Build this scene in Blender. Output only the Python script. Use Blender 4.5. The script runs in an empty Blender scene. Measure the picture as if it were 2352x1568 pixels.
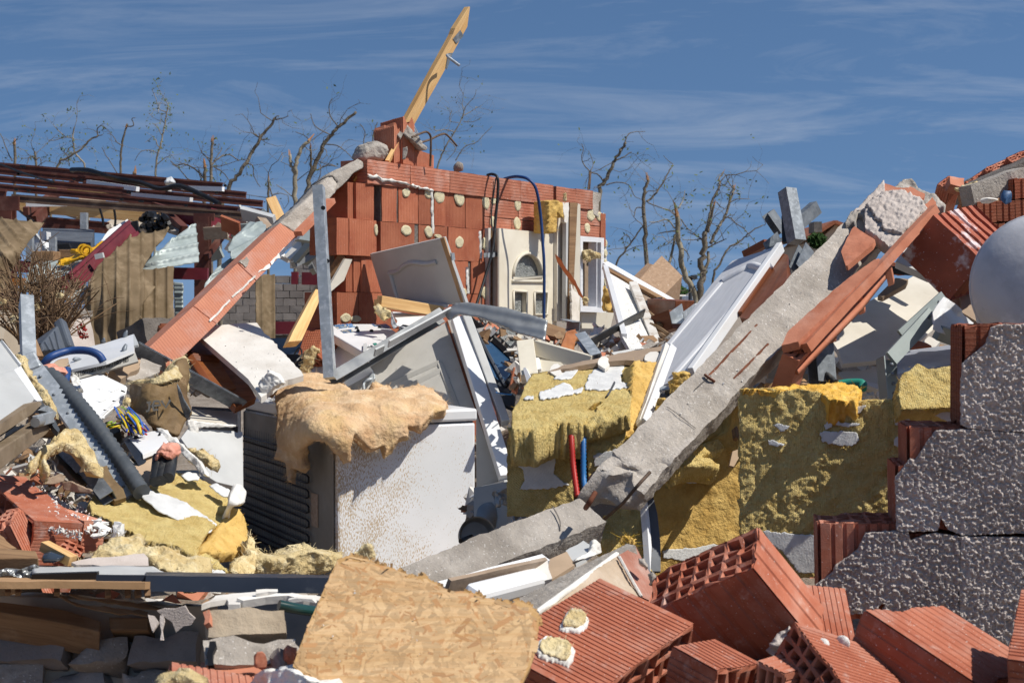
import bpy,bmesh,math,random
import numpy as np
from mathutils import Vector,Matrix
R = math.radians
rnd = random.Random(7)
scene = bpy.context.scene
col = scene.collection

# ------------------------------------------------------------------ camera
F = 2352*50/36.0
PITCH = math.atan(79/F)
CAMZ = 1.6
cam = bpy.data.cameras.new('camera'); cam.lens = 50; cam.sensor_width = 36
cam.clip_start = 0.05; cam.clip_end = 3000
cam.dof.use_dof = True; cam.dof.focus_distance = 6.2; cam.dof.aperture_fstop = 10
camo = bpy.data.objects.new('camera',cam); col.objects.link(camo)
camo.location = (0,0,CAMZ); camo.rotation_euler = (R(90)-PITCH,0,0)
scene.camera = camo

# ------------------------------------------------------------------ light
SUN = Vector((0.80,-0.30,1.12)).normalized()          # towards the sun
w = bpy.data.worlds.new('World'); scene.world = w; w.use_nodes = True
nt = w.node_tree; nt.nodes.clear()
wo = nt.nodes.new('ShaderNodeOutputWorld'); bg = nt.nodes.new('ShaderNodeBackground')
sky = nt.nodes.new('ShaderNodeTexSky'); sky.sky_type = 'NISHITA'; sky.sun_disc = False
sky.sun_elevation = math.asin(SUN.z); sky.sun_rotation = math.atan2(SUN.x,SUN.y)
sky.altitude = 600; sky.air_density = 1.0; sky.dust_density = 0.25; sky.ozone_density = 3.0
bg.inputs['Strength'].default_value = 0.09
tc = nt.nodes.new('ShaderNodeTexCoord')
sep = nt.nodes.new('ShaderNodeSeparateXYZ'); nt.links.new(tc.outputs['Generated'],sep.inputs[0])
# cirrus: project the view direction on a high flat layer
mz = nt.nodes.new('ShaderNodeMath'); mz.operation = 'MAXIMUM'; mz.inputs[1].default_value = 0.02; nt.links.new(sep.outputs['Z'],mz.inputs[0])
az = nt.nodes.new('ShaderNodeMath'); az.operation = 'ADD'; az.inputs[1].default_value = 0.16; nt.links.new(mz.outputs[0],az.inputs[0])
dv = nt.nodes.new('ShaderNodeVectorMath'); dv.operation = 'DIVIDE'; nt.links.new(tc.outputs['Generated'],dv.inputs[0])
cb = nt.nodes.new('ShaderNodeCombineXYZ')
for i in range(3): nt.links.new(az.outputs[0],cb.inputs[i])
nt.links.new(cb.outputs[0],dv.inputs[1])
mp = nt.nodes.new('ShaderNodeMapping'); mp.inputs['Rotation'].default_value = (0,0,R(38)); mp.inputs['Scale'].default_value = (0.5,1.35,0); mp.inputs['Location'].default_value = (3.1,1.7,0)
nt.links.new(dv.outputs[0],mp.inputs['Vector'])
n1 = nt.nodes.new('ShaderNodeTexNoise'); n1.inputs['Scale'].default_value = 2.1; n1.inputs['Detail'].default_value = 9; n1.inputs['Roughness'].default_value = 0.66; n1.inputs['Distortion'].default_value = 0.7
nt.links.new(mp.outputs[0],n1.inputs['Vector'])
r1 = nt.nodes.new('ShaderNodeValToRGB'); r1.color_ramp.elements[0].position = 0.47; r1.color_ramp.elements[1].position = 0.80
r1.color_ramp.elements[0].color = (0,0,0,1); r1.color_ramp.elements[1].color = (0.4,0.4,0.4,1)
nt.links.new(n1.outputs['Fac'],r1.inputs[0])
zl = nt.nodes.new('ShaderNodeMath'); zl.operation = 'MULTIPLY_ADD'; zl.inputs[1].default_value = 0.85; zl.inputs[2].default_value = 0.22; nt.links.new(mz.outputs[0],zl.inputs[0])
cv = nt.nodes.new('ShaderNodeCombineXYZ'); nt.links.new(sep.outputs['X'],cv.inputs[0]); nt.links.new(sep.outputs['Y'],cv.inputs[1]); nt.links.new(zl.outputs[0],cv.inputs[2])
nv_ = nt.nodes.new('ShaderNodeVectorMath'); nv_.operation = 'NORMALIZE'; nt.links.new(cv.outputs[0],nv_.inputs[0]); nt.links.new(nv_.outputs[0],sky.inputs['Vector'])
hs = nt.nodes.new('ShaderNodeHueSaturation'); hs.inputs['Saturation'].default_value = 1.1; hs.inputs['Value'].default_value = 1.08
nt.links.new(sky.outputs[0],hs.inputs['Color'])
mx = nt.nodes.new('ShaderNodeMix'); mx.data_type = 'RGBA'
nt.links.new(r1.outputs[0],mx.inputs['Factor']); nt.links.new(hs.outputs[0],mx.inputs['A']); mx.inputs['B'].default_value = (6.2,6.7,7.6,1)
nt.links.new(mx.outputs['Result'],bg.inputs['Color']); nt.links.new(bg.outputs[0],wo.inputs[0])
sl = bpy.data.lights.new('sun','SUN'); sl.energy = 5.0; sl.angle = R(0.53); sl.color = (1.0,0.95,0.87)
so = bpy.data.objects.new('sun',sl); col.objects.link(so); so.rotation_euler = SUN.to_track_quat('Z','Y').to_euler(); so.location = (6,-4,12)
vs = scene.view_settings; vs.view_transform = 'Standard'; vs.look = 'None'; vs.exposure = 0.0; vs.gamma = 1.0; vs.use_curve_mapping = False
scene.cycles.max_bounces = 6; scene.cycles.diffuse_bounces = 3; scene.cycles.caustics_reflective = False; scene.cycles.caustics_refractive = False

# ------------------------------------------------------------------ measuring
# every position is measured in the photograph (2352 px wide grid) and given its own distance from the camera
Z = .91875
def cr(ox,oy,s): return (ox*Z,oy*Z,s*Z)
CR = {'O': (0,0,1)}
_s = 640/2007
for a,oy in (('A',350),('B',780),('C',1207)):
    for i in range(4): CR[a+str(i+1)] = cr(640*i,oy,_s)
CR['D1'] = cr(0,380,400/2091); CR['D2'] = cr(380,380,400/2091); CR['E1'] = cr(0,780,400/2091)
CR['F'] = cr(1450,600,500/2178); CR['G'] = cr(2100,360,460/2121); CR['H'] = cr(1000,1150,700/2352)
CR['T1'] = cr(0,150,900/2352); CR['T2'] = cr(800,0,500/1742); CR['T3'] = cr(1400,300,600/1882)
CP,SP = math.cos(PITCH),math.sin(PITCH)
def S(k,x,y):
    c = CR[k]; return c[0]+x*c[2],c[1]+y*c[2]
def at0(px,py,d):
    vx = (px-1176)/F; vz = -(py-784)/F
    yy = CP + vz*SP; zz = -SP + vz*CP
    t = d/yy
    return Vector((vx*t,d,CAMZ+zz*t))
def at(k,x,y,d): return at0(*S(k,x,y),d)
def atn(px,py,d):
    vx = (px-1176)/F; vz = -(py-784)/F
    yy = CP + vz*SP; zz = -SP + vz*CP
    t = d/yy
    return np.stack([vx*t,d*np.ones_like(px),CAMZ+zz*t],-1)

# ------------------------------------------------------------------ noise
def _h(i,j,k):
    n = (i*374761393 + j*668265263 + k*1442695041) & 0xffffffff
    n = ((n ^ (n >> 13))*1274126177) & 0xffffffff
    return ((n ^ (n >> 16)) & 0xffff)/32767.5-1
def vn(P):
    i = np.floor(P).astype(np.int64); f = P-i; u = f*f*(3-2*f)
    r = 0
    for a in (0,1):
        for b in (0,1):
            for c in (0,1):
                wgt = (u[...,0] if a else 1-u[...,0])*(u[...,1] if b else 1-u[...,1])*(u[...,2] if c else 1-u[...,2])
                r = r+wgt*_h(i[...,0]+a,i[...,1]+b,i[...,2]+c)
    return r
def fbm(P,sc=1,o=3,rough=.5):
    r = 0; a = 1; t = 0
    for q in range(o):
        r = r+a*vn(P*sc+17.3*q); t += a; a *= rough; sc *= 2.03
    return r/t

# ------------------------------------------------------------------ objects
WM = {}
I4 = Matrix.Identity(4)
def link(name,me,mat=None,M=None,parent=None):
    o = bpy.data.objects.new(name,me); col.objects.link(o)
    M = M or I4
    o.matrix_basis = M; WM[o.name] = M.copy()
    if parent is not None:
        o.parent = parent; o.matrix_parent_inverse = WM[parent.name].inverted()
    if me is not None and mat is not None and not me.materials: me.materials.append(mat)
    return o
def tag(o,label=None,cat=None,group=None,kind=None):
    if label: o['label'] = label
    if cat: o['category'] = cat
    if group: o['group'] = group
    if kind: o['kind'] = kind
    return o
def thing(name,label,cat,loc,group=None):
    o = bpy.data.objects.new(name,None); col.objects.link(o); o.empty_display_size = .1
    M = Matrix.Translation(loc); o.matrix_basis = M; WM[o.name] = M
    return tag(o,label,cat,group)
def mesh(name,v,f,smooth=False,sharp=None):
    me = bpy.data.meshes.new(name); me.from_pydata([tuple(p) for p in v],[],f)
    if smooth:
        me.polygons.foreach_set('use_smooth',[True]*len(me.polygons))
        if sharp: me.set_sharp_from_angle(angle=R(sharp))
    me.update(); return me
def frame(o,x,z):
    x = x.normalized(); z = (z-x*z.dot(x)).normalized(); y = z.cross(x)
    return Matrix(((x.x,y.x,z.x,o.x),(x.y,y.y,z.y,o.y),(x.z,y.z,z.z,o.z),(0,0,0,1)))
def finish(name,me,mat,M,label,cat,parent,group,kind=None):
    o = link(name,me,mat,M,parent)
    tag(o,label,None if parent is not None else cat,group,kind)
    return o

def invd(P,D):
    """1/distance is affine over the picture for a flat face"""
    A = []; b = []
    for (x,y),d in zip(P,D):
        if d: A.append((x,y,1)); b.append(1/d)
    A = np.array(A,float); b = np.array(b)
    if len(b) == 1: return np.array((0,0,b[0]))
    m = A[:,:2].mean(0); A2 = A[:,:2]-m; bm = b.mean()
    g = np.linalg.lstsq(A2,b-bm,rcond=.02)[0]
    return np.array((g[0],g[1],bm-g@m))
def jag(P,amp,step,seed=0,only=None):
    out = []; n = len(P); r = random.Random(seed)
    for i in range(n):
        a = Vector(P[i]); b = Vector(P[(i+1) % n]); L = (b-a).length
        out.append(tuple(a))
        if (only is not None and i not in only): continue
        m = int(L/step)
        if m < 1: continue
        nrm = Vector((-(b-a).y,(b-a).x)).normalized()
        for q in range(1,m):
            t = (q+r.uniform(-.3,.3))/m
            out.append(tuple(a+(b-a)*t+nrm*r.gauss(0,amp*.6)))
    return out
def board(name,k,pts,th,mat,label=None,cat=None,parent=None,group=None,rag=0,step=None,only=None,ax=0,bev=0,off=0,holes=(),seed=1,depth=None):
    P = [S(k,p[0],p[1]) for p in pts]; D = [p[2] if len(p) > 2 else None for p in pts]
    g = depth if depth is not None else invd(P,D)
    dd = lambda x,y: 1/(g[0]*x+g[1]*y+g[2])
    w3 = [at0(x,y,dd(x,y)) for x,y in P]
    n = Vector((0,0,0))
    for i in range(len(w3)): n += w3[i].cross(w3[(i+1) % len(w3)])
    n.normalize(); c = sum(w3,Vector())/len(w3)
    if n.dot(Vector((0,0,CAMZ))-c) < 0: n.negate()
    M = frame(c+n*off,w3[(ax+1) % len(w3)]-w3[ax],n); Mi = M.inverted()
    L = [(Mi@(p+n*off)) for p in w3]; L = [(p.x,p.y) for p in L]
    if rag: L = jag(L,rag,step or rag*3,seed,only)
    bm = bmesh.new()
    vs_ = [bm.verts.new((x,y,0)) for x,y in L]
    es = [bm.edges.new((vs_[i],vs_[(i+1) % len(vs_)])) for i in range(len(vs_))]
    for hpts in holes:
        hw = []
        for p in hpts:
            x,y = S(k,p[0],p[1]); q = Mi@at0(x,y,dd(x,y)); hw.append(bm.verts.new((q.x,q.y,0)))
        es += [bm.edges.new((hw[i],hw[(i+1) % len(hw)])) for i in range(len(hw))]
    if holes:
        bmesh.ops.triangle_fill(bm,use_beauty=True,use_dissolve=False,edges=es)
    else:
        bm.faces.new(vs_)
    bm.normal_update()
    fs = bm.faces[:]
    ex = bmesh.ops.extrude_face_region(bm,geom=fs)
    for v in [e for e in ex['geom'] if isinstance(e,bmesh.types.BMVert)]: v.co.z -= th
    bmesh.ops.recalc_face_normals(bm,faces=bm.faces[:])
    if bev:
        ed = [e for e in bm.edges if len(e.link_faces) == 2 and e.calc_face_angle(0) > R(35)]
        bmesh.ops.bevel(bm,geom=ed,offset=bev,segments=2,affect='EDGES',profile=.5,clamp_overlap=True)
    me = bpy.data.meshes.new(name); bm.to_mesh(me); bm.free()
    o = finish(name,me,mat,M,label,cat,parent,group)
    o_depth[o.name] = g
    return o
o_depth = {}
def inside(px,py,P):
    r = np.zeros(px.shape,bool); n = len(P)
    for i in range(n):
        x0,y0 = P[i]; x1,y1 = P[(i+1) % n]
        if y0 == y1: continue
        c = ((y0 > py) != (y1 > py)) & (px < (x1-x0)*(py-y0)/(y1-y0)+x0)
        r ^= c
    return r
def snap(px,py,P):
    best = np.full(px.shape,1e18); bx = px.copy(); by = py.copy(); n = len(P)
    for i in range(n):
        x0,y0 = P[i]; x1,y1 = P[(i+1) % n]; dx,dy = x1-x0,y1-y0; l2 = dx*dx+dy*dy+1e-12
        t = np.clip(((px-x0)*dx+(py-y0)*dy)/l2,0,1); qx = x0+t*dx; qy = y0+t*dy
        d2 = (px-qx)**2+(py-qy)**2; m = d2 < best
        best[m] = d2[m]; bx[m] = qx[m]; by[m] = qy[m]
    return bx,by
def surf(name,k,pts,th,mat,label=None,cat=None,parent=None,group=None,res=4,rag=0,step=8,only=None,ctrl=None,amp=0.0,ns=20,oct=3,rough=.5,
         back=None,edge=0.0,smooth=True,sharp=None,off=0,warp=None,seed=1,ax=0,pw=2.0,fuzz=None,kind=None,depth=None,thn=0,wav=None):
    """gridded lump or sheet: outline from the photo, distance from control points, relief from noise, real thickness"""
    P = [S(k,p[0],p[1]) for p in pts]; D = [p[2] if len(p) > 2 else None for p in pts]
    if depth is not None: g = depth
    elif ctrl is None: g = invd(P,D)
    else: g = None
    Q = jag(P,rag,step,seed,only) if rag else P
    xs = np.array([p[0] for p in Q]); ys = np.array([p[1] for p in Q])
    gx = np.arange(xs.min()-res,xs.max()+2*res,res); gy = np.arange(ys.min()-res,ys.max()+2*res,res)
    X,Y = np.meshgrid(gx,gy)
    cx = (X[:-1,:-1]+X[1:,1:])/2; cy = (Y[:-1,:-1]+Y[1:,1:])/2
    keep = inside(cx,cy,Q)
    ids = -np.ones(X.shape,int)
    use = np.zeros(X.shape,bool)
    use[:-1,:-1] |= keep; use[1:,:-1] |= keep; use[:-1,1:] |= keep; use[1:,1:] |= keep
    ids[use] = np.arange(use.sum())
    px = X[use].copy(); py = Y[use].copy()
    jj,ii = np.nonzero(keep)
    quads = np.stack([ids[jj,ii],ids[jj,ii+1],ids[jj+1,ii+1],ids[jj+1,ii]],1)
    ed = {}
    for q in quads:
        for a in range(4):
            e = (q[a],q[(a+1) % 4]); r = (e[1],e[0])
            if r in ed: del ed[r]
            else: ed[e] = 1
    bvert = np.unique(np.array(list(ed.keys())).ravel())
    px0,py0 = px.copy(),py.copy()
    sx,sy = snap(px[bvert],py[bvert],Q)
    px[bvert] = sx; py[bvert] = sy
    ctrlfn = None
    if g is not None: d = 1/(g[0]*px+g[1]*py+g[2])
    else:
        def ctrlfn(px,py):
            K = np.array([S(k,c[0],c[1]) for c in ctrl]); kd = np.array([c[2] for c in ctrl]); nk = len(kd)
            sc_ = max(1.,np.ptp(K,0).max()); m_ = K.mean(0); K = (K-m_)/sc_; Xq = (px-m_[0])/sc_; Yq = (py-m_[1])/sc_
            phi = lambda r: np.where(r > 1e-9,r*r*np.log(r+1e-12),0)
            if nk < 4:
                g_ = np.linalg.lstsq(K,kd-kd.mean(),rcond=.25)[0]; d = kd.mean()+g_[0]*Xq+g_[1]*Yq
            else:
                A_ = np.zeros((nk+3,nk+3)); A_[:nk,:nk] = phi(np.hypot(K[:,None,0]-K[None,:,0],K[:,None,1]-K[None,:,1]))+np.eye(nk)*.004
                A_[:nk,nk] = 1; A_[:nk,nk+1:] = K; A_[nk,:nk] = 1; A_[nk+1:,:nk] = K.T
                c_ = np.linalg.lstsq(A_,np.concatenate([kd,[0,0,0]]),rcond=1e-9)[0]
                d = c_[nk]+c_[nk+1]*Xq+c_[nk+2]*Yq
                for q in range(nk): d = d+c_[q]*phi(np.hypot(Xq-K[q,0],Yq-K[q,1]))
                d = np.clip(d,kd.min()-.1,kd.max()+.1)
            return d
        d = ctrlfn(px,py)
    W = atn(px,py,d)
    # face normal (average) & per-vertex direction to the camera
    C = np.array((0,0,CAMZ)); tocam = C-W; tocam /= np.linalg.norm(tocam,axis=1)[:,None]
    if g is not None:
        a,b,c = [np.array(at0(x,y,1/(g[0]*x+g[1]*y+g[2]))) for x,y in ((P[0][0],P[0][1]),(P[0][0]+50,P[0][1]),(P[0][0],P[0][1]+50))]
        n = np.cross(b-a,c-a); n /= np.linalg.norm(n)
        if n@tocam[0] < 0: n = -n
        N = np.tile(n,(len(W),1))
    else:
        N = np.zeros_like(W); Wu = atn(px0,py0,ctrlfn(px0,py0))
        fn = np.cross(Wu[quads[:,1]]-Wu[quads[:,0]],Wu[quads[:,3]]-Wu[quads[:,0]])
        for a in range(4): np.add.at(N,quads[:,a],fn)
        N /= np.linalg.norm(N,axis=1)[:,None]+1e-12
        N[(N*tocam).sum(1) < 0] *= -1
        N = N*.6+tocam*.4; N /= np.linalg.norm(N,axis=1)[:,None]
    W0 = W.copy()
    if off: W = W+N*off
    if wav is not None: W = W+N*wav(px,py)[:,None]
    if amp:
        W = W+N*(fbm(W0+seed*3.1,ns,oct,rough)*amp)[:,None]
    if edge:
        dist = np.full(len(px),1e9); 
        n_ = len(P)
        for i in range(n_):
            x0,y0 = P[i]; x1,y1 = P[(i+1) % n_]; dx,dy = x1-x0,y1-y0; l2 = dx*dx+dy*dy+1e-12
            t = np.clip(((px-x0)*dx+(py-y0)*dy)/l2,0,1); dist = np.minimum(dist,np.hypot(px-x0-t*dx,py-y0-t*dy))
        e = np.clip(1-dist/edge,0,1)
        W = W-N*((1-np.sqrt(np.clip(1-e*e,0,1)))*th*.5)[:,None]
    nv = len(W)
    bd = -N if back is None else np.tile(np.array(back)/np.linalg.norm(back),(nv,1))
    tv = th*np.ones(nv)
    if thn: tv = tv*(1+thn*fbm(W0+9,ns*.7,2))
    B = W0+bd*tv[:,None]
    if off: B = B+N*off
    if wav is not None: B = B+N*wav(px,py)[:,None]
    V = [W,B]; faces = [tuple(int(z) for z in q[::-1]) for q in quads]+[tuple(int(z)+nv for z in q) for q in quads]
    be = list(ed.keys()); ns_side = 3 if (amp and th > .02) else 1
    if ns_side == 1:
        for a,b in be: faces.append((int(a),int(b),int(b)+nv,int(a)+nv))
    else:
        idx = {int(v): i for i,v in enumerate(bvert)}; rows = [[int(v) for v in bvert]]; base = 2*nv
        for s_ in range(1,ns_side):
            t = s_/ns_side; R_ = W[bvert]*(1-t)+B[bvert]*t
            o3 = np.stack([fbm(R_+7*q+seed,ns*1.3,2) for q in range(3)],-1)*amp*1.0
            V.append(R_+o3); rows.append(list(range(base,base+len(bvert)))); base += len(bvert)
        rows.append([int(v)+nv for v in bvert])
        for r0,r1_ in zip(rows[:-1],rows[1:]):
            for a,b in be:
                a_,b_ = idx[int(a)],idx[int(b)]
                faces.append((r0[a_],r0[b_],r1_[b_],r1_[a_]))
    V = np.concatenate(V)
    if warp: V = warp(V)
    if g is not None:
        a = at0(*P[ax],1/(g[0]*P[ax][0]+g[1]*P[ax][1]+g[2])); b_ = P[(ax+1) % len(P)]; b = at0(*b_,1/(g[0]*b_[0]+g[1]*b_[1]+g[2]))
        M = frame(Vector(V.mean(0)),b-a,Vector(n))
    else: M = Matrix.Translation(Vector(V.mean(0)))
    Mi = np.array(M.inverted()); VL = V@Mi[:3,:3].T+Mi[:3,3]
    me = mesh(name,VL,faces,smooth,sharp)
    o = finish(name,me,mat,M,label,cat,parent,group,kind)
    o_depth[o.name] = g
    if fuzz:
        nf,fl,fr,fm = fuzz[:4]
        fibres(o,V[:nv],N,bvert,nf,fl,fr,fm,fuzz[4] if len(fuzz) > 4 else .5)
    return o
def fibres(parent,W,N,bvert,n,ln,rad,mat,share=.5):
    """loose fibres standing off a wool surface: one part"""
    n = int(n*.55); ln *= .6; rad *= .85
    r = np.random.default_rng(len(W)); v = []; f = []
    c = W.mean(0)
    for i in range(n):
        onb = r.random() < share
        a = bvert[r.integers(len(bvert))] if onb else r.integers(len(W))
        p = W[a]+r.normal(0,.004,3)*1.0; out = (W[a]-c); out /= np.linalg.norm(out)+1e-9
        d = N[a]*r.uniform(.1,.8)+r.normal(0,.7,3)+(out*1.0 if onb else 0); d /= np.linalg.norm(d)+1e-9
        L = ln*r.uniform(.4,1.3); s = np.cross(d,r.normal(0,1,3)); s /= np.linalg.norm(s)+1e-9; s *= rad*r.uniform(.6,1.3)
        b = len(v); bend = r.normal(0,.45,3)
        for q in range(3):
            t = q/2; m = p+d*L*t+bend*L*t*t*.6; ww = 1-t*.7
            v += [m-s*ww,m+s*ww]
        f += [(b,b+1,b+3,b+2),(b+2,b+3,b+5,b+4)]
    v = np.array(v)
    Mi = np.array(WM[parent.name].inverted()); VL = v@Mi[:3,:3].T+Mi[:3,3]
    me = mesh('fibres',VL,f)
    return tag(link('fibres',me,mat,WM[parent.name],parent),kind='stuff')
PROF = {
 'box': lambda w,h,t: [(-w/2,-h/2),(w/2,-h/2),(w/2,h/2),(-w/2,h/2)],
 'L': lambda w,h,t: [(-w/2,-h/2),(w/2,-h/2),(w/2,-h/2+t),(-w/2+t,-h/2+t),(-w/2+t,h/2),(-w/2,h/2)],
 'C': lambda w,h,t: [(-w/2,-h/2),(w/2,-h/2),(w/2,h/2),(-w/2,h/2),(-w/2,h/2-t),(w/2-t,h/2-t),(w/2-t,-h/2+t),(-w/2,-h/2+t)],
 'U': lambda w,h,t: [(-w/2,h/2),(-w/2,-h/2),(w/2,-h/2),(w/2,h/2),(w/2-t,h/2),(w/2-t,-h/2+t),(-w/2+t,-h/2+t),(-w/2+t,h/2)],
 'I': lambda w,h,t: [(-w/2,-h/2),(w/2,-h/2),(w/2,-h/2+t),(t/2,-h/2+t),(t/2,h/2-t),(w/2,h/2-t),(w/2,h/2),(-w/2,h/2),(-w/2,h/2-t),(-t/2,h/2-t),(-t/2,-h/2+t),(-w/2,-h/2+t)],
}
def bar(name,A,B,w,h,mat,label=None,cat=None,parent=None,group=None,prof='box',t=.003,up=None,bev=0,seg=1,amp=0,seed=0,cutA=0,cutB=0,ns=8,bend=None):
    A = at(*A) if isinstance(A[0],str) else Vector(A); B = at(*B) if isinstance(B[0],str) else Vector(B)
    x = B-A; L = x.length
    u = Vector(up) if up else Vector((0,0,1))
    if abs(x.normalized().dot(u.normalized())) > .99: u = Vector((0,-1,0))
    M = frame(A,x,u)
    pr = PROF[prof](w,h,t) if isinstance(prof,str) else prof
    n = len(pr); v = []; f = []
    for i in range(seg+1):
        for (y,z) in pr:
            X = L*i/seg
            if i == 0: X += cutA*(z/h+.5)
            if i == seg: X -= cutB*(z/h+.5)
            zz = z+(bend(X/L) if bend else 0)
            v.append((X,y,zz))
    v = np.array(v)
    if amp:
        o3 = np.stack([fbm(v+q*5.7+seed*2.3,ns,3) for q in range(3)],-1); v = v+o3*amp
    for i in range(seg):
        for j in range(n):
            a = i*n+j; b = i*n+(j+1) % n
            f.append((a,b,b+n,a+n))
    f.append(tuple(range(n))[::-1]); f.append(tuple(range(seg*n,seg*n+n)))
    me = mesh(name,v,f)
    if bev:
        bm = bmesh.new(); bm.from_mesh(me)
        bmesh.ops.bevel(bm,geom=[e for e in bm.edges if len(e.link_faces) == 2 and e.calc_face_angle(0) > R(40)],offset=bev,segments=2,affect='EDGES',profile=.5,clamp_overlap=True)
        bm.to_mesh(me); bm.free()
    return finish(name,me,mat,M,label,cat,parent,group)
def rough_box(name,A,B,C,th,mat,label=None,cat=None,parent=None,group=None,res=.02,amp=.004,ns=25,oct=3,seed=1,chip=0,nsc=4,sharp=50,depthdir=None,sub=None):
    """box from one face (corner A, edges AB and AC) and a depth behind it; gridded and weathered"""
    A,B,C = [at(*p) if isinstance(p[0],str) else Vector(p) for p in (A,B,C)]
    u = B-A; v = C-A; v = v-u*(v.dot(u)/u.length_squared); n = u.cross(v).normalized()
    s = -1 if n.dot(Vector((0,0,CAMZ))-A) > 0 else 1
    M = frame(A,u,n)
    Lu,Lv = u.length,v.length
    vy = 1 if (M.to_3x3()@Vector((0,1,0))).dot(v) > 0 else -1
    nx,ny,nz = [max(1,int(round(l/res))) for l in (Lu,Lv,th)]
    pos = {}; V = []; f = []
    def vid(i,j,k):
        key = (i,j,k)
        if key not in pos:
            pos[key] = len(V); V.append((Lu*i/nx,vy*Lv*j/ny,s*th*k/nz))
        return pos[key]
    for i in range(nx):
        for j in range(ny):
            for k in (0,nz): f.append((vid(i,j,k),vid(i+1,j,k),vid(i+1,j+1,k),vid(i,j+1,k)))
    for i in range(nx):
        for k in range(nz):
            for j in (0,ny): f.append((vid(i,j,k),vid(i+1,j,k),vid(i+1,j,k+1),vid(i,j,k+1)))
    for j in range(ny):
        for k in range(nz):
            for i in (0,nx): f.append((vid(i,j,k),vid(i,j+1,k),vid(i,j+1,k+1),vid(i,j,k+1)))
    V = np.array(V); V0 = V.copy()
    o3 = np.stack([fbm(V0+q*5.7+seed*2.3,ns,oct) for q in range(3)],-1); V = V0+o3*amp
    if chip:
        c = np.array((Lu/2,vy*Lv/2,s*th/2)); hh = np.abs(np.array((Lu,Lv,th)))/2
        e = (hh-np.abs(V0-c)); e = np.sort(e,1); ed_ = e[:,0]+e[:,1]
        k_ = np.clip(1-ed_/(chip*2),0,1)*np.clip(fbm(V0+seed,nsc,2)*1.6+.15,0,1)
        V = V+(c-V)*(k_*chip/np.linalg.norm(hh))[:,None]
    if sub is not None: V = sub(V,V0,Lu,vy*Lv,s*th)
    me = mesh(name,V,f,True,sharp)
    bm = bmesh.new(); bm.from_mesh(me); bmesh.ops.recalc_face_normals(bm,faces=bm.faces[:]); bm.to_mesh(me); bm.free()
    if sharp: me.set_sharp_from_angle(angle=R(sharp))
    return finish(name,me,mat,M,label,cat,parent,group)
def cat_rom(P,n):
    P = [Vector(p) for p in P]; out = []
    for i in range(len(P)-1):
        p0 = P[max(i-1,0)]; p1 = P[i]; p2 = P[i+1]; p3 = P[min(i+2,len(P)-1)]
        for q in range(n):
            t = q/n
            out.append(.5*((2*p1)+(p2-p0)*t+(2*p0-5*p1+4*p2-p3)*t*t+(3*p1-p0-3*p2+p3)*t**3))
    out.append(P[-1]); return out
def tube_geo(P,r,n=8,corr=None,v=None,f=None,cap=True):
    v = [] if v is None else v; f = [] if f is None else f
    base = len(v); t0 = (P[1]-P[0]).normalized()
    a = t0.orthogonal().normalized()
    for i,p in enumerate(P):
        t = (P[min(i+1,len(P)-1)]-P[max(i-1,0)]).normalized()
        a = (a-t*a.dot(t)).normalized(); b = t.cross(a)
        rr = r(i/(len(P)-1)) if callable(r) else r
        if corr and i % 2: rr *= corr
        for j in range(n):
            an = 2*math.pi*j/n; v.append(p+a*(math.cos(an)*rr)+b*(math.sin(an)*rr))
    for i in range(len(P)-1):
        for j in range(n):
            x = base+i*n+j; y = base+i*n+(j+1) % n
            f.append((x,y,y+n,x+n))
    if cap:
        f.append(tuple(range(base,base+n))[::-1]); f.append(tuple(range(base+(len(P)-1)*n,base+len(P)*n)))
    return v,f
def tube(name,P,r,mat,label=None,cat=None,parent=None,group=None,n=8,sm=6,corr=None,pitch=None):
    P = [at(*p) if isinstance(p[0],str) else Vector(p) for p in P]
    Q = cat_rom(P,sm) if len(P) > 2 or corr else P
    if corr:
        Q2 = cat_rom(P,60); L = [0]
        for i in range(1,len(Q2)): L.append(L[-1]+(Q2[i]-Q2[i-1]).length)
        m = max(4,int(L[-1]/(pitch/2))); Q = []; j = 0
        for i in range(m+1):
            s = L[-1]*i/m
            while j < len(L)-2 and L[j+1] < s: j += 1
            Q.append(Q2[j].lerp(Q2[j+1],min(1,(s-L[j])/max(1e-9,L[j+1]-L[j]))))
    o0 = Q[0].copy(); Q = [q-o0 for q in Q]
    v,f = tube_geo(Q,r,n,corr)
    return finish(name,mesh(name,v,f,True,60 if not corr else 78),mat,Matrix.Translation(o0),label,cat,parent,group)
_ch = {}
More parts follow.
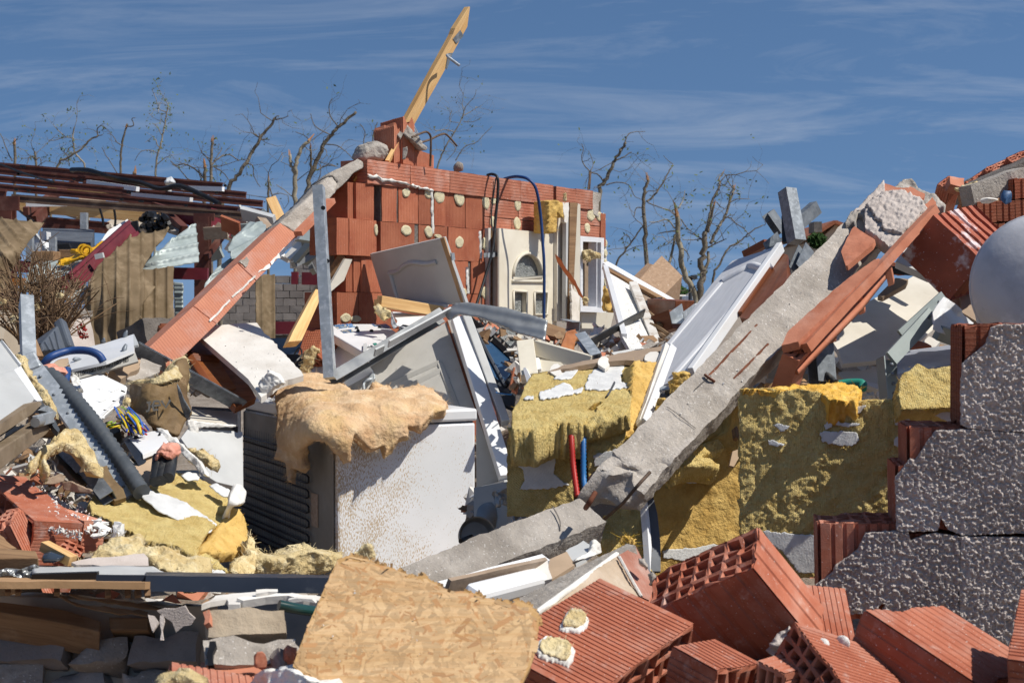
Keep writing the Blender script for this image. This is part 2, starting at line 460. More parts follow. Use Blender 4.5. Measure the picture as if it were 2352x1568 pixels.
def chunk(name,p,size,mat,label=None,cat=None,parent=None,group=None,seed=0,sub=2,amp=.35,ns=1.6,rot=None,fac=False):
    p = at(*p) if isinstance(p[0],str) else Vector(p)
    key = (seed % 6,sub,amp,ns,fac,mat.name)
    if key not in _ch:
        bm = bmesh.new(); bmesh.ops.create_icosphere(bm,subdivisions=sub,radius=.5)
        V = np.array([v.co for v in bm.verts])
        if fac:
            r = np.random.default_rng(seed % 6+3)
            for q in range(7):
                n = r.normal(0,1,3); n /= np.linalg.norm(n); h = r.uniform(.22,.4); dd_ = V@n
                V = V-np.outer(np.clip(dd_-h,0,None),n)
        V = V*(1+amp*fbm(V+(seed % 6)*4.1,ns*2,3))[:,None]
        for v,c in zip(bm.verts,V): v.co = c
        me = bpy.data.meshes.new(name); bm.to_mesh(me); bm.free()
        me.polygons.foreach_set('use_smooth',[True]*len(me.polygons))
        if fac: me.set_sharp_from_angle(angle=R(35))
        me.materials.append(mat); _ch[key] = me
    r_ = random.Random(seed*13+5)
    e = rot or (r_.uniform(0,6),r_.uniform(0,6),r_.uniform(0,6))
    from mathutils import Euler
    s = (size,)*3 if not isinstance(size,(tuple,list)) else size
    M = Matrix.Translation(p)@Euler(e).to_matrix().to_4x4()@Matrix.Diagonal((*s,1))
    return finish(name,_ch[key],None,M,label,cat,parent,group)

def hblock(name,A,B,C,th,mat,holes='AB',n=(7,4),t=.009,label=None,cat=None,parent=None,group=None,groove=True,seed=1,jit=.0012,Lu=None,Lv=None,brk=None,gp=.0135,gd=.0028):
    """hollow clay block: corner A, edges AB, AC of its seen face; holes run along AB, AC or into the depth (N)"""
    A,B,C = [at(*p) if isinstance(p[0],str) else Vector(p) for p in (A,B,C)]
    u = B-A; v = C-A; v = v-u*(v.dot(u)/u.length_squared)
    Lu = Lu or u.length; Lv = Lv or v.length; u.normalize(); v.normalize()
    nn = u.cross(v)
    if nn.dot(A-Vector((0,0,CAMZ))) < 0: nn = -nn
    ex = {'AB': (u,Lu,v,Lv,nn,th),'AC': (v,Lv,u,Lu,nn,th),'N': (nn,th,u,Lu,v,Lv)}[holes]
    X,LX,Yv,LY,Zv,LZ = ex
    if brk is None: brk = lambda y,z,e: (-1 if e else 1)*max(0,.05*math.sin(7*y+seed*1.7)+.045*math.sin(11*z+seed*2.3+y*3)-.045)
    def brks(L,m):
        c = (L-t*(m+1))/m; o = [0]
        for i in range(m): o += [o[-1]+t,o[-1]+t+c]
        return o+[L]
    ys = brks(LY,n[0]); zs = brks(LZ,n[1]); ny,nz = len(ys)-1,len(zs)-1
    solid = lambda i,j: not (i % 2 == 1 and j % 2 == 1)
    V = []; f = []; idx = {}
    r = random.Random(seed)
    def vid(i,j,e):
        if (i,j,e) not in idx:
            idx[(i,j,e)] = len(V); jy = r.gauss(0,jit) if 0 < i < ny else 0; jz = r.gauss(0,jit) if 0 < j < nz else 0
            V.append((e*LX+r.gauss(0,jit*1.6)+(brk(ys[i]/LY,zs[j]/LZ,e)*LX if brk else 0),ys[i]+jy,zs[j]+jz))
        return idx[(i,j,e)]
    for i in range(ny):
        for j in range(nz):
            if solid(i,j):
                for e in (0,1): f.append((vid(i,j,e),vid(i+1,j,e),vid(i+1,j+1,e),vid(i,j+1,e)))
                for di,dj,a,b in ((-1,0,(i,j),(i,j+1)),(1,0,(i+1,j),(i+1,j+1)),(0,-1,(i,j),(i+1,j)),(0,1,(i,j+1),(i+1,j+1))):
                    p,q = i+di,j+dj
                    out = p < 0 or q < 0 or p >= ny or q >= nz
                    if out or not solid(p,q): f.append((vid(*a,0),vid(*b,0),vid(*b,1),vid(*a,1)))
    if groove:
        for side in range(4):
            L = LY if side < 2 else LZ; m = int((L-.012)/gp); st = (L-m*gp)/2; pr = [(0,gd)]
            for q in range(m):
                s0 = st+q*gp; pr += [(s0+gp*.3,gd),(s0+gp*.38,0.0006),(s0+gp*.62,.0006),(s0+gp*.7,gd)]
            pr += [(L,gd)]
            b = len(V)
            for e in (0,1):
                for s_,h in pr:
                    ey = {0: (s_,-h),1: (s_,LZ+h),2: (-h,s_),3: (LY+h,s_)}[side]
                    V.append((e*LX+(.0005 if e == 0 else -.0005)+(brk(min(1,max(0,ey[0]/LY)),min(1,max(0,ey[1]/LZ)),e)*LX if brk else 0),*ey))
            k_ = len(pr)
            for q in range(k_-1): f.append((b+q,b+q+1,b+k_+q+1,b+k_+q))
    Wd = [A+X*p[0]+Yv*p[1]+Zv*p[2] for p in V]
    zx = X.cross(Yv)
    M = frame(A,X,zx); Mi = M.inverted()
    me = mesh(name,[Mi@p for p in Wd],f)
    bm = bmesh.new(); bm.from_mesh(me); bmesh.ops.recalc_face_normals(bm,faces=bm.faces[:]); bm.to_mesh(me); bm.free()
    return finish(name,me,mat,M,label,cat,parent,group)

def stroke(name,k,g,pts,wpx,mat,parent,off=.003):
    # flat ribbon of print laid on a face
    n = len(pts); Lp = []; Rp = []
    for i in range(n):
        a = Vector(pts[max(0,i-1)]); b = Vector(pts[min(n-1,i+1)]); t = (b-a).normalized(); q = Vector((-t.y,t.x))*wpx/2; p = Vector(pts[i])
        Lp.append(tuple(p+q)); Rp.append(tuple(p-q))
    return board(name,k,Lp+Rp[::-1],.0015,mat,parent=parent,depth=g,off=off)
# ------------------------------------------------------------------ materials
def hx(h):
    h = h.lstrip('#'); o = []
    for i in (0,2,4):
        c = int(h[i:i+2],16)/255; o.append(c/12.92 if c <= .04045 else ((c+.055)/1.055)**2.4)
    return (*o,1)
MT = {}
def mk(name,c,c2=None,ns=6,lo=.35,hi=.65,rough=.75,metal=0,spec=.4,bump=0,bs=80,bdist=.01,speck=None,grime=None,grain=None,stripe=None,vor=None,var=.06,stretch=None,trans=0,sss=0,alpha=None,coat=0,det=5,col=None,aniso=None):
    m = bpy.data.materials.new(name); m.use_nodes = True; t = m.node_tree; N = t.nodes; Lk = t.links
    b = N['Principled BSDF']; b.inputs['Roughness'].default_value = rough; b.inputs['Metallic'].default_value = metal; b.inputs['Specular IOR Level'].default_value = spec
    if coat: b.inputs['Coat Weight'].default_value = coat
    if trans: b.inputs['Transmission Weight'].default_value = trans
    tcn = N.new('ShaderNodeTexCoord'); oi = N.new('ShaderNodeObjectInfo')
    ad = N.new('ShaderNodeVectorMath'); ad.operation = 'MULTIPLY_ADD'; Lk.new(oi.outputs['Random'],ad.inputs[0]); ad.inputs[1].default_value = (37,53,71); Lk.new(tcn.outputs['Object'],ad.inputs[2])
    vec = ad.outputs[0]; sv = vec
    if stretch:
        mpn = N.new('ShaderNodeMapping'); mpn.inputs['Scale'].default_value = stretch; Lk.new(vec,mpn.inputs['Vector']); sv = mpn.outputs[0]
    def noise(sc,d=det,v=None,rg=.55,dist=0):
        q = N.new('ShaderNodeTexNoise'); q.inputs['Scale'].default_value = sc; q.inputs['Detail'].default_value = d; q.inputs['Roughness'].default_value = rg; q.inputs['Distortion'].default_value = dist
        Lk.new(v or vec,q.inputs['Vector']); return q.outputs['Fac']
    def ramp(inp,a,b_,ca=(0,0,0,1),cb_=(1,1,1,1)):
        q = N.new('ShaderNodeValToRGB'); q.color_ramp.elements[0].position = a; q.color_ramp.elements[1].position = b_; q.color_ramp.elements[0].color = ca; q.color_ramp.elements[1].color = cb_
        Lk.new(inp,q.inputs[0]); return q.outputs[0]
    def mix(fac,a,b_,mode='MIX'):
        q = N.new('ShaderNodeMix'); q.data_type = 'RGBA'; q.blend_type = mode
        for s_,val in (('Factor',fac),('A',a),('B',b_)):
            if isinstance(val,(tuple,float,int)): q.inputs[s_].default_value = val
            else: Lk.new(val,q.inputs[s_])
        return q.outputs['Result']
    c = hx(c); c2 = hx(c2) if c2 else tuple(x*.8 for x in c[:3])+(1,)
    cur = ramp(noise(ns,v=sv),lo,hi,c,c2)
    if col:
        at_ = N.new('ShaderNodeAttribute'); at_.attribute_name = col; cur = mix(.85,cur,at_.outputs['Color'],'MULTIPLY')
    if grain:   # stretched streaks along local x: (colour, scale across, strength)
        mg = N.new('ShaderNodeMapping'); mg.inputs['Scale'].default_value = (grain[1]*.05,grain[1],grain[1]); Lk.new(vec,mg.inputs['Vector'])
        cur = mix(ramp(noise(1,4,mg.outputs[0],.6,.6),.45,.75),cur,mix(grain[2],cur,hx(grain[0])))
    for g_ in (grime or []):     # (colour, scale, lo, hi, strength)
        cur = mix(ramp(noise(g_[1],6,None,.65),g_[2],g_[3],(0,0,0,1),(g_[4],)*3+(1,)),cur,hx(g_[0]))
    for s_ in (speck or []):
        cur = mix(ramp(noise(s_[1],2),s_[2],s_[2]+.04,(0,0,0,1),(s_[3] if len(s_) > 3 else 1,)*3+(1,)),cur,hx(s_[0]))
    if var:
        hsv = N.new('ShaderNodeHueSaturation'); mr = N.new('ShaderNodeMapRange'); mr.inputs['To Min'].default_value = 1-var*2; mr.inputs['To Max'].default_value = 1+var*2
        Lk.new(oi.outputs['Random'],mr.inputs['Value']); Lk.new(mr.outputs[0],hsv.inputs['Value']); Lk.new(cur,hsv.inputs['Color']); cur = hsv.outputs[0]
    Lk.new(cur,b.inputs['Base Color'])
    hts = []
    if bump: hts.append((noise(bs,6,sv if stretch else None,.6),bump))
    if vor:   # (scale, strength)
        q = N.new('ShaderNodeTexVoronoi'); q.feature = 'SMOOTH_F1'; q.inputs['Scale'].default_value = vor[0]; Lk.new(vec,q.inputs['Vector']); hts.append((q.outputs['Distance'],vor[1]))
    if stripe:   # (axis, period m, strength)
        sp = N.new('ShaderNodeSeparateXYZ'); Lk.new(tcn.outputs['Object'],sp.inputs[0])
        mm = N.new('ShaderNodeMath'); mm.operation = 'MULTIPLY'; mm.inputs[1].default_value = 2*math.pi/stripe[1]; Lk.new(sp.outputs[stripe[0]],mm.inputs[0])
        sn = N.new('ShaderNodeMath'); sn.operation = 'SINE'; Lk.new(mm.outputs[0],sn.inputs[0])
        hts.append((ramp(sn.outputs[0],stripe[3] if len(stripe) > 3 else .2,stripe[4] if len(stripe) > 4 else .6),stripe[2]))
    nrm = None
    for h_,s_ in hts:
        bn = N.new('ShaderNodeBump'); bn.inputs['Strength'].default_value = s_; bn.inputs['Distance'].default_value = bdist; Lk.new(h_,bn.inputs['Height'])
        if nrm: Lk.new(nrm,bn.inputs['Normal'])
        nrm = bn.outputs[0]
    if nrm: Lk.new(nrm,b.inputs['Normal'])
    if rough > .25 and rough < .7:
        Lk.new(ramp(noise(ns*3),.3,.7,(rough*.8,)*3+(1,),(min(1,rough*1.25),)*3+(1,)),b.inputs['Roughness'])
    MT[name] = m; return m
dust = ('d9d2c8',14,.55,.78,.55)
clay = mk('clay','b96f53','a65d43',9,rough=.85,bump=.25,bs=220,bdist=.004,grime=[('c9a493',7,.5,.78,.6),('7a3a28',4,.55,.8,.6),('d8c6ba',22,.58,.75,.5),('cf9f88',2.6,.48,.68,.55)],speck=[('e2d8cf',190,.69,.8)],var=.07)
clay_wall = mk('clay_wall','b06a4c','9e583d',5,rough=.88,bump=.3,bs=160,bdist=.006,stripe=(0,.016,.9),grime=[('8a3b26',2.5,.5,.75,.6),('c08a72',9,.58,.8,.45)],speck=[('dccfc4',190,.71,.8)],var=.09)
clay_lintel = mk('clay_lintel','b7745b','a5644c',5,rough=.88,bump=.3,bs=160,bdist=.006,stripe=(1,.02,1.0),grime=[('d2b3a4',6,.5,.78,.6),('8a3b26',2.5,.5,.75,.4)],speck=[('e6dcd2',170,.68,.8)],var=.06)
clay_flat = mk('clay_flat','c17f63','ae6a4e',8,rough=.85,bump=.35,bs=120,bdist=.004,grime=[('d9b9a8',6,.55,.8,.4)],var=.05)
clay_beam = mk('clay_beam','c58468','b5725a',5,rough=.85,bump=.2,bs=120,bdist=.004,stripe=(0,.017,.55),grime=[('dfc6b8',5,.5,.8,.5)],var=.04)
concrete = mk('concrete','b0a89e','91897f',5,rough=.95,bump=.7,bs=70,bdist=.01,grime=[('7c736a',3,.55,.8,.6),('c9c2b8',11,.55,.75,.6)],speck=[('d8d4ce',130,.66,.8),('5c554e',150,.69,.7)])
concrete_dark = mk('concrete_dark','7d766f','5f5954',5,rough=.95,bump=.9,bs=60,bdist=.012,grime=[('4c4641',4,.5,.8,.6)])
cblock = mk('cblock','9b948e','857e79',8,rough=.95,bump=.5,bs=120,bdist=.006,speck=[('6a645f',200,.68,.6)],var=.08)
roughcast = mk('roughcast','c9beb5','b4a89f',6,rough=.97,bump=.5,bs=180,bdist=.006,grime=[('d6cbc4',9,.55,.75,.7),('9a8c85',5,.55,.8,.5)],var=.03)
plaster = mk('plaster','e4e0d8','cfc9bf',5,rough=.9,bump=.25,bs=60,bdist=.006,grime=[('a89e90',5,.58,.82,.5)])
chalk = mk('chalk','eceae4','d5d1c8',10,rough=.95,bump=.5,bs=90,bdist=.006,var=.04)
plasterboard = mk('plasterboard','d9d3c6','c6beae',4,rough=.85,bump=.1,bs=40,grime=[('8f8474',6,.6,.8,.5)],speck=[('5e574d',60,.76,.7)])
drybrown = mk('drybrown','a08c78','8b7865',6,rough=.9,bump=.2,bs=60,grime=[('cbbfae',6,.56,.78,.6)])
white = mk('white','e7e8e9','dcdcda',3,rough=.35,grime=[('a59c8e',6,.62,.85,.5)],speck=[('8d857a',120,.76,.5)],bump=.03,bs=12)
freezer_white = mk('freezer_white','eeefef','e3e4e4',3,rough=.32,bump=.04,bs=8)
cream = mk('cream','ddd6c4','cfc6b2',4,rough=.5,grime=[('a3947c',6,.58,.85,.5)],speck=[('8f8168',150,.73,.5)])
greydoor = mk('greydoor','b9b6ae','aaa79f',4,rough=.5,grime=[('8a7c66',9,.58,.8,.5),('6f6553',30,.66,.8,.6)])
greywhite = mk('greywhite','c3c4c2','b4b5b3',4,rough=.5,grime=[('8f8a80',5,.58,.85,.4)],speck=[('6d675e',90,.75,.5)])
doorwhite = mk('doorwhite','dadbdd','cfd0d2',6,rough=.55,bump=.12,bs=90,bdist=.004,stretch=(1,8,8),grime=[('a8a296',5,.58,.85,.45)])
yellow_wool = mk('yellow_wool','e3cc8a','d0b36f',18,rough=1,bump=1,bs=120,bdist=.012,grime=[('dfcb86',25,.5,.7,.7),('8f7439',12,.55,.75,.6)],stripe=(0,.0065,.8),speck=[('e8d9a4',170,.6,.55),('9a7d42',150,.66,.5)],spec=.1,var=.04)
amber_wool = mk('amber_wool','d5b36c','c49f5a',14,rough=1,bump=.8,bs=100,bdist=.01,grime=[('e0c27c',20,.5,.7,.6),('9c773c',9,.55,.75,.5)],spec=.1,var=.04)
tan_wool = mk('tan_wool','d4b692','c4a17a',7,rough=1,bump=.8,bs=70,bdist=.012,stretch=(1,1,1),grime=[('e6d2b0',12,.5,.72,.7),('bb8a62',9,.52,.75,.5),('d5b878',5,.5,.7,.4)],spec=.1,var=.03)
straw_wool = mk('straw_wool','d9c799','c8b07e',12,rough=1,bump=.8,bs=80,bdist=.012,grime=[('e9dfc0',20,.5,.7,.7),('a5854f',9,.55,.75,.5)],spec=.1,var=.05)
facing = mk('facing','dcdcd9','c8c8c6',20,rough=.9,bump=.5,bs=150,bdist=.004,stripe=(0,.0045,.4),var=.03)
fib_y = mk('fib_y','d3b04a','b8932f',9,rough=1,spec=.1)
fib_t = mk('fib_t','e2cba4','d0ac80',9,rough=1,spec=.1)
fib_s = mk('fib_s','e2d6b0','cdb88a',9,rough=1,spec=.1)
galv = mk('galv','a4aaae','8e959a',12,rough=.5,metal=.35,grime=[('c9ced2',22,.5,.62,.5),('6e6a64',5,.6,.82,.5)],var=.05)
galv_d = mk('galv_d','83898e','656b71',22,rough=.5,metal=.35,grime=[('99a0a6',40,.52,.62,.5)])
alu = mk('alu','a7a9a8','8f9190',5,rough=.38,metal=.55,grime=[('6b675f',8,.56,.8,.5)],speck=[('5a564f',90,.74,.6)])
steel_red = mk('steel_red','653c33','4e2b24',5,rough=.6,grime=[('8a6f60',7,.52,.78,.5),('2e1b18',4,.55,.8,.6)],spec=.3,var=.08)
steel_wine = mk('steel_wine','74242f','5f1c26',5,rough=.5,grime=[('94686a',8,.6,.82,.4)],var=.05)
sheet_brown = mk('sheet_brown','75644d','5f503a',3,rough=.75,grime=[('a8957a',6,.5,.75,.5),('5b4a33',2.5,.52,.78,.6)],stretch=(3,.5,3),spec=.2)
sheet_grey = mk('sheet_grey','a1aaa8','8f9997',3,rough=.5,metal=.25,grime=[('c2c9c7',4,.5,.8,.5),('77807d',3,.55,.8,.5)])
pine = mk('pine','e0ba82','d0a468',4,rough=.7,grain=('a8713a',60,.6),grime=[('e6c48c',5,.55,.8,.4)],bump=.2,bs=60,stretch=(.3,6,6))
oldwood = mk('oldwood','9a7a58','7f6144',5,rough=.8,grain=('5f4530',70,.6),bump=.25,bs=50,stretch=(.3,6,6),grime=[('c0ab8f',6,.55,.8,.5)])
brownwood = mk('brownwood','7c4527','673619',4,rough=.5,grain=('4c2712',60,.6),bump=.08,bs=40,stretch=(.3,6,6),grime=[('b39c86',6,.62,.85,.4)])
mdf = mk('mdf','b9936a','a8835c',6,rough=.85,bump=.15,bs=90)
chip = mk('chip','bc9d80','a88a6e',40,rough=.9,bump=.3,bs=200,bdist=.003,speck=[('e6d8c4',70,.68,.9),('8d7057',90,.68,.7)])
osb_base = mk('osb_base','c6a06c','b48c58',12,rough=.85,bump=.4,bs=90,bdist=.003)
osb_flake = mk('osb_flake','d8b78c','c7a477',8,rough=.75,grain=('b5834a',160,.55),bump=.25,bs=90,bdist=.002,col='Col',var=0,stretch=(.5,5,5))
cardboard = mk('cardboard','b29a80','a08a72',5,rough=.9,bump=.1,bs=50,grime=[('857059',6,.58,.8,.4)])
kraft = mk('kraft','76603f','5f4a30',7,rough=.7,bump=.4,bs=25,bdist=.02,grime=[('4f3b26',5,.52,.75,.7),('b29472',9,.58,.75,.5)])
black = mk('black','1b1b1d','111113',6,rough=.45)
blackpipe = mk('blackpipe','2a2c2e','1d1f21',20,rough=.5,grime=[('77736c',30,.56,.75,.5)])
greypipe = mk('greypipe','565b60','474c51',8,rough=.45,grime=[('7f7d78',12,.58,.8,.4)])
bluepipe = mk('bluepipe','21467f','1a3867',8,rough=.5,grime=[('6d7c94',12,.6,.82,.4)])
redpipe = mk('redpipe','b52a22','96201a',8,rough=.45)
cyanpipe = mk('cyanpipe','2f78b5','24609a',8,rough=.45)
tealpipe = mk('tealpipe','2f8f7d','257566',8,rough=.5)
bin_grey = mk('bin_grey','5a6068','4c5159',5,rough=.5,grime=[('8b8d90',8,.58,.8,.4)])
foam = mk('foam','dfa08a','cf8a74',14,rough=.6,bump=.6,bs=50,bdist=.01,grime=[('ecb39c',25,.5,.7,.6)])
tarp = mk('tarp','e6b01c','d29a12',6,rough=.45,bump=.3,bs=20,bdist=.02)
rust = mk('rust','7a4a33','5f3625',30,rough=.9,bump=.5,bs=140,bdist=.003)
rod = mk('rod','6d5a4c','54453a',30,rough=.7,metal=.3,bump=.5,bs=140,bdist=.003)
glass = mk('glass','3f5f80','2f4c69',3,rough=.06,spec=.8,metal=.0,coat=.6,grime=[('9aa6ad',8,.6,.85,.25)])
frost = mk('frost','8f9290','6f7371',30,rough=.25,bump=.8,bs=70,bdist=.02,speck=[('b9bdbb',120,.6,.8)],spec=.6)
darkblue = mk('darkblue','2c3340','232a36',4,rough=.4,grime=[('6d7279',12,.6,.8,.4)])
slate = mk('slate','3b4046','2f3338',5,rough=.6,grime=[('8f8f8c',14,.6,.78,.6)],bump=.2,bs=60)
membrane = mk('membrane','c9cccd','b9bcbd',4,rough=.55,bump=.3,bs=9,bdist=.05)
dishm = mk('dishm','c2c2c5','b2b2b5',3,rough=.4,bump=.15,bs=7,bdist=.03,grime=[('7f7e82',5,.52,.8,.6),('d5d5d9',9,.6,.7,.7),('6d6a68',22,.64,.75,.6)])
bark = mk('bark','7d7466','5f574b',2.5,rough=.95,bump=.6,bs=14,bdist=.05,grime=[('a89f8c',3,.55,.75,.6),('3f392f',5,.55,.75,.6)],var=.1,spec=.1)
barkp = mk('barkp','9f9682','7f7664',3,rough=.95,bump=.4,bs=14,bdist=.05,grime=[('c5bda8',4,.5,.75,.6)],var=.08,spec=.1)
rawwood = mk('rawwood','c49468','a9784e',10,rough=.9)
leafm = mk('leafm','5f6b3a','434d28',3,rough=.8,var=.1,spec=.2)
leafg = mk('leafg','3d5a2a','2b421d',3,rough=.8,var=.1,spec=.2)
twigm = mk('twigm','9a8168','6d573f',3,rough=.95,var=.05,spec=.1)
ground = mk('ground','9b8f80','7d7163',1.6,rough=1,bump=.8,bs=26,bdist=.05,grime=[('b9aea0',5,.5,.75,.6),('6b5446',2,.5,.75,.6)],speck=[('cfc7bb',40,.66,.8),('9a5a43',30,.68,.7)],var=0)
rooft = mk('rooft','a86a4d','8c5239',2,rough=.9,bump=.4,bs=8,bdist=.05)
render_w = mk('render_w','c9bba6','b9ab97',2,rough=.95)
sticker = mk('sticker','2f7fae','1d4f86',60,rough=.35,speck=[('e9dcae',45,.58,.9),('f2f2f0',70,.62,.9)],var=.2)
# ================================================================== ground
def mound(x,y):
    h = np.interp(y,[0,2.2,3.0,3.6,4.6,6.5,8.0,10,12,15],[.55,.62,.55,.42,.34,.24,.22,.2,.1,0])
    h = h*np.clip((7-np.abs(x))/3,0,1)
    for cx,cy,rr,hh in ((.45,8.1,1.25,.8),(-2.7,7.8,.95,.85),(1.75,6.6,1.0,.6),(-1.65,4.9,.55,.4),(1.1,5.3,.7,.25),(-1.2,9.3,1.0,.5)): h = h+hh*np.exp(-1.3*((x-cx)**2+(y-cy)**2)/rr**2)
    P = np.stack([x,y,x*0],-1)
    return h+fbm(P,1.3,4)*.07*np.clip((16-y)/6,0,1)*np.clip((9-np.abs(x))/3,0,1)
_gx = np.concatenate([-np.geomspace(5,900,26)[::-1],np.arange(-4.9,4.95,.1),np.geomspace(5,900,26)])
_gy = np.concatenate([[-300,-60,-15,-4],np.arange(-1,14,.1),np.geomspace(14,1500,34)])
_X,_Y = np.meshgrid(_gx,_gy); _Zg = mound(_X,_Y)
_n = len(_gx)
_f = [(j*_n+i,j*_n+i+1,(j+1)*_n+i+1,(j+1)*_n+i) for j in range(len(_gy)-1) for i in range(_n-1)]
tag(link('ground',mesh('ground',np.stack([_X.ravel(),_Y.ravel(),_Zg.ravel()],1),_f,True),ground),kind='structure')

# ================================================================== standing brick wall (recedes to the right)
WO = Vector((-.851,8.4,0)); WE = Vector((.537,.845,0)).normalized(); WN = Vector((WE.y,-WE.x,0))
def ws(px,off=0):
    o = WO+WN*off; k_ = (px-1176)/F     # approx (pitch negligible): x = k*y
    return (k_*o.y-o.x)/(WE.x-k_*WE.y)
def wd(px,off=0): return (WO+WN*off+WE*ws(px,off)).y
def wp(px,z,off=0): return WO+WN*off+WE*ws(px,off)+Vector((0,0,z))
wall = thing('brick_wall','standing remnant of orange hollow brick house wall with dabs of adhesive','wall',WO)
def wblock(x0,x1,z0,z1,mat=clay_wall,th=.2,off=0,seed=0,name='brick',amp=.003,horiz=False):
    g = .0012
    a = wp(x0,z0+g,off)+WE*g; b = wp(x1,z0+g,off)-WE*g
    L = (b-a).length; h = z1-z0-2*g
    nx = max(2,int(L/.045)); nz = 5
    v = []; f = []
    r_ = random.Random(seed+int(x0*7+z0*91)); dz = r_.gauss(0,.0012)
    for s,y in ((0,0),(1,-th)):
        for j in range(nz+1):
            for i in range(nx+1): v.append((L*i/nx,h*j/nz,y))
    n = (nx+1)*(nz+1)
    for j in range(nz):
        for i in range(nx):
            q = (j*(nx+1)+i,j*(nx+1)+i+1,(j+1)*(nx+1)+i+1,(j+1)*(nx+1)+i); f += [q,tuple(t+n for t in q[::-1])]
    per = [i for i in range(nx+1)]+[(j*(nx+1)+nx) for j in range(1,nz+1)]+[nz*(nx+1)+i for i in range(nx-1,-1,-1)]+[j*(nx+1) for j in range(nz-1,0,-1)]
    for i in range(len(per)):
        p,q = per[i],per[(i+1) % len(per)]; f.append((p,q,q+n,p+n))
    v = np.array(v)
    e = np.minimum(np.minimum(v[:,0],L-v[:,0]),np.minimum(v[:,1],h-v[:,1]))
    o3 = np.stack([fbm(v+seed*3.3+x0+q,22,3) for q in range(3)],-1)*amp*np.where(e < .001,1.2,.5)[:,None]
    v = v+o3
    me = mesh('brick',v,f,True,40)
    M = frame(a+WN*dz,WE,WN)
    return link(name,me,mat,M,wall)
zr = [2.469,2.326,2.112,1.898,1.686,1.474,1.262,1.05,.84,.63,.42,.21,-.05]
# lintel course
xs = [844,943,1033,1115,1197,1272]
for i in range(5): wblock(xs[i],xs[i+1],zr[1],zr[0],clay_lintel,seed=i,off=.012)
wblock(1277,1322.5,zr[1],zr[0]-.004,clay_lintel,seed=8,off=.012)
wblock(1322.5,1361,zr[1],zr[0],clay_lintel,seed=9,off=.012)
rough_box('concrete_end',wp(1361.5,2.465,.008),wp(1378,2.45,.008),wp(1361.5,2.30,.008),.2,concrete,parent=wall,res=.025,amp=.02,ns=14,seed=4)
A2 = lambda x: 588+x*.29297
A3 = lambda x: 1176+x*.29297
rows = {
 1: [(720,784,.2,-.02),(786,928,.2,0),(988,1106,.2,0),(1117,1272,.2,0),(1273,1386,.2,0),(1396,1484,.2,0),(1486,1642,.2,0),(1643,1788,.2,0)],
 2: [(632,728,.2,.02),(730,945,.2,.015),(948,976,.2,-.03),(978,1244,.2,0),(1276,1390,.2,0),(1392,1503,.2,0),(1506,1764,.2,0),(1772,1822,.2,0)],
 3: [(702,762,.2,-.02),(764,826,.2,-.01),(828,1060,.2,0),(1062,1300,.2,0),(1302,1555,.2,0),(1558,1664,.2,0),(1684,1820,.2,0)],
 4: [(588,630,.2,-.03),(632,802,.2,0),(804,1000,.2,0),(1002,1290,.2,0),(1292,1550,.2,0),(1552,1760,.2,0),(1772,1822,.2,0)],
}
for r_,bl in rows.items():
    for i,(a,b,th,off) in enumerate(bl): wblock(A2(a),A2(b),zr[r_+1],zr[r_],clay_wall,th,off,seed=r_*10+i)
for r_ in range(5,12):
    e = 600 if r_ % 2 else 640
    st = [e+q*230 for q in range(6)]
    for i in range(5): wblock(A2(st[i])+1,A2(st[i+1]),zr[r_+1],zr[r_],clay_wall,.2,0,seed=r_*10+i)
# right of the cables: courses with horizontal grooves
for (a,b,zt,zb) in ((1112.5,1190,2.326,2.2),(1191,1262,2.326,2.2),(1112.5,1175,2.198,2.06),(1176,1262,2.198,2.06),(1333,1378,2.326,2.21),(1333,1378,2.208,2.09),(1263,1332,2.326,2.06)):
    wblock(a,b,zb,zt,clay_lintel,.2,0,seed=int(a))
wblock(1379.5,1391,2.06,2.31,clay_wall,.22,.01,seed=3)
for zt,zb in ((2.058,1.85),(1.848,1.64),(1.638,1.43),(1.428,1.2),(1.198,.95),(.948,.7)):
    wblock(1113,1145,zb,zt,clay_wall,.2,0,seed=int(zt*77))
    wblock(1386,1393,zb,zt,plaster,.22,.0,seed=int(zt*71),name='jamb_piece')
core_a = wp(A2(980),0,-.006); core_b = wp(1376,0,-.012)
rough_box('mortar_core',(core_a.x,core_a.y,2.44),(wp(1262,0,-.006).x,wp(1262,0,-.006).y,2.44),(core_a.x,core_a.y,0),.17,concrete_dark,parent=wall,res=.12,amp=.002)
# mortar smear and plumbing lines on the lintel
def smear(p0,p1,w_,mat=chalk,name='mortar_smear',off=.026,n=14):
    a = wp(p0[0],p0[1],off); b = wp(p1[0],p1[1],off); q = [a.lerp(b,i/n) for i in range(n+1)]; r_ = random.Random(int(p0[0]))
    up_ = WN.cross((b-a).normalized()); v = []; f = []
    for i,p in enumerate(q):
        w2 = w_*r_.uniform(.35,1.2); j = up_*r_.gauss(0,w_*.3)
        v += [p+up_*w2+j-WN*.01,p+WN*.004+j,p-up_*w2+j-WN*.01]
        if i: f += [(3*i-3,3*i-2,3*i+1,3*i),(3*i-2,3*i-1,3*i+2,3*i+1)]
    M = Matrix.Translation(a)
    return link(name,mesh(name,[p-a for p in v],f,True),mat,M,wall)
smear((847,2.372),(943,2.345),.011,off=.028); smear((944,2.345),(996,2.328),.010,off=.028)
smear((994,2.335),(996.5,2.06),.010,off=.016)
smear((1074,1.86),(1077,1.69),.010,off=.014); smear((1104,2.1),(1106,1.92),.012,off=.012)
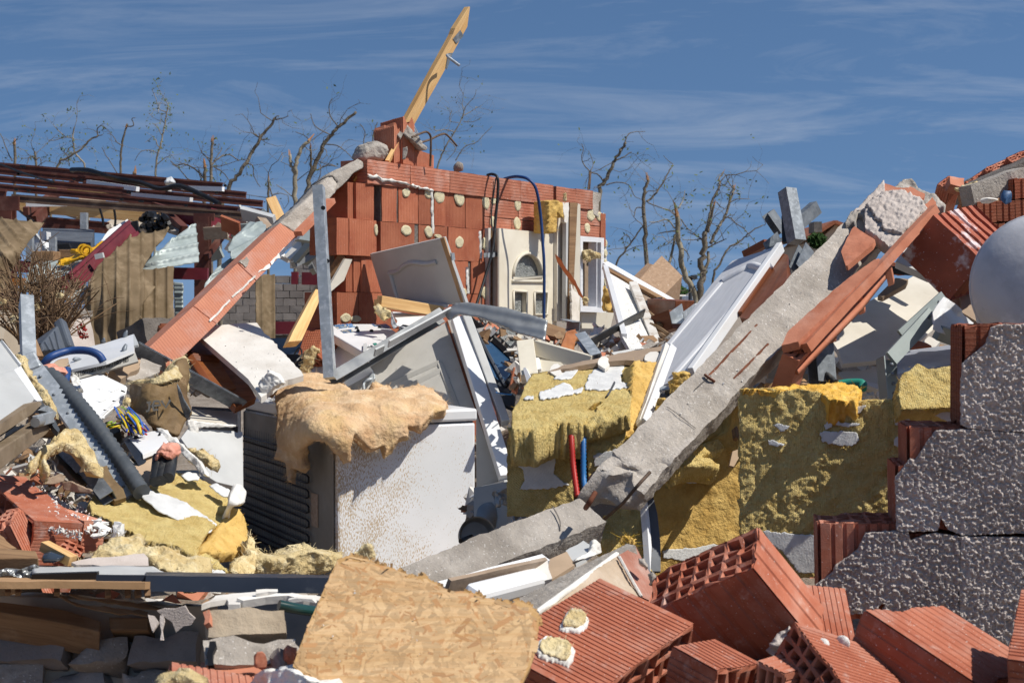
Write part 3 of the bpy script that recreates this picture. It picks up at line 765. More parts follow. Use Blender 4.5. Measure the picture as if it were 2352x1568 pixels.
# adhesive dabs
dabmat = mk('dab','f4eccf','eadcae',30,rough=.95,bump=.8,bs=90,bdist=.01,grime=[('d9c27c',40,.5,.62,.7),('f2efe6',14,.55,.7,.8)],var=.04)
dm = {}
def dab(px,py,w_,h_,off=.004,seed=0):
    s = ws(px); d = wd(px); p = at0(px,py,d)
    sd = seed % 5
    if sd not in dm:
        n = 18; v = [(0,0,.006)]; f = []; r_ = random.Random(sd+3)
        for k_,(rr,zz) in enumerate(((.35,.009),(.68,.012),(.9,.010),(1,-.004))):
            for i in range(n):
                a = 2*math.pi*i/n; q = rr*(1+.07*math.sin(2*a+sd)+.03*math.sin(5*a+sd*2)) + r_.gauss(0,.02)
                v.append((q*math.cos(a),q*math.sin(a),zz+(r_.gauss(0,.002) if k_ < 3 else 0)))
        for i in range(n):
            f.append((0,1+i,1+(i+1) % n))
            for k_ in range(3): a = 1+k_*n+i; b = 1+k_*n+(i+1) % n; f.append((a,a+n,b+n,b))
        dm[sd] = mesh('adhesive_dab',v,f,True); dm[sd].materials.append(dabmat)
    M = frame(p+WN*off,WE,WN)@Matrix.Diagonal((w_*.56*d/F/.55,h_*.56*d/F,.4,1))
    link('adhesive_dab',dm[sd],None,M,wall)
for i,(x,y,w_,h_) in enumerate([(1175,412,48,70),(1350,415,50,85),(1435,440,65,105),(1592,458,66,110),(1800,488,54,96),(1862,465,40,75),(1855,642,36,82),(1176,708,62,78),(1352,722,52,85),(1425,755,50,28),(1592,802,56,86),(1798,812,60,96),(1800,1198,60,96),(1632,1195,26,60),(922,705,22,80),(700,1395,62,68),(780,1402,60,52)]):
    dab(A2(x),321.6+y*.29297,w_*.293,h_*.293,seed=i,off=.018 if (x < 940 and y < 800) else .003)
for i,(x,y,w_,h_) in enumerate([(42,505,42,100),(38,655,48,92),(242,520,44,82),(230,675,44,80),(618,590,58,86),(684,600,48,70),(716,615,26,76),(588,690,44,68)]):
    dab(A3(x),321.6+y*.29297,w_*.293,h_*.293,seed=i+2)
for i in range(7): dab(1389.5,560+i*22,7,17,off=.006,seed=i)

# loose blocks and wood on top of the wall
cl = thing('brick_stump','broken hollow brick stump capped with grey mortar, on top of the wall','brick stump',wp(905,2.47,-.1))
for i,(a,b,z1,off,th) in enumerate(((905,925,2.70,-.04,.15),(926,952,2.74,-.02,.17),(953,996,2.58,-.03,.17))):
    p = hblock('brick',wp(a,2.475,off),wp(a,z1,off),wp(b,2.475,off),th,clay_flat,holes='AB',n=(2,2),t=.012,parent=cl,seed=i,brk=lambda y,z,e,i=i: (-.22*y if i == 2 else .1*math.sin(9*y+i)-.1*z) if e else 0)
surf('mortar_cap','T2',[(680,1130),(690,1085),(740,1075),(800,1130),(860,1190),(930,1290),(925,1310),(860,1270),(800,1215),(760,1190),(720,1165),(700,1210),(672,1180)],.14,concrete,parent=cl,res=2.2,ctrl=[(700,1100,8.75),(800,1180,8.72),(920,1300,8.8),(690,1190,8.7)],amp=.014,ns=40,rag=1.5,step=6)
surf('mortar_patch','T2',[(720,1290),(760,1275),(762,1310),(740,1390),(712,1385)],.02,concrete,parent=cl,res=2,ctrl=[(740,1320,8.62)],amp=.008,ns=30,rag=1.2,step=5)
# standing spear of pine
rough = None
sp = thing('wooden_plank','long pale pine plank with pointed end spearing up above the wall','plank',at('T2',780,1090,8.9))
board('plank_body','T2',[(735,1078,8.95),(1160,300),(1180,245),(1300,58,9.3),(1308,62),(1285,235,9.32),(1150,480),(1090,610),(820,1092,9.0)],.045,pine,parent=sp,ax=0,bev=.003)
board('plank_lower','T2',[(655,1235,8.72),(690,1232),(600,1398,8.62),(565,1396,8.62)],.04,pine,parent=sp,bev=.002)
gp = board('nail_plate','T2',[(1155,340),(1220,263),(1247,315),(1185,385)],.003,galv_d,parent=sp,depth=o_depth['plank_body'],off=.004)
tube('metal_strap',[('T2',1130,490,9.1),('T2',1108,480,9.05),('T2',1120,500,9.02),('T2',1215,572,9.0)],.009,galv,parent=sp,n=6)
board('strap_plate','T2',[(1112,465),(1152,462),(1140,500),(1118,560),(1100,608),(1092,590)],.003,galv_d,parent=sp,depth=o_depth['plank_body'],off=.005)
for i in range(3): tube('nail',[('T2',784+i*9,1065-i*2,8.92),('T2',825+i*16,1172,8.8)],.004,galv,parent=sp,n=5)
# rebars on the wall
tube('rebar',[('T2',800,1196,8.62),('T2',880,1162,8.7),('T2',930,1150,8.78),('T2',962,1185,8.82),('T2',966,1260,8.82),('T2',960,1450,8.85)],.007,rod,'hooked rebar bent over and stuck down into the brick lintel','rebar',n=6)
tube('rebar',[('T2',885,1240,8.9),('T2',960,1215,9.0),('T2',1060,1170,9.1),('T2',1110,1180,9.15),('T2',1195,1275,9.15)],.007,rod,'thin dark rebar curving to the right in mid air above wall','rebar',n=6)
tube('rebar',[('A3',605,390,10.7),('A3',610,330,10.7),('A3',614,255,10.72)],.008,rod,'short rusty rebar sticking straight up at the right wall corner','rebar',n=6)
tube('rebar',[('A3',596,388,10.65),('A3',606,300,10.68),('A3',606,250,10.7)],.006,rod,'thinner rusty rebar leaning beside the upright one at wall corner','rebar',n=6)
chunk('mortar_lump',('A2',1585,215,9.45),(.085,.07,.07),concrete,'small grey mortar lump sitting on top of the wall','rubble',seed=2)
surf('concrete_chunk','A2',[(815,120),(850,55),(930,18),(985,12),(1050,40),(1062,80),(1020,165),(850,180),(808,150)],.16,concrete,'pale rough concrete lump perched at left end of the wall top','concrete chunk',res=2.2,ctrl=[(900,60,8.5),(1000,100,8.55),(860,250,8.5)],amp=.014,ns=40,oct=4,rough=.6,rag=1.2,step=6,edge=12)
# fallen tie beam, left of the wall (concrete core in clay lintel shells), leaning on the wall
tb = thing('tie_beam','fallen tie beam of clay lintel shells and concrete leaning on left wall end','beam',at('O',330,830,6.9))
gb = invd([S('O',700,520),S('O',860,370),S('O',380,800),S('O',600,545)],[7.85,8.5,6.9,7.6])
def bd(name,k,pts,th,mat,**kw): return board(name,k,pts,th,mat,parent=tb,depth=gb,**kw)
bd('clay_shell','A1',[(2197,650),(2349,752),(2012,1100),(1865,962)],.17,clay_beam,ax=1,bev=.003)
bd('clay_shell','A1',[(1861,966),(2008,1104),(1700,1440),(1520,1300)],.17,clay_beam,ax=1,bev=.003)
bd('clay_shell','A1',[(1516,1303),(1697,1442),(1330,1800),(1130,1660)],.17,clay_beam,ax=1,bev=.003)
surf('concrete_core','A2',[(192,648),(305,722),(480,560),(620,415),(640,350),(600,270),(555,295),(440,430)],.17,concrete,parent=tb,depth=gb,res=3,amp=.008,ns=30,off=-.004,rag=1.2,step=7)
surf('concrete_core','A2',[(550,292),(585,258),(790,150),(838,178),(842,210),(760,260),(700,330),(625,400),(640,330),(600,280)],.17,concrete,parent=tb,depth=gb,res=3,amp=.010,ns=26,off=.004,rag=1.4,step=7)
bar('clay_edge',('A2',330,735,7.62),('A2',590,475,7.95),.05,.028,clay_flat,parent=tb)
bd('mortar_patch','D2',[(1130,1440),(1230,1370),(1260,1420),(1240,1490),(1215,1510)],.01,concrete,off=.006,rag=.006,step=.02)
for i,pp in enumerate((((1905,1085),(1930,1110),(1740,1300),(1560,1480),(1540,1440),(1700,1270)),((1480,1490),(1530,1460),(1545,1500),(1480,1545),(1380,1580),(1400,1545)))):
    bd('mortar_smear','D2',pp,.006,chalk,off=.004,rag=.006,step=.02)
# thin stripes of mortar in the joints of the beam
for a,b in (((2000,1070),(1820,1230)),((1800,1260),(1640,1420))):
    A_ = S('A1',*a); B_ = S('A1',*b)
    bar('mortar_line',at0(*A_,1/(gb[0]*A_[0]+gb[1]*A_[1]+gb[2])-.012),at0(*B_,1/(gb[0]*B_[0]+gb[1]*B_[1]+gb[2])-.006),.006,.008,chalk,parent=tb,seg=12,amp=.006,ns=40)
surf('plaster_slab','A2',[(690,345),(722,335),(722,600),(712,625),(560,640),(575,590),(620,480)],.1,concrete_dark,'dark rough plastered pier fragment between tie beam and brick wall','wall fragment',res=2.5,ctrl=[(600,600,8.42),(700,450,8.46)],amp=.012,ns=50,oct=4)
surf('insulation_tuft','A2',[(760,320),(790,270),(830,250),(870,290),(840,325)],.05,amber_wool,'yellow wool tuft squeezed between tie beam and lintel','insulation',res=2,ctrl=[(810,290,8.42)],amp=.02,ns=40,fuzz=(120,.03,.0012,fib_y))
# stone pier behind stud at left of wall
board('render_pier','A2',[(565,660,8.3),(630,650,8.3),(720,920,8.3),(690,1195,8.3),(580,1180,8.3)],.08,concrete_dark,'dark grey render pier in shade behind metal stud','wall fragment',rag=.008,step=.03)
board('shadow_post','A2',[(655,880,8.2),(695,925),(590,1130),(570,1010,8.2)],.06,oldwood,'brown timber post leaning in shade left of brick wall','post')
board('stucco_board','A2',[(700,930,8.15),(755,935,8.2),(690,1100,8.15),(585,1190,8.1),(585,1130,8.1)],.02,plasterboard,'cream stucco board fragment leaning behind the tall metal stud','board')
# ================================================================== doorway, window and boards against the wall
def WB(name,k,pts,th,mat,off,parent=None,**kw):
    P = [S(k,p[0],p[1]) for p in pts]
    return board(name,k,pts,th,mat,parent=parent,depth=invd(P,[wd(x,off) for x,y in P]),**kw)
door = thing('front_door','cream front door with arched frosted pane still standing in the wall','door',wp(1143,.2,.05))
arch = [(128+110*math.cos(a)-4,1075+180*math.sin(a)*1.0) for a in [math.pi+i*math.pi/12 for i in range(13)]]
pn1 = [(18,1192),(108,1195),(108,1350),(18,1350)]; pn2 = [(182,1200),(270,1200),(270,1360),(182,1360)]
WB('leaf','A3',[(-112,690),(350,735),(350,1900),(-112,1900)],.05,cream,.06,door,holes=[arch,pn1,pn2])
WB('glass_pane','A3',[(10,885),(250,885),(250,1090),(10,1090)],.008,frost,.03,door)
WB('glass_pane','A3',[(5,1180),(115,1180),(115,1360),(5,1360)],.008,frost,.03,door)
WB('glass_pane','A3',[(175,1190),(280,1190),(280,1370),(175,1370)],.008,frost,.03,door)
def mould(pts,r_,name='moulding',off=.065,mat=cream):
    q = []
    for x,y in pts:
        X,Y = S('A3',x,y); q.append(at0(X,Y,wd(X,off)))
    o0 = q[0]; v,f = tube_geo([p-o0 for p in q],r_,6)
    link(name,mesh(name,v,f,True),mat,Matrix.Translation(o0),door)
mould([(x*1.04-4,y-8) for x,y in arch]+[((arch[0][0])*1.04-4,1100)],.012); mould([(2,1105),(258,1108)],.012)
for p_ in (pn1,pn2): mould([(x+(-6 if x < sum(a for a,b in p_)/4 else 6),y+(-8 if y < 1280 else 8)) for x,y in p_]+[(p_[0][0]-6,p_[0][1]-8)],.010)
WB('frame_post','A3',[(-112,690),(-100,690),(-100,1900),(-112,1900)],.09,cream,.1,door)
WB('sidelight_plaster','A3',[(355,560),(410,640),(412,1420),(352,1420)],.03,plasterboard,.09,door)
WB('lath','A2',[(1835,690),(1893,700),(1893,1310),(1838,1310)],.04,oldwood,.02,door)
WB('wall_plate','A2',[(1822,690),(1840,690),(1836,1330),(1828,1330)],.05,plaster,.03,door)
# torn wool block above the door
WBs = lambda *a,**k: WB(*a,**k)
P_ = [S('A3',x,y) for x,y in ((285,480),(350,470),(352,725),(290,725))]
surf('insulation_block','A3',[(288,480),(330,472),(400,490),(405,610),(352,560),(350,725),(290,725)],.12,amber_wool,'yellow mineral wool block jammed above the cream door','insulation',depth=invd([S('A3',288,480),S('A3',400,490),S('A3',290,725)],[wd(1260,.2),wd(1293,.2),wd(1261,.2)]),res=2,amp=.015,ns=30,rag=1,step=5,fuzz=(160,.03,.0012,fib_y,.8))
surf('insulation_tuft','A3',[(400,480),(405,420),(425,415),(430,470),(418,485)],.03,straw_wool,'small wool tuft on the lintel above the door','insulation',res=1.6,ctrl=[(410,450,wd(1297,.1))],amp=.01,ns=50,fuzz=(60,.03,.001,fib_s))
jb = thing('window_jamb','tall off white window jamb boards with torn plaster left of the window','jamb',wp(1320,.3,.1))
WB('jamb_board','A3',[(455,490),(515,492),(470,1430),(440,1430)],.03,oldwood,.16,jb)
WB('jamb_board','A3',[(395,495),(445,490),(440,640),(410,640)],.03,plaster,.17,jb,rag=.008,step=.02)
WB('jamb_face','A3',[(518,498),(536,505),(532,1430),(470,1130),(475,760)],.05,cream,.14,jb)
WB('jamb_rail','A3',[(425,640),(455,560),(450,1430),(420,1430)],.03,greywhite,.15,jb)
WB('torn_plaster','A3',[(462,1130),(500,1190),(530,1210),(520,1330),(545,1450),(470,1430)],.015,plaster,.2,jb,rag=.01,step=.02)
win = thing('window','narrow white framed window with empty opening right of the door','window',wp(1340,.9,.08))
WB('frame','A3',[(536,752),(722,768),(720,1352),(536,1345)],.07,doorwhite,.12,win,holes=[[(556,795),(664,800),(662,1305),(556,1300)],[(668,802),(698,803),(698,1318),(668,1312)]])
WB('reveal','A3',[(545,780),(712,790),(710,1330),(545,1320)],.02,drybrown,-.1,win)
WB('side_reveal','A3',[(664,800),(700,803),(700,1318),(664,1312)],.015,greywhite,.03,win)
surf('insulation_tuft','A3',[(560,870),(610,860),(690,890),(700,925),(650,930),(620,945),(570,930)],.06,straw_wool,'yellow wool tuft hanging out of the white framed window','insulation',res=1.8,ctrl=[(600,900,wd(1355,.18)),(690,910,wd(1378,.22))],amp=.02,ns=40,fuzz=(260,.045,.0011,fib_s,.7))
WB('sill_panel','A3',[(540,1352),(800,1350),(770,1480),(548,1475)],.05,cream,.06,None,label='cream panel below the white framed window',cat='panel')
board('splintered_wood','A3',[(335,890,9.7),(370,920),(480,1080),(560,1230,9.6),(565,1250,9.6),(540,1230),(460,1110),(355,960)],.012,mk('orangewood','b5622c','9c4d1f',8,rough=.6,grain=('74360f',90,.5)),'splintered orange brown slat leaning across the door jamb','slat',rag=.004,step=.03)
surf('insulation_tuft','A3',[(555,1240),(590,1230),(598,1260),(575,1295),(560,1290)],.03,straw_wool,'wool tuft at the foot of the splintered orange slat','insulation',res=1.6,ctrl=[(570,1260,9.58)],amp=.012,ns=50,fuzz=(60,.03,.001,fib_s))
# cables over the wall
tube('blue_cable',[('A3',-60,305,9.75),('A3',0,290,9.6),('A3',60,288,9.5),('A3',130,310,9.45),('A3',190,390,9.45),('A3',225,600,9.5),('A3',240,800,9.5),('A3',252,1000,9.5),('A3',250,1410,9.5)],   .0105,bluepipe,'dark blue cable looping over the wall and down across the door','cable',n=8)
tube('black_cable',[('A2',1815,275,9.5),('A2',1850,268,9.45),('A2',1890,290,9.4),('A2',1898,380,9.4),('A2',1880,600,9.4),('A2',1855,850,9.35),('A2',1800,1060,9.3),('A2',1730,1285,9.2)],  .0095,blackpipe,'black cable hanging over the wall left of the door','cable',n=8)
tube('black_cable',[('A2',1880,300,9.52),('A2',1845,600,9.5),('A2',1870,800,9.45),('A2',1850,930,9.4)],  .005,blackpipe,'thin dark cable beside the thicker black cable on the wall','cable',n=6)
bar('cable_clip',('A2',1800,905,9.3),('A2',1890,895,9.5),.03,.03,galv,'small galvanised bracket clamped on black cable beside door','bracket',prof='U',t=.003)
# cupboard door leaning on wall
cd = thing('cupboard_door','grey moulded cupboard door tilted against the brick wall','cupboard door',at('A2',1000,1280,8.3))
board('panel','A2',[(892,895,8.36),(1470,765,7.9),(1650,1290,8.0),(1010,1290,8.42)],.022,greywhite,parent=cd,bev=.002)
gcd = o_depth['panel']
def onp(g,k,x,y,off=0): X,Y = S(k,x,y); return at0(X,Y,1/(g[0]*X+g[1]*Y+g[2])-off)
tube('moulding',[onp(gcd,'A2',x,y,.004) for x,y in ((1105,1240),(1080,1150),(1055,1055),(1045,1045),(1110,1030),(1160,985),(1230,960),(1330,970),(1415,955))],.014,greywhite,parent=cd,n=6,sm=4)
board('edge_band','A2',[(1472,762,7.9),(1490,760,7.93),(1657,1278,8.03),(1644,1290,8.0)],.024,mdf,parent=cd)
board('hinge','A2',[(1520,885,7.92),(1545,885,7.93),(1552,940,7.94),(1530,945,7.92)],.01,galv,parent=cd,off=.012)
chpb = thing('chipboard_sheet','small white faced chipboard sheet below the tilted cupboard door','board',at('A2',1300,1290,8))
board('face','A2',[(1135,1262,8.3),(1450,1185,8.5),(1520,1245,8.2),(1500,1290,8.1),(1150,1290,8.1)],.018,greywhite,parent=chpb)
board('chip_edge','A2',[(1135,1258),(1450,1180),(1518,1232),(1520,1246),(1450,1194),(1140,1268)],.02,chip,parent=chpb,depth=o_depth['face'],off=.003)
# wooden frame bar pointing right
bar('wooden_frame_bar',('A2',955,1262,7.8),('A2',1440,1345,8.1),.07,.055,pine,'pale wooden frame profile lying below the cupboard door','wood bar',prof=[(-.035,-.03),(.035,-.03),(.035,.01),(.01,.01),(.01,.03),(-.035,.03)],bev=.002)
surf('glue_shred','A2',[(920,1310),(960,1290),(1060,1350),(1055,1390),(1000,1420),(960,1380)],.03,straw_wool,'torn foam and wool shred hanging off the wooden frame bar','insulation',res=2,ctrl=[(990,1350,7.75)],amp=.02,ns=35,fuzz=(80,.03,.0012,fib_s))
surf('plastic_film','A2',[(1060,1340),(1090,1420),(1110,1460),(1080,1485),(1058,1440)],.006,membrane,'white plastic film scrap hanging under the wooden frame bar','film',res=2,ctrl=[(1080,1400,7.7)],amp=.015,ns=25)
board('white_sheet','A2',[(1070,1345,8.0),(1390,1380,8.0),(1200,1480,7.7),(1100,1450,7.7)],.006,white,'white plastic sheet lying behind the aluminium rail','sheet',rag=.01,step=.05)
surf('felt_scrap','A2',[(1115,1475),(1150,1445),(1215,1455),(1240,1480),(1190,1540),(1130,1510)],.02,slate,'dark grey felt scrap behind the aluminium rail','felt',res=2,ctrl=[(1170,1480,7.7)],amp=.02,ns=20)
# white fridge lying on its back
fr = thing('fridge','white fridge lying on its back with holiday stickers on its door','fridge',at('B2',700,500,7.5))
gf = invd([S('B2',595,95),S('B2',1000,95),S('B2',900,340)],[8.0,8.15,7.35])
board('door','B2',[(592,130),(600,102),(640,92),(1010,92),(1120,170),(985,285),(890,330),(855,320),(590,165)],.05,white,parent=fr,depth=gf,bev=.008)
board('body_side','B2',[(588,190,7.95),(835,345,7.7),(610,515,7.65),(420,500,7.8),(520,200,8.0)],.3,freezer_white,parent=fr,bev=.01)
for i,(pts,c_) in enumerate(((((608,106),(690,96),(718,122),(640,132)),0),(((700,96),(750,94),(778,118),(728,122)),0),(((662,148),(742,138),(768,158),(688,166)),0),(((905,94),(940,92),(965,110),(930,114)),0),(((970,98),(1020,96),(1058,122),(1010,128)),0),(((915,248),(940,244),(955,258),(928,262)),1))):
    board('sticker','B2',pts,.002,sticker if c_ == 0 else tealpipe,parent=fr,depth=gf,off=.003)
for i,(x,y) in enumerate(((790,128),(800,150),(968,120),(905,148))):
    X,Y = S('B2',x,y); chunk('magnet',at0(X,Y,1/(gf[0]*X+gf[1]*Y+gf[2])-.012),(.03,.022,.02),black,parent=fr,seed=i)
tube('handle',[onp(gf,'B2',860,285,.0),onp(gf,'B2',868,272,.04),onp(gf,'B2',905,268,.05),onp(gf,'B2',935,290,.05),onp(gf,'B2',930,300,0)],.006,alu,parent=fr,n=6)
board('handle_end','B2',[(840,270),(862,262),(872,285),(852,330),(838,330)],.02,greywhite,parent=fr,depth=gf,off=.015)
# big leaning interior door with aluminium track
dg = thing('leaning_door','large dirty off white door with lever handle leaning behind the chest freezer','door',at('B2',1300,1100,7.2))
gdr = invd([S('B2',1500,60),S('B2',700,560),S('B2',1700,760),S('B2',1900,1300)],[7.95,7.75,7.4,7.25])
board('leaf','B2',[(640,560),(1510,65),(1545,50),(1650,400),(1930,1310),(1727,1390),(1724,790),(1500,735),(1000,690)],.04,greydoor,parent=dg,depth=gdr,bev=.003)
for a,b in (((1040,575),(1440,395)),((1440,395),(1580,750)),((1085,640),(1455,455))):
    bar('moulding',onp(gdr,'B2',*a,.0),onp(gdr,'B2',*b,.0),.03,.012,greydoor,parent=dg,up=(0,-1,.4),bev=.004)
hnd = tube('handle',[onp(gdr,'B2',905,515,.02),onp(gdr,'B2',900,525,.06),onp(gdr,'B2',860,535,.07),onp(gdr,'B2',842,560,.07),onp(gdr,'B2',848,615,.07)],.009,galv,parent=dg,n=8)
board('handle_rose','B2',[(890,500),(920,485),(935,492),(938,530),(905,560),(880,575),(878,555)],.012,galv,parent=dg,depth=gdr,off=.014,bev=.003)
board('wood_edge','B2',[(1490,80),(1505,72),(1580,300),(1935,1310),(1915,1318),(1640,540)],.03,brownwood,parent=dg,depth=gdr,off=.006)
bar('frame_post',('B2',1580,55,7.8),('B2',1965,1300,7.12),.075,.055,white,parent=dg,up=(.3,-1,0),bev=.004)
bar('frame_bead',('B2',1640,20,7.8),('B2',1955,870,7.35),.045,.05,greywhite,parent=dg,up=(.3,-1,0),bev=.004)
bar('bottom_rail',('B2',1730,1415,7.2),('B2',1975,1350,7.1),.05,.05,greywhite,parent=dg,bev=.003)
tr = thing('metal_track','dirty grey aluminium track running over the top of the leaning door','metal profile',at('B2',600,520,7.3))
bar('track',('B2',600,530,7.25),('B2',1460,20,7.65),.06,.062,alu,parent=tr,prof='C',t=.005,up=(0,-1,.6))
bar('track_plate',('B2',930,318,7.3),('B2',1000,285,7.33),.01,.06,alu,parent=tr,up=(0,-1,.6))
bar('track_plate',('B2',1040,250,7.35),('B2',1520,-10,7.6),.01,.055,greywhite,parent=tr,up=(0,-1,.6))
# curved metal gutter across the top
surf('gutter','O',[(1015,712),(1045,697),(1075,694),(1160,705),(1258,735),(1252,782),(1180,762),(1100,728),(1055,722),(1030,735)],.012,alu,'bent grey metal flashing arching over the leaning door','metal flashing',res=4,ctrl=[(1020,712,7.6),(1070,700,7.55),(1070,722,7.5),(1250,735,7.35),(1250,775,7.3)],amp=.006,ns=12,wav=lambda x,y: .004*np.sin((y-.2*x)*.25),edge=5)
gl = thing('glass_panel','blue tinted window panel with black frame slipping behind the leaning door','window',at('B2',1850,600,7.6))
ggl = invd([S('B2',1680,60),S('B2',2000,350),S('B2',1850,640)],[8.2,7.9,7.5])
board('pane','B2',[(1690,70),(2010,380),(2010,480),(1950,570),(1820,470)],.01,glass,parent=gl,depth=ggl)
board('upper_pane','B2',[(1720,40),(2030,130),(2030,330)],.012,frost,parent=gl,depth=ggl,off=.02)
for a,b,ww in (((1675,45),(2030,370),.03),((1700,100),(1955,575),.016),((1960,570),(2030,470),.03)):
    bar('frame_bar',onp(ggl,'B2',*a,.02),onp(ggl,'B2',*b,.02),ww,ww,black if ww > .02 else bin_grey,parent=gl,up=(0,-1,0),bev=.003)
board('lower_panel','B2',[(1815,480),(2030,640),(2030,760),(1880,690)],.02,slate,parent=gl,depth=ggl)
tube('white_wire',[('B2',1880,628,7.2),('B2',1940,640,7.2),('B2',2005,645,7.2)],.0035,cyanpipe,'thin pale blue wire crossing the dark panel behind the door frame','wire',n=5)
# white casement corner next to it
cs = thing('casement_frame','cream casement frame corner with split mitre behind the yellow wool board','frame',at('B3',150,480,6.9))
bar('stile',('B3',105,250,7.1),('B3',140,520,6.9),.085,.06,cream,parent=cs,up=(0,-1,0),bev=.003)
bar('stile',('B3',160,270,7.2),('B3',200,480,7.0),.045,.05,white,parent=cs,up=(0,-1,0),bev=.003)
bar('rail',('B3',170,275,7.1),('B3',620,400,7.0),.05,.075,cream,parent=cs,bev=.003)
board('infill','B3',[(185,320,7.1),(360,370,7.05),(420,430,7.0),(400,480,6.95),(200,470,7.0)],.01,cream,parent=cs)
board('lower_stile','B3',[(85,440,6.9),(105,430,6.9),(155,530,6.8),(120,560,6.8)],.03,white,parent=cs)
# debris between door and beam
board('bronze_pan','B3',[(260,75,8.2),(420,130,8.1),(420,180),(350,195),(250,170,7.9)],.03,oldwood,'brown wooden shutter piece below the flashing end','board',bev=.003)
surf('torn_card','B3',[(380,280),(430,150),(500,130),(530,190),(500,230),(490,300),(440,300)],.012,mk('orange_card','a3683c','8a5230',8,rough=.7),'crumpled orange brown cardboard behind galvanised stud end','cardboard',res=2.2,ctrl=[(440,230,7.4),(510,180,7.5),(400,280,7.35)],amp=.02,ns=18)
st = bar('metal_stud',('B3',540,195,7.3),('B3',665,365,7.0),.055,.05,galv,'short galvanised stud with round hole lying by the wool board','metal stud',prof='C',t=.004,up=(0,-1,.5))
bar('metal_stud',('B3',400,95,8.3),('B3',500,115,8.2),.06,.06,galv,'short bright galvanised channel end below the door','metal stud',prof='C',t=.004)
bar('flat_bar',('B3',615,240,7.3),('B3',1035,5,8.2),.008,.048,mk('gunmetal','4b4b4a','3c3c3b',6,rough=.45,metal=.5,grime=[('7c7870',9,.58,.8,.4)]),'dark grey flat steel bar leaning across the white framed panel','steel bar',up=(0,-1,1))
fp = thing('framed_panel','white textured panel in a broken brown edged frame leaning right of window','panel',at('F',700,1180,7.8))
gfp = invd([S('F',280,320),S('F',540,480),S('F',800,1160)],[9.3,9.2,7.7])
board('panel','F',[(270,330),(545,490),(800,1165),(545,1195),(465,1060)],.02,mk('speckwall','e4e3df','d2d0ca',40,rough=.9,bump=.6,bs=120,bdist=.006,speck=[('8f8a82',90,.58,.9)]),parent=fp,depth=gfp)
bar('frame_side',onp(gfp,'F',275,300),onp(gfp,'F',480,1060),.03,.04,white,parent=fp,up=(0,-1,0))
bar('frame_top',('F',270,275,9.4),('F',1030,710,9.0),.05,.05,white,parent=fp,up=(0,-.4,1),bev=.003)
bar('frame_under',('F',285,320,9.35),('F',1000,715,8.95),.04,.03,oldwood,parent=fp,up=(0,-.4,1))
bar('frame_mullion',('F',580,490,9.0),('F',845,1165,7.75),.05,.05,mk('flakewhite','e0dcd4','cfc8bc',8,rough=.7,grime=[('8d6f52',14,.52,.66,.8)]),parent=fp,up=(0,-1,0),bev=.003)
board('chipboard_sheet','F',[(600,470,9.6),(890,165,9.8),(1115,390,9.7),(900,612,9.4)],.2,chip,'tilted chipboard cabinet panel standing on its corner against the sky','chipboard panel',bev=.004)
board('chipboard_layer','F',[(560,420,9.9),(735,250,10),(790,265,9.9),(620,460,9.7)],.02,chip,'second chipboard layer showing behind the tilted cabinet panel','chipboard panel')
board('backing_board','F',[(560,490,9.2),(600,500,9.2),(870,670,9.0),(720,730,8.9),(610,730,8.8)],.03,drybrown,'brown grey backing board behind the white frame mullion','board',rag=.01,step=.04)
bar('charred_board',('F',610,745,8.7),('F',880,675,8.9),.03,.06,black,'black burnt looking slat behind the white frame','slat')
bar('timber',('F',830,765,8.6),('F',1140,790,8.2),.12,.14,brownwood,'square brown timber end lying behind the white moulded door','timber',bev=.003)
bar('timber',('F',850,930,8.2),('F',1050,860,8.1),.1,.11,brownwood,'lower brown timber block lying behind the white moulded door','timber',bev=.003)
bar('galv_channel',('F',1060,850,8.0),('F',1190,755,8.1),.09,.07,galv,'perforated galvanised channel end tucked behind the white moulded door','metal stud',prof='U',t=.004)
for i,(a,b,r_,l_) in enumerate((((715,770,8.4),(875,935,8.1),.016,'bare broken branch leaning behind the white frame'),((770,920,8.1),(955,1030,7.9),.014,'upper of three parallel branches by the moulded door'),((820,1010,8.0),(920,1060,7.8),.014,'middle of three parallel branches by the moulded door'),((825,1080,7.9),(890,1110,7.75),.014,'lowest of three parallel branches by the moulded door'))):
    m_ = ((a[0]+b[0])/2+6,(a[1]+b[1])/2-8,(a[2]+b[2])/2)
    tube('branch',[('F',*a),('F',*m_),('F',*b)],r_,twigm,l_,'branch',n=6)
surf('insulation_mass','F',[(265,480),(310,560),(350,720),(370,775),(265,775)],.2,amber_wool,'yellow wool wedged under the window corner behind the white panel','insulation',res=3,ctrl=[(300,650,9.9)],amp=.04,ns=18)
surf('dust_heap','B3',[(600,180),(640,130),(720,120),(780,160),(830,200),(950,210),(900,290),(700,300),(620,250)],.15,chalk,'heap of white plaster crumbs and torn paper below the window panel','rubble heap',res=2.4,ctrl=[(640,150,8.6),(780,180,8.4),(880,250,8.0),(650,260,8.0)],amp=.06,ns=22,oct=4,rag=2,step=7)
board('paper_curl','B3',[(800,190,8.2),(935,215,8.2),(960,200,8.2),(900,280,8.0),(870,260,7.9)],.004,cardboard,'curled cardboard sheet below the dark flat bar','cardboard',rag=.006,step=.04)
board('paper_curl','B3',[(700,300,7.7),(760,230,8.0),(870,250,7.9),(920,290,7.7),(830,320,7.6)],.004,drybrown,'brown torn plasterboard paper lying beside the galvanised stud','paper',rag=.006,step=.04)
board('panel_strip','B3',[(780,315,7.2),(955,285,7.3),(960,300,7.3),(800,335,7.2)],.01,greywhite,'short grey white strip lying above the yellow wool board','strip')

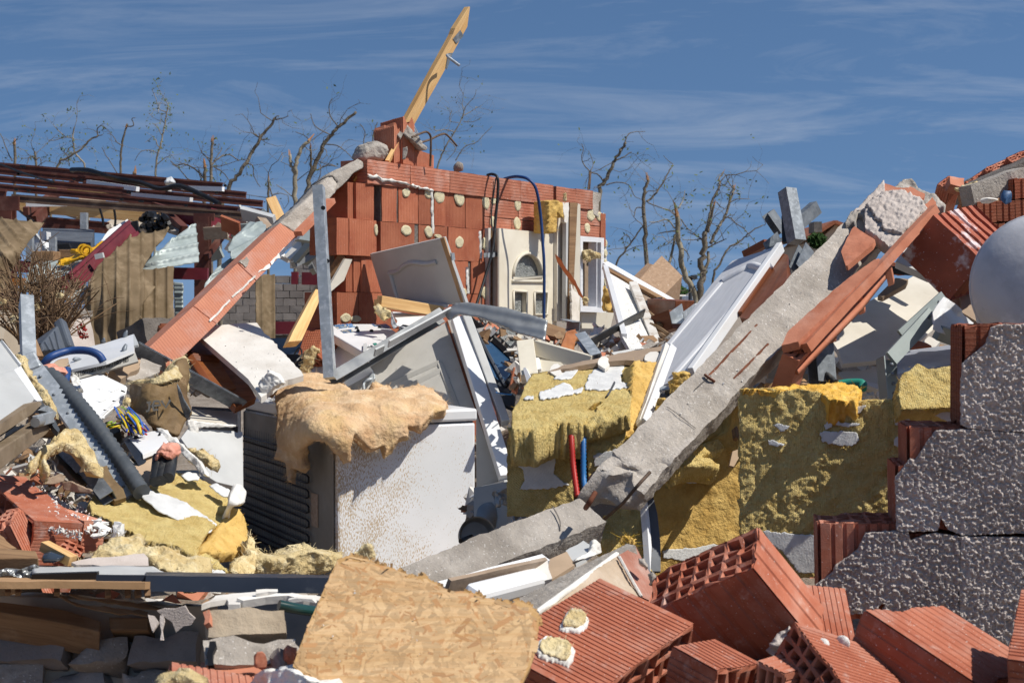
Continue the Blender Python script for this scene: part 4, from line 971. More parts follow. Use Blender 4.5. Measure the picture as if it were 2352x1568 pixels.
# ================================================================== chest freezer with wool draped over it
fz = thing('chest_freezer','white rust flecked chest freezer with condenser grid on its left side','freezer',at('O',775,1360,6.6))
fA = at0(775,950,6.6); ztop = fA.z; fe = Vector((.876,.482,0)).normalized(); fb = Vector((-.482,.876,0)).normalized()
fB = Vector((0,0,0)); k_ = (1092-1176)/F; sF = (k_*fA.y-fA.x)/(fe.x-k_*fe.y)
k_ = (558-1176)/F; sL = (k_*fA.y-fA.x)/(fb.x-k_*fb.y)
Hf = .88
def boxm(name,o,ex,Lx,ey,Ly,z0,z1,mat,parent,bev=.006):
    bm = bmesh.new(); M = frame(o,ex,Vector((0,0,1)))
    sy = 1 if (M.to_3x3()@Vector((0,1,0))).dot(ey) > 0 else -1
    vv = [bm.verts.new((x,y,z)) for z in (z0-o.z,z1-o.z) for y in (0,sy*Ly) for x in (0,Lx)]
    for q in ((0,1,3,2),(4,5,7,6),(0,1,5,4),(2,3,7,6),(0,2,6,4),(1,3,7,5)): bm.faces.new([vv[i] for i in q])
    bmesh.ops.recalc_face_normals(bm,faces=bm.faces[:])
    if bev: bmesh.ops.bevel(bm,geom=bm.edges[:],offset=bev,segments=2,affect='EDGES',profile=.5)
    me = bpy.data.meshes.new(name); bm.to_mesh(me); bm.free()
    return link(name,me,mat,M,parent)
fzrust = mk('fzrust','efefef','e3e4e3',3,rough=.34,bump=.04,bs=8,var=0)
# rust flecks: short streaks, thick on the left of the front and fading to the right
t_ = fzrust.node_tree; N_ = t_.nodes; L_ = t_.links; b_ = N_['Principled BSDF']
tc_ = N_.new('ShaderNodeTexCoord'); mp_ = N_.new('ShaderNodeMapping'); mp_.inputs['Scale'].default_value = (190,190,75); mp_.inputs['Rotation'].default_value = (0,.6,0); L_.new(tc_.outputs['Object'],mp_.inputs['Vector'])
nz_ = N_.new('ShaderNodeTexNoise'); nz_.inputs['Scale'].default_value = 1; nz_.inputs['Detail'].default_value = 3; L_.new(mp_.outputs[0],nz_.inputs['Vector'])
lo_ = N_.new('ShaderNodeTexNoise'); lo_.inputs['Scale'].default_value = 5; lo_.inputs['Detail'].default_value = 3; L_.new(tc_.outputs['Object'],lo_.inputs['Vector'])
sx_ = N_.new('ShaderNodeSeparateXYZ'); L_.new(tc_.outputs['Object'],sx_.inputs[0])
m1 = N_.new('ShaderNodeMath'); m1.operation = 'MULTIPLY_ADD'; m1.inputs[1].default_value = -.30; m1.inputs[2].default_value = -.02; L_.new(sx_.outputs[0],m1.inputs[0])
m2 = N_.new('ShaderNodeMath'); m2.operation = 'MULTIPLY_ADD'; m2.inputs[1].default_value = .42; L_.new(lo_.outputs['Fac'],m2.inputs[0]); L_.new(m1.outputs[0],m2.inputs[2])
m3 = N_.new('ShaderNodeMath'); m3.operation = 'ADD'; L_.new(nz_.outputs['Fac'],m3.inputs[0]); L_.new(m2.outputs[0],m3.inputs[1])
rp_ = N_.new('ShaderNodeValToRGB'); rp_.color_ramp.elements[0].position = .64; rp_.color_ramp.elements[1].position = .69; L_.new(m3.outputs[0],rp_.inputs[0])
mx_ = N_.new('ShaderNodeMix'); mx_.data_type = 'RGBA'; L_.new(rp_.outputs[0],mx_.inputs['Factor'])
src = b_.inputs['Base Color'].links[0].from_socket; L_.new(src,mx_.inputs['A']); mx_.inputs['B'].default_value = hx('c2ad90'); L_.new(mx_.outputs['Result'],b_.inputs['Base Color'])
boxm('body',fA,fe,sF,fb,sL,ztop-Hf,ztop-.068,fzrust,fz,.012)
boxm('lid',fA-fe*.008-fb*.008,fe,sF+.016,fb,sL+.016,ztop-.06,ztop,freezer_white,fz,.012)
boxm('seal',fA+fe*.01+fb*.01,fe,sF-.02,fb,sL-.02,ztop-.069,ztop-.059,bin_grey,fz,0)
lo = fA+fb*sL
# back panel (left side) in dark steel with wire condenser
pan = mk('fz_back','8d887e','7a756b',3,rough=.6,grime=[('8f8371',5,.5,.75,.5)])
boxm('back_panel',fA+fb*.03-fe*.006,fb,sL-.06,-fe,.004,ztop-Hf+.02,ztop-.075,pan,fz,0)
for i in range(30):
    p = fA+fb*(.32+(sL-.34)*i/29)-fe*.024
    bar('condenser_wire',(p.x,p.y,ztop-.16),(p.x,p.y,ztop-Hf+.04),.0014,.0014,bin_grey,parent=fz)
cp = []
for i in range(9):
    z0 = ztop-.20-i*.072; a = fA+fb*.33-fe*.03; b = fA+fb*(sL-.03)-fe*.03
    q = [Vector((a.x,a.y,z0-.012)),Vector((b.x,b.y,z0-.004)),Vector((b.x,b.y,z0-.030)),Vector((a.x,a.y,z0-.045)),Vector((a.x-fb.x*.03,a.y-fb.y*.03,z0-.052)),Vector((a.x-fb.x*.03,a.y-fb.y*.03,z0-.076))]
    cp += q
o0 = cp[0]; v,f = tube_geo([p-o0 for p in cp],.0052,5); link('condenser_coil',mesh('coil',v,f,True),black,Matrix.Translation(o0),fz)
pl = fA+fb*.22-fe*.012
boxm('label_plate',pl+Vector((0,0,-.36)),fb,.09,-fe,.003,ztop-.56,ztop-.40,mk('lab','a98f78','c0aa94',50,rough=.5),fz,0)
boxm('hinge',lo+fe*.02-fb*.02,fe,.03,fb,.02,ztop-.26,ztop+.005,galv,fz,.002)
boxm('hinge_plate',lo-fe*.03-fb*.05,fb,.1,-fe,.004,ztop-.24,ztop-.03,galv,fz,.001)
dr = surf('insulation_blanket','B2',[(155,690),(160,640),(210,570),(280,520),(400,488),(520,500),(640,545),(755,630),(900,630),(930,565),(1000,590),(1060,615),(1180,600),(1230,592),(1320,600),(1400,640),(1470,700),(1503,740),(1480,790),(1400,800),(1340,870),(1290,930),(1190,910),(1195,985),(1120,1010),(1060,1080),(1010,1140),(985,1060),(890,1098),(830,1040),(760,970),(735,1060),(745,1170),(690,1185),(640,1120),(540,1010),(450,1000),(420,1040),(370,1080),(395,1230),(370,1255),(300,1230),(290,1340),(262,1330),(250,1240),(240,1180),(150,1150),(180,1060),(170,960),(180,850)],
   .06,tan_wool,'shaggy peach coloured wool blanket draped over the chest freezer','insulation',res=2.4,rag=1.6,step=6,
   ctrl=[(200,620,7.35),(400,510,7.55),(600,560,7.45),(350,640,7.1),(250,760,6.98),(500,680,6.92),(750,640,7.0),(1000,610,7.1),(1230,610,7.15),(1450,720,6.95),(1480,770,6.82),(1350,760,6.76),(1100,740,6.72),(800,760,6.66),(500,800,6.62),(330,850,6.72),(1300,850,6.72),(1150,900,6.66),(900,900,6.58),(650,880,6.5),(450,900,6.45),(1040,1080,6.62),(880,1050,6.56),(700,1100,6.46),(250,950,6.75),(200,1100,6.78),(330,1150,6.72),(270,1300,6.74),(560,960,6.44),(600,1050,6.46)],
   off=.03,amp=.018,ns=16,oct=5,rough=.56,edge=7,pw=3.2,thn=.3,fuzz=(3600,.036,.0007,fib_t,.7))
surf('insulation_flap','B2',[(890,630),(930,560),(990,585),(1070,625),(1010,645)],.03,tan_wool,parent=dr,res=2.5,ctrl=[(930,590,7.02),(1050,625,7.1)],amp=.02,ns=18,edge=6,fuzz=(160,.03,.0011,fib_t))
# ================================================================== left middle ground
# grey garage door panel, far left
gp_ = thing('garage_door_panel','grey metal garage door section with hinge poking in from left edge','door panel',at('B1',0,1100,4.3))
gg = invd([S('B1',0,300),S('B1',250,640),S('B1',0,880)],[4.9,4.7,4.35])
board('outer_skin','B1',[(-60,180),(0,232),(60,310),(150,420),(130,470),(0,500),(-60,520)],.04,greywhite,parent=gp_,depth=gg,off=.0)
board('outer_skin','B1',[(-60,510),(0,496),(105,462),(265,690),(250,715),(0,870),(-60,900)],.04,greywhite,parent=gp_,depth=gg,off=.008,bev=.004)
board('edge_lip','B1',[(105,460),(160,430),(330,700),(290,705),(265,690)],.02,white,parent=gp_,depth=gg,off=.004)
board('edge_lip','B1',[(0,232),(20,250),(160,425),(150,432)],.02,white,parent=gp_,depth=gg,off=.01)
rb = mk('muddy','8b7a66','75654f',8,rough=.7,grime=[('4f4436',6,.52,.75,.6),('b5a690',10,.56,.75,.5)])
gg2 = invd([S('B1',0,900),S('B1',300,740),S('B1',0,1200)],[4.3,4.62,4.28])
board('muddy_rim','B1',[(-60,915),(0,880),(250,715),(310,700),(330,720),(250,800),(0,965),(-60,1000)],.03,rb,parent=gp_,depth=gg2)
board('inner_web','B1',[(-60,1000),(0,965),(230,810),(250,880),(0,1060),(-60,1100)],.02,black,parent=gp_,depth=gg2,off=-.05)
board('lower_rim','B1',[(-60,1110),(0,1060),(330,850),(410,870),(340,960),(0,1220),(-60,1260)],.05,rb,parent=gp_,depth=gg2,off=.01,bev=.004)
hg = board('hinge','B1',[(225,815),(350,780),(360,870),(235,905)],.02,galv,parent=gp_,depth=gg2,off=.03,bev=.003)
tube('hinge_pin',[onp(gg2,'B1',275,865,.06),onp(gg2,'B1',320,855,.06)],.016,alu,parent=hg,n=10)
board('bracket','B1',[(270,770),(330,735),(400,790),(380,830),(340,790)],.01,galv,parent=gp_,depth=gg2,off=.02)
# bent stud
sd = thing('bent_stud','galvanised stud standing at left then kinked down to the right','metal stud',at('B1',1030,1460,4.9))
bar('upper_run',('A1',205,1260,5.6),('B1',225,420,5.3),.062,.05,galv,parent=sd,prof='C',t=.003,up=(-1,-.6,0))
bar('lower_run',('B1',235,400,5.32),('B1',1035,1465,4.9),.06,.045,galv,parent=sd,prof='U',t=.003,up=(-.3,1,-.4),seg=20,amp=.006,ns=6)
bar('kink',('B1',205,350,5.32),('B1',262,470,5.28),.07,.05,galv,parent=sd,up=(-.5,1,0),bev=.01)
for i in range(7):
    t = (i+.5)/7; chunk('screw',at('B1',260+760*t,430+1010*t,5.27-.39*t),.012,galv_d,parent=sd,seed=i)
for y in (1330,1390,1450): chunk('slot',at('A1',182,y,5.53),(.014,.01,.035),black,parent=sd,seed=3,rot=(0,.3,0))
tube('corrugated_conduit',[('B1',345,480,5.32),('B1',420,510,5.3),('B1',560,660,5.2),('B1',760,900,5.08),('B1',950,1170,4.98),('B1',1110,1410,4.85)],  .031,greypipe,'thick dark grey corrugated conduit running along the kinked stud','conduit',n=14,corr=.74,pitch=.026)
tube('blue_conduit',[('B1',335,420,5.45),('B1',400,350,5.45),('B1',540,305,5.5),('B1',680,302,5.5),('B1',770,335,5.5),('B1',810,388,5.5)],.016,bluepipe,'blue conduit arching over the white cover with printed diagrams','conduit',n=10,corr=.93,pitch=.006)
tube('blue_conduit',[('B1',420,490,5.4),('B1',500,560,5.35),('B1',560,640,5.3),('B1',600,720,5.25)],.016,bluepipe,'blue conduit running down beside the grey corrugated conduit','conduit',n=10,corr=.93,pitch=.006)
tube('blue_conduit',[('B1',527,450,5.45),('B1',520,500,5.42),('B1',505,570,5.38)],.016,bluepipe,'short blue conduit stub standing between cardboard and white panel','conduit',n=10,corr=.93,pitch=.006)
surf('foam_lump','B1',[(285,410),(340,405),(380,425),(420,420),(445,460),(420,490),(360,470),(310,465)],.07,foam,'pink expanding foam lump at the top of the grey conduit','foam',res=1.8,ctrl=[(340,440,5.38),(420,460,5.33)],amp=.02,ns=30,edge=9,oct=4)
surf('foam_lump','B1',[(250,350),(275,360),(285,400),(262,410)],.05,foam,'small pink foam bit behind the stud kink','foam',res=1.8,ctrl=[(265,380,5.5)],amp=.012,ns=40,edge=5)
surf('foam_lump','B1',[(405,775),(425,790),(440,820),(420,815),(430,850),(400,830)],.02,foam,'pink foam drip beside the garage door hinge','foam',res=1.5,ctrl=[(420,810,4.75)],amp=.008,ns=50)
surf('insulation_strip','B1',[(120,330),(160,335),(220,480),(350,610),(400,720),(415,800),(385,770),(340,690),(260,610),(200,500),(150,440)],.05,straw_wool,'ragged yellow foam strip along the garage door edge','insulation',res=2.2,ctrl=[(150,360,5.0),(300,600,4.85),(400,770,4.72)],amp=.02,ns=35,rag=1.2,step=5,fuzz=(200,.025,.001,fib_s))
board('muddy_strip','B1',[(330,700,4.75),(470,920,4.65),(455,940,4.65),(290,720,4.72)],.02,slate,'dark speckled strip between foam strip and kinked stud','strip',rag=.004,step=.02)
# white cover with diagrams
cv_ = thing('printed_cover','white folded metal cover with grey edge printed with assembly diagrams','metal cover',at('B1',700,500,5.9))
gcv = invd([S('B1',420,340),S('B1',1050,175),S('B1',540,450)],[6.2,6.3,5.85])
board('top_face','B1',[(330,400),(430,350),(620,290),(830,240),(1048,172),(1050,300),(830,390),(560,450),(530,370),(400,420)],.012,white,parent=cv_,depth=gcv)
gcv2 = invd([S('B1',540,465),S('B1',1050,310),S('B1',600,520)],[5.84,5.98,5.83])
prn = mk('printed','a7a49c','98958d',6,rough=.5)
board('front_edge','B1',[(540,462),(1055,305),(1085,385),(600,528)],.012,prn,parent=cv_,depth=gcv2)
board('end_flap','B1',[(1050,170),(1082,240),(1080,258),(1050,262)],.01,greywhite,parent=cv_,depth=gcv)
ink = mk('ink','4a4844','3c3a37',6,rough=.6,var=0)
def pict(k,g,cells,parent,off=.002,lw=5):
    for (x0,y0,x1,y1) in cells:
        # a cell between two baseline points; strokes drawn in its own frame
        ux,uy = x1-x0,y1-y0; vx,vy = .22*1.0*26,62
        def q(a,b): return (x0+ux*a+vx*b,y0+uy*a+vy*b)
        lines = [((.05,.05),(.05,.9)),((.05,.9),(.9,.9)),((.9,.9),(.9,.05)),((.9,.05),(.05,.05)),((.2,.7),(.5,.3)),((.5,.3),(.8,.45)),((.2,.7),(.5,.82)),((.5,.82),(.8,.45)),((.5,.3),(.5,.82)),((.25,.25),(.45,.15))]
        for (a,b) in lines:
            p0 = q(*a); p1 = q(*b); d_ = Vector((p1[0]-p0[0],p1[1]-p0[1])); n_ = Vector((-d_.y,d_.x)).normalized()*lw*.5
            board('printed_line',k,[(p0[0]+n_.x,p0[1]+n_.y),(p1[0]+n_.x,p1[1]+n_.y),(p1[0]-n_.x,p1[1]-n_.y),(p0[0]-n_.x,p0[1]-n_.y)],.0012,ink,parent=parent,depth=g,off=off)
fe_ = [o for o in bpy.data.objects if o.name == 'front_edge'][0]
pict('B1',gcv2,[(560+i*66,462-i*20.2,620+i*66,443.5-i*20.2) for i in range(6)]+[(962,340,1005,327)],fe_)
for x,y in ((812,230),(980,185),(975,290),(605,370)): chunk('clip',onp(gcv,'B1',x,y,.03),(.02,.02,.05),galv_d,parent=cv_,seed=x)
# grey bin
bn = thing('plastic_bin','dark grey plastic bin tipped behind the white printed cover','bin',at('B1',450,300,6.6))
gbn = invd([S('B1',330,240),S('B1',470,90),S('B1',520,290)],[6.4,6.9,6.7])
board('side','B1',[(325,245),(465,88),(535,300),(345,300)],.35,bin_grey,parent=bn,depth=gbn,bev=.01)
bar('rim',onp(gbn,'B1',470,80,.02),onp(gbn,'B1',545,300,.02),.05,.05,bin_grey,parent=bn,up=(0,-1,0),bev=.012)
for i in range(3): bar('rib',onp(gbn,'B1',350+i*40,238-i*40,.01),onp(gbn,'B1',385+i*40,300,.01),.012,.012,bin_grey,parent=bn,up=(0,-1,0))
board('bin_hollow','B1',[(290,245,6.35),(325,245,6.4),(345,300,6.4),(300,330,6.3)],.05,black,'black sheet standing in for the dark hollow beside the grey bin','plastic')  # black sheet paints the shaded hollow by the bin
bar('lath',('B1',255,230,5.9),('B1',310,360,5.8),.03,.02,oldwood,'short brown lath behind the upright stud','lath')
board('stone_slab','B1',[(860,440,6.0),(1100,370,6.2),(1080,450,6.1),(950,525,5.9)],.04,cardboard,'flat tan stone slab below the printed cover','slab',rag=.006,step=.03)
board('grey_slab','B1',[(1110,360,6.3),(1270,420,6.35),(1230,480,6.2),(1060,540,6.0),(960,520,5.98)],.05,concrete,'flat grey concrete slab right of the white ribbed panel','slab',rag=.006,step=.03)
surf('cardboard_piece','B1',[(400,410),(460,370),(530,362),(540,390),(520,430),(500,500),(480,520),(430,480),(445,450)],.008,cardboard,'torn brown cardboard flap beside the blue conduit arch','cardboard',res=2.4,ctrl=[(430,410,5.6),(530,380,5.7),(480,510,5.5)],amp=.01,ns=15,rag=1,step=6)
surf('cardboard_piece','B1',[(530,540),(560,560),(620,660),(640,720),(655,780),(620,740),(560,640)],.01,cardboard,'brown cardboard strip between blue conduit and white ribbed panel','cardboard',res=2.4,ctrl=[(560,580,5.45),(640,740,5.35)],amp=.008,ns=20,rag=1,step=6)
# white ribbed plastic panel
rp = thing('appliance_cover','white ribbed plastic appliance panel lying in the rubble','plastic panel',at('B1',800,700,5.4))
grp = invd([S('B1',620,520),S('B1',1000,590),S('B1',740,870)],[5.75,5.85,5.35])
board('panel','B1',[(610,530),(790,483),(1000,588),(990,640),(960,690),(745,882),(690,870),(640,740),(645,640)],.02,white,parent=rp,depth=grp,bev=.003,ax=2)
for a,b,w_ in (((640,560),(960,600),.008),((650,650),(880,690),.01),((660,720),(860,770),.01),((680,790),(820,830),.01),((800,500),(985,590),.012),((975,640),(750,850),.014)):
    bar('rib',onp(grp,'B1',*a,.004),onp(grp,'B1',*b,.004),w_,.006,white,parent=rp,up=(0,-1,.7),bev=.002)
for a in ((760,600),(760,700),(850,620),(880,740)):
    bar('embossing',onp(grp,'B1',*a,.002),onp(grp,'B1',a[0]+85,a[1]-40,.002),.03,.005,white,parent=rp,up=(0,-1,.7),bev=.002)
for a in ((725,845),(830,770),(965,620),(900,700)): chunk('clip_hole',onp(grp,'B1',*a,.006),(.02,.008,.006),black,parent=rp,seed=1,rot=(0,.4,0))
surf('plaster_edge','B1',[(545,500),(600,495),(640,600),(600,590),(640,700),(665,740),(660,780),(630,680),(590,610)],.03,chalk,'crumbling white plaster rim left of the white ribbed panel','plaster',res=2.2,ctrl=[(580,530,5.6),(650,740,5.35)],amp=.014,ns=35,rag=1.2,step=5)
# kraft faced wool batt
kb = surf('insulation_batt','B1',[(985,545),(1040,545),(1200,520),(1280,470),(1360,440),(1370,365),(1440,335),(1478,345),(1500,470),(1495,640),(1525,800),(1500,815),(1460,870),(1420,970),(1380,985),(1200,900),(1150,890),(1090,800),(1000,760),(965,730),(990,690)],.16,kraft,'brown paper faced wool batt standing crumpled amid wires','insulation',res=3,ctrl=[(1000,600,5.62),(1100,600,5.5),(1300,600,5.52),(1480,400,5.75),(1500,700,5.65),(1400,950,5.5),(1200,850,5.45),(1350,500,5.6)],amp=.02,ns=11,edge=6,oct=4)
surf('wool_edge','B1',[(985,545),(1040,530),(1200,505),(1290,455),(1365,420),(1370,365),(1440,332),(1480,345),(1500,470),(1498,620),(1470,650),(1440,560),(1390,535),(1290,565),(1180,585),(1090,610),(1040,640),(1020,590)],.09,straw_wool,parent=kb,res=2.6,ctrl=[(1000,580,5.66),(1200,540,5.5),(1380,470,5.6),(1440,400,5.8),(1480,600,5.7)],amp=.016,ns=34,oct=4,edge=6,rag=1.6,step=5,fuzz=(700,.03,.0011,fib_s,.6))
surf('paper_flap','B1',[(1385,560),(1410,600),(1440,680),(1500,780),(1465,860),(1425,760),(1400,660)],.01,galv_d,parent=kb,res=2.6,ctrl=[(1400,600,5.5),(1470,800,5.55)],amp=.015,ns=20)
# printed letters on the paper face (upside down fragment 'ver')
gkb = invd([S('B1',1150,680),S('B1',1350,680),S('B1',1250,780)],[5.455,5.475,5.435])
for st_ in ([(1145,780),(1165,775),(1172,745),(1168,710)],[(1150,712),(1185,708)],[(1240,765),(1205,770),(1195,735),(1210,700),(1245,700),(1258,730),(1200,738)],[(1265,695),(1300,750),(1335,690)]):
    stroke('printed_letter','B1',gkb,st_,17,ink,kb)
surf('insulation_tuft','B1',[(965,690),(1000,670),(1010,740),(985,780),(962,730)],.04,straw_wool,'wool tuft at the left foot of the paper faced batt','insulation',res=2,ctrl=[(985,720,5.5)],amp=.015,ns=40,fuzz=(70,.03,.001,fib_s))
# steel rail with round hole
rl = thing('steel_rail','speckled galvanised rail with a round hole slanting down to the freezer','metal rail',at('B1',1880,740,6.5))
bar('rail',('B1',1050,275,6.3),('B1',1895,735,6.75),.012,.07,galv_d,parent=rl,prof='U',t=.003,up=(.2,-1,1.2))
bar('rail_flange',('B1',1055,240,6.36),('B1',1890,690,6.8),.03,.006,galv,parent=rl,up=(.2,-1,1.2))
hl_ = at('B1',1330,410,6.38); tube('hole',[hl_,hl_+Vector((-.01,.03,-.02))],.017,clay_flat,parent=rl,n=14)
# wire bundle
wires = [('2f4fb0','blue'),('b02a3a','red'),('e0c22c','yellow'),('3f6fc4','light blue'),('8fae2e','green yellow'),('1c1c1e','black')]
wm = {n_: mk('wire_'+n_.replace(' ','_'),h_,None,9,rough=.4) for h_,n_ in wires}
wb = thing('wire_bundle','tangle of blue, red and yellow electric wires beside the white box','wires',at('B1',1000,960,5.35))
rw = random.Random(5)
for i in range(34):
    n_ = ['blue','blue','light blue','red','yellow','green yellow','black'][rw.randrange(7)]
    x0,y0 = rw.uniform(880,1010),rw.uniform(740,860); x1,y1 = rw.uniform(980,1175),rw.uniform(920,965)
    tube('wire',[('B1',x0,y0,5.45+rw.uniform(-.05,.05)),('B1',(x0+x1)/2+rw.uniform(-40,50),(y0+y1)/2-rw.uniform(-10,40),5.35+rw.uniform(-.05,.02)),('B1',x1,y1,5.3+rw.uniform(-.05,.05))],.0035,wm[n_],parent=wb,n=5,sm=5)
for i in range(10):
    x0,y0 = rw.uniform(775,860),rw.uniform(880,915)
    tube('wire',[('B1',x0,y0,5.3),('B1',x0+rw.uniform(20,60),y0-rw.uniform(0,30),5.28),('B1',x0+rw.uniform(60,120),y0+rw.uniform(-30,10),5.3)],.0032,wm[['green yellow','yellow','black'][i % 3]],parent=wb,n=5,sm=4)
tube('yellow_wire',[('B1',1000,790,5.35),('B1',1060,840,5.3),('B1',1090,900,5.28),('B1',1105,950,5.27)],.006,wm['yellow'],parent=wb,n=6)
board('socket_strip','B1',[(790,900,5.45),(930,880,5.45),(945,930,5.4),(830,985,5.35),(785,960,5.4)],.05,black,'black junction strip below the white ribbed panel','junction box',bev=.004)
# white box with dark pictograms
wx = thing('white_box','small white metal box with dark printed side among the wires','box',at('B1',1100,1110,5.2))
gwx = invd([S('B1',1010,980),S('B1',1250,930),S('B1',1120,1110)],[5.35,5.42,5.1])
board('lid','B1',[(1005,985),(1190,932),(1258,930),(1320,1010),(1250,1060),(1118,1112)],.02,white,parent=wx,depth=gwx,bev=.002)
board('dark_side','B1',[(970,1010,5.3),(1008,990,5.33),(1118,1115,5.1),(1065,1165,5.08)],.03,darkblue,parent=wx)
for (x,y) in ((1070,985),(1250,960)): chunk('clip',onp(gwx,'B1',x,y,.01),(.02,.01,.02),black,parent=wx,seed=x)
board('brown_card','B1',[(1008,1225,5.05),(1110,1125,5.15),(1205,1105,5.2),(1205,1320,5.0),(1145,1395,4.95)],.008,cardboard,'flat brown cardboard sheet below the small white box','cardboard')
surf('plaster_shard','B1',[(1225,905),(1270,910),(1340,970),(1480,1090),(1560,1160),(1618,1275),(1590,1270),(1500,1180),(1400,1090),(1310,1010)],.03,chalk,'long white crumbling plaster strip between box and white panel','plaster',res=2.4,ctrl=[(1250,920,5.4),(1450,1100,5.25),(1600,1260,5.1)],amp=.012,ns=30,rag=1.2,step=5)
surf('insulation_tuft','B1',[(1440,1050),(1500,1065),(1560,1070),(1640,1120),(1655,1170),(1630,1220),(1560,1180),(1490,1110)],.08,straw_wool,'tan wool wad between plaster strip and large white panel','insulation',res=2.2,ctrl=[(1500,1080,5.7),(1630,1180,5.6)],amp=.03,ns=25,edge=7,fuzz=(200,.03,.0011,fib_s))
surf('foam_lump','B1',[(1200,1140),(1215,1090),(1260,1040),(1330,1038),(1370,1080),(1385,1120),(1350,1170),(1300,1165),(1260,1130),(1230,1180),(1200,1170)],.09,foam,'pink foam lump capping three black pipes','foam',res=1.7,ctrl=[(1290,1080,4.95),(1220,1150,4.95),(1370,1130,4.95)],amp=.022,ns=30,edge=11,oct=4)
for i,(x0,y0,x1,y1,q) in enumerate(((1245,1130,1218,1330,'left'),(1290,1130,1262,1320,'middle'),(1345,1130,1318,1300,'right'))):
    tube('black_pipe',[('B1',x0,y0,5.0),('B1',(x0+x1)/2+3,(y0+y1)/2,4.96),('B1',x1,y1,4.9)],.022,blackpipe,'%s of three dusty black pipes under the pink foam' % q,'pipe',n=10)
# large white panels left of the freezer
board('white_partition','B1',[(1420,985,6.2),(1480,905,6.4),(1905,935,6.6),(1910,1380,6.35),(1700,1330,6.2),(1620,1280,6.1)],.025,greywhite,'large plain white panel leaning left of the chest freezer','panel',bev=.003)
board('plasterboard','B1',[(1470,860,6.5),(1500,760,6.9),(1860,770,7.1),(1865,890,6.7),(1700,880)],.02,plasterboard,'dusty plasterboard sheet lying behind the white panel','plasterboard',rag=.01,step=.04,only=[3,4,0])
board('black_slot','B1',[(1580,880,6.55),(1865,895,6.65),(1865,935,6.6),(1600,912,6.5)],.02,black,'black strip standing in for the dark slot above the large white panel','strip')  # shade of the slot given as a black strip
board('metal_edge','B1',[(1505,738,6.95),(1860,755,7.1),(1860,770,7.08),(1505,752,6.9)],.01,galv_d,'thin dark metal edging lying behind the freezer corner','metal strip')
surf('plaster_crumb_row','B1',[(1470,845),(1600,860),(1700,875),(1850,885),(1850,900),(1700,900),(1560,905),(1540,1000),(1520,960),(1480,890)],.02,chalk,'crumbled white plaster edge along the dusty plasterboard sheet','plaster',res=2.2,ctrl=[(1480,860,6.3),(1850,890,6.55)],amp=.012,ns=35,rag=1.5,step=5)
# brown panelled door with white board on top
bdr = thing('brown_door','brown panelled wooden door lying under a white plaster sheet','door',at('B1',1700,700,7.0))
gbd = invd([S('B1',1240,100),S('B1',1600,110),S('B1',1880,740)],[7.4,7.6,6.7])
board('leaf','B1',[(1240,100),(1700,95),(2010,670),(1850,745)],.035,brownwood,parent=bdr,depth=gbd,bev=.003)
for a,b in (((1262,112),(1620,112)),((1262,112),(1520,390)),((1500,345),(1710,380)),((1520,390),(1700,660)),((1510,360),(1720,395)),((1340,140),(1480,300))):
    bar('moulding',onp(gbd,'B1',*a,.0),onp(gbd,'B1',*b,.0),.035,.02,brownwood,parent=bdr,up=(0,-1,1),bev=.004)
board('panel_inset','B1',[(1345,148),(1560,150),(1690,340),(1510,338)],.01,mk('orangebrown','8a5127','77431d',4,rough=.55,grain=('5a2f12',60,.5)),parent=bdr,depth=gbd,off=.004)
board('panel_inset','B1',[(1545,395),(1720,395),(1850,600),(1720,640)],.01,MT['orangebrown'],parent=bdr,depth=gbd,off=.004)
wsb = board('white_board','O',[(450,765,7.25),(462,750),(560,742,7.4),(590,741),(604,760),(690,850,6.85),(697,862),(640,880),(600,912,6.5),(570,870)],.03,plaster,'large white plaster sheet sliding over the brown wooden door','plaster sheet',rag=.006,step=.03,only=[0,4,5,6,7])
surf('plaster_chunk','O',[(592,885),(600,870),(618,850),(640,862),(655,880),(630,890),(615,910),(600,912)],.05,chalk,'broken grey white plaster chunk at lower tip of the white sheet','plaster',res=1.8,ctrl=[(615,880,6.55)],amp=.015,ns=40,edge=5)
# timber leaning by stud
board('pine_plank','A2',[(500,1110,8.3),(515,1170,8.3),(490,1280),(360,1570,7.5),(255,1580,7.4),(290,1500,7.5)],.05,pine,'orange pine plank leaning left of the tall metal stud','plank',bev=.003,ax=2)
ts = thing('tall_stud','tall galvanised metal stud standing in front of the brick wall','metal stud',at('B2',590,520,7.0))
bar('stud',('A2',492,368,7.25),('B2',580,520,7.0),  .055,.052,galv,parent=ts,prof='box',up=(1,-.15,0),seg=12,amp=.003,ns=3)
for (k,x,y) in (('A2',525,532),('A2',557,948)):
    p = at(k,x,y,7.13); tube('round_hole',[p,p+Vector((0,.01,0))],.011,black,parent=ts,n=12)
surf('insulation_heap','B2',[(340,440),(370,390),(370,330),(440,270),(490,290),(440,400),(410,480),(350,460)],.1,straw_wool,'pale wool heap between pine plank and white fridge','insulation',res=2.2,ctrl=[(400,380,7.6)],amp=.03,ns=28,fuzz=(260,.03,.001,fib_s))
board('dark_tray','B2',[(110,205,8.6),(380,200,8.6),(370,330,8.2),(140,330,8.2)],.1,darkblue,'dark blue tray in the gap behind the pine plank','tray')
hblock('hollow_brick',('B2',392,145,7.8),('B2',528,138,7.75),('B2',398,330,7.7),.2,clay_wall,holes='AC',n=(3,3),t=.012,label='orange hollow brick standing between pine plank and tall stud',cat='brick',seed=3)
tube('dark_wire_coil',[('B2',300,330,7.6),('B2',340,280,7.6),('B2',360,330,7.55),('B2',320,380,7.5),('B2',290,420,7.5),('B2',330,440,7.5)],.005,black,'black wire loop beside the pale wool heap','wire',n=5)

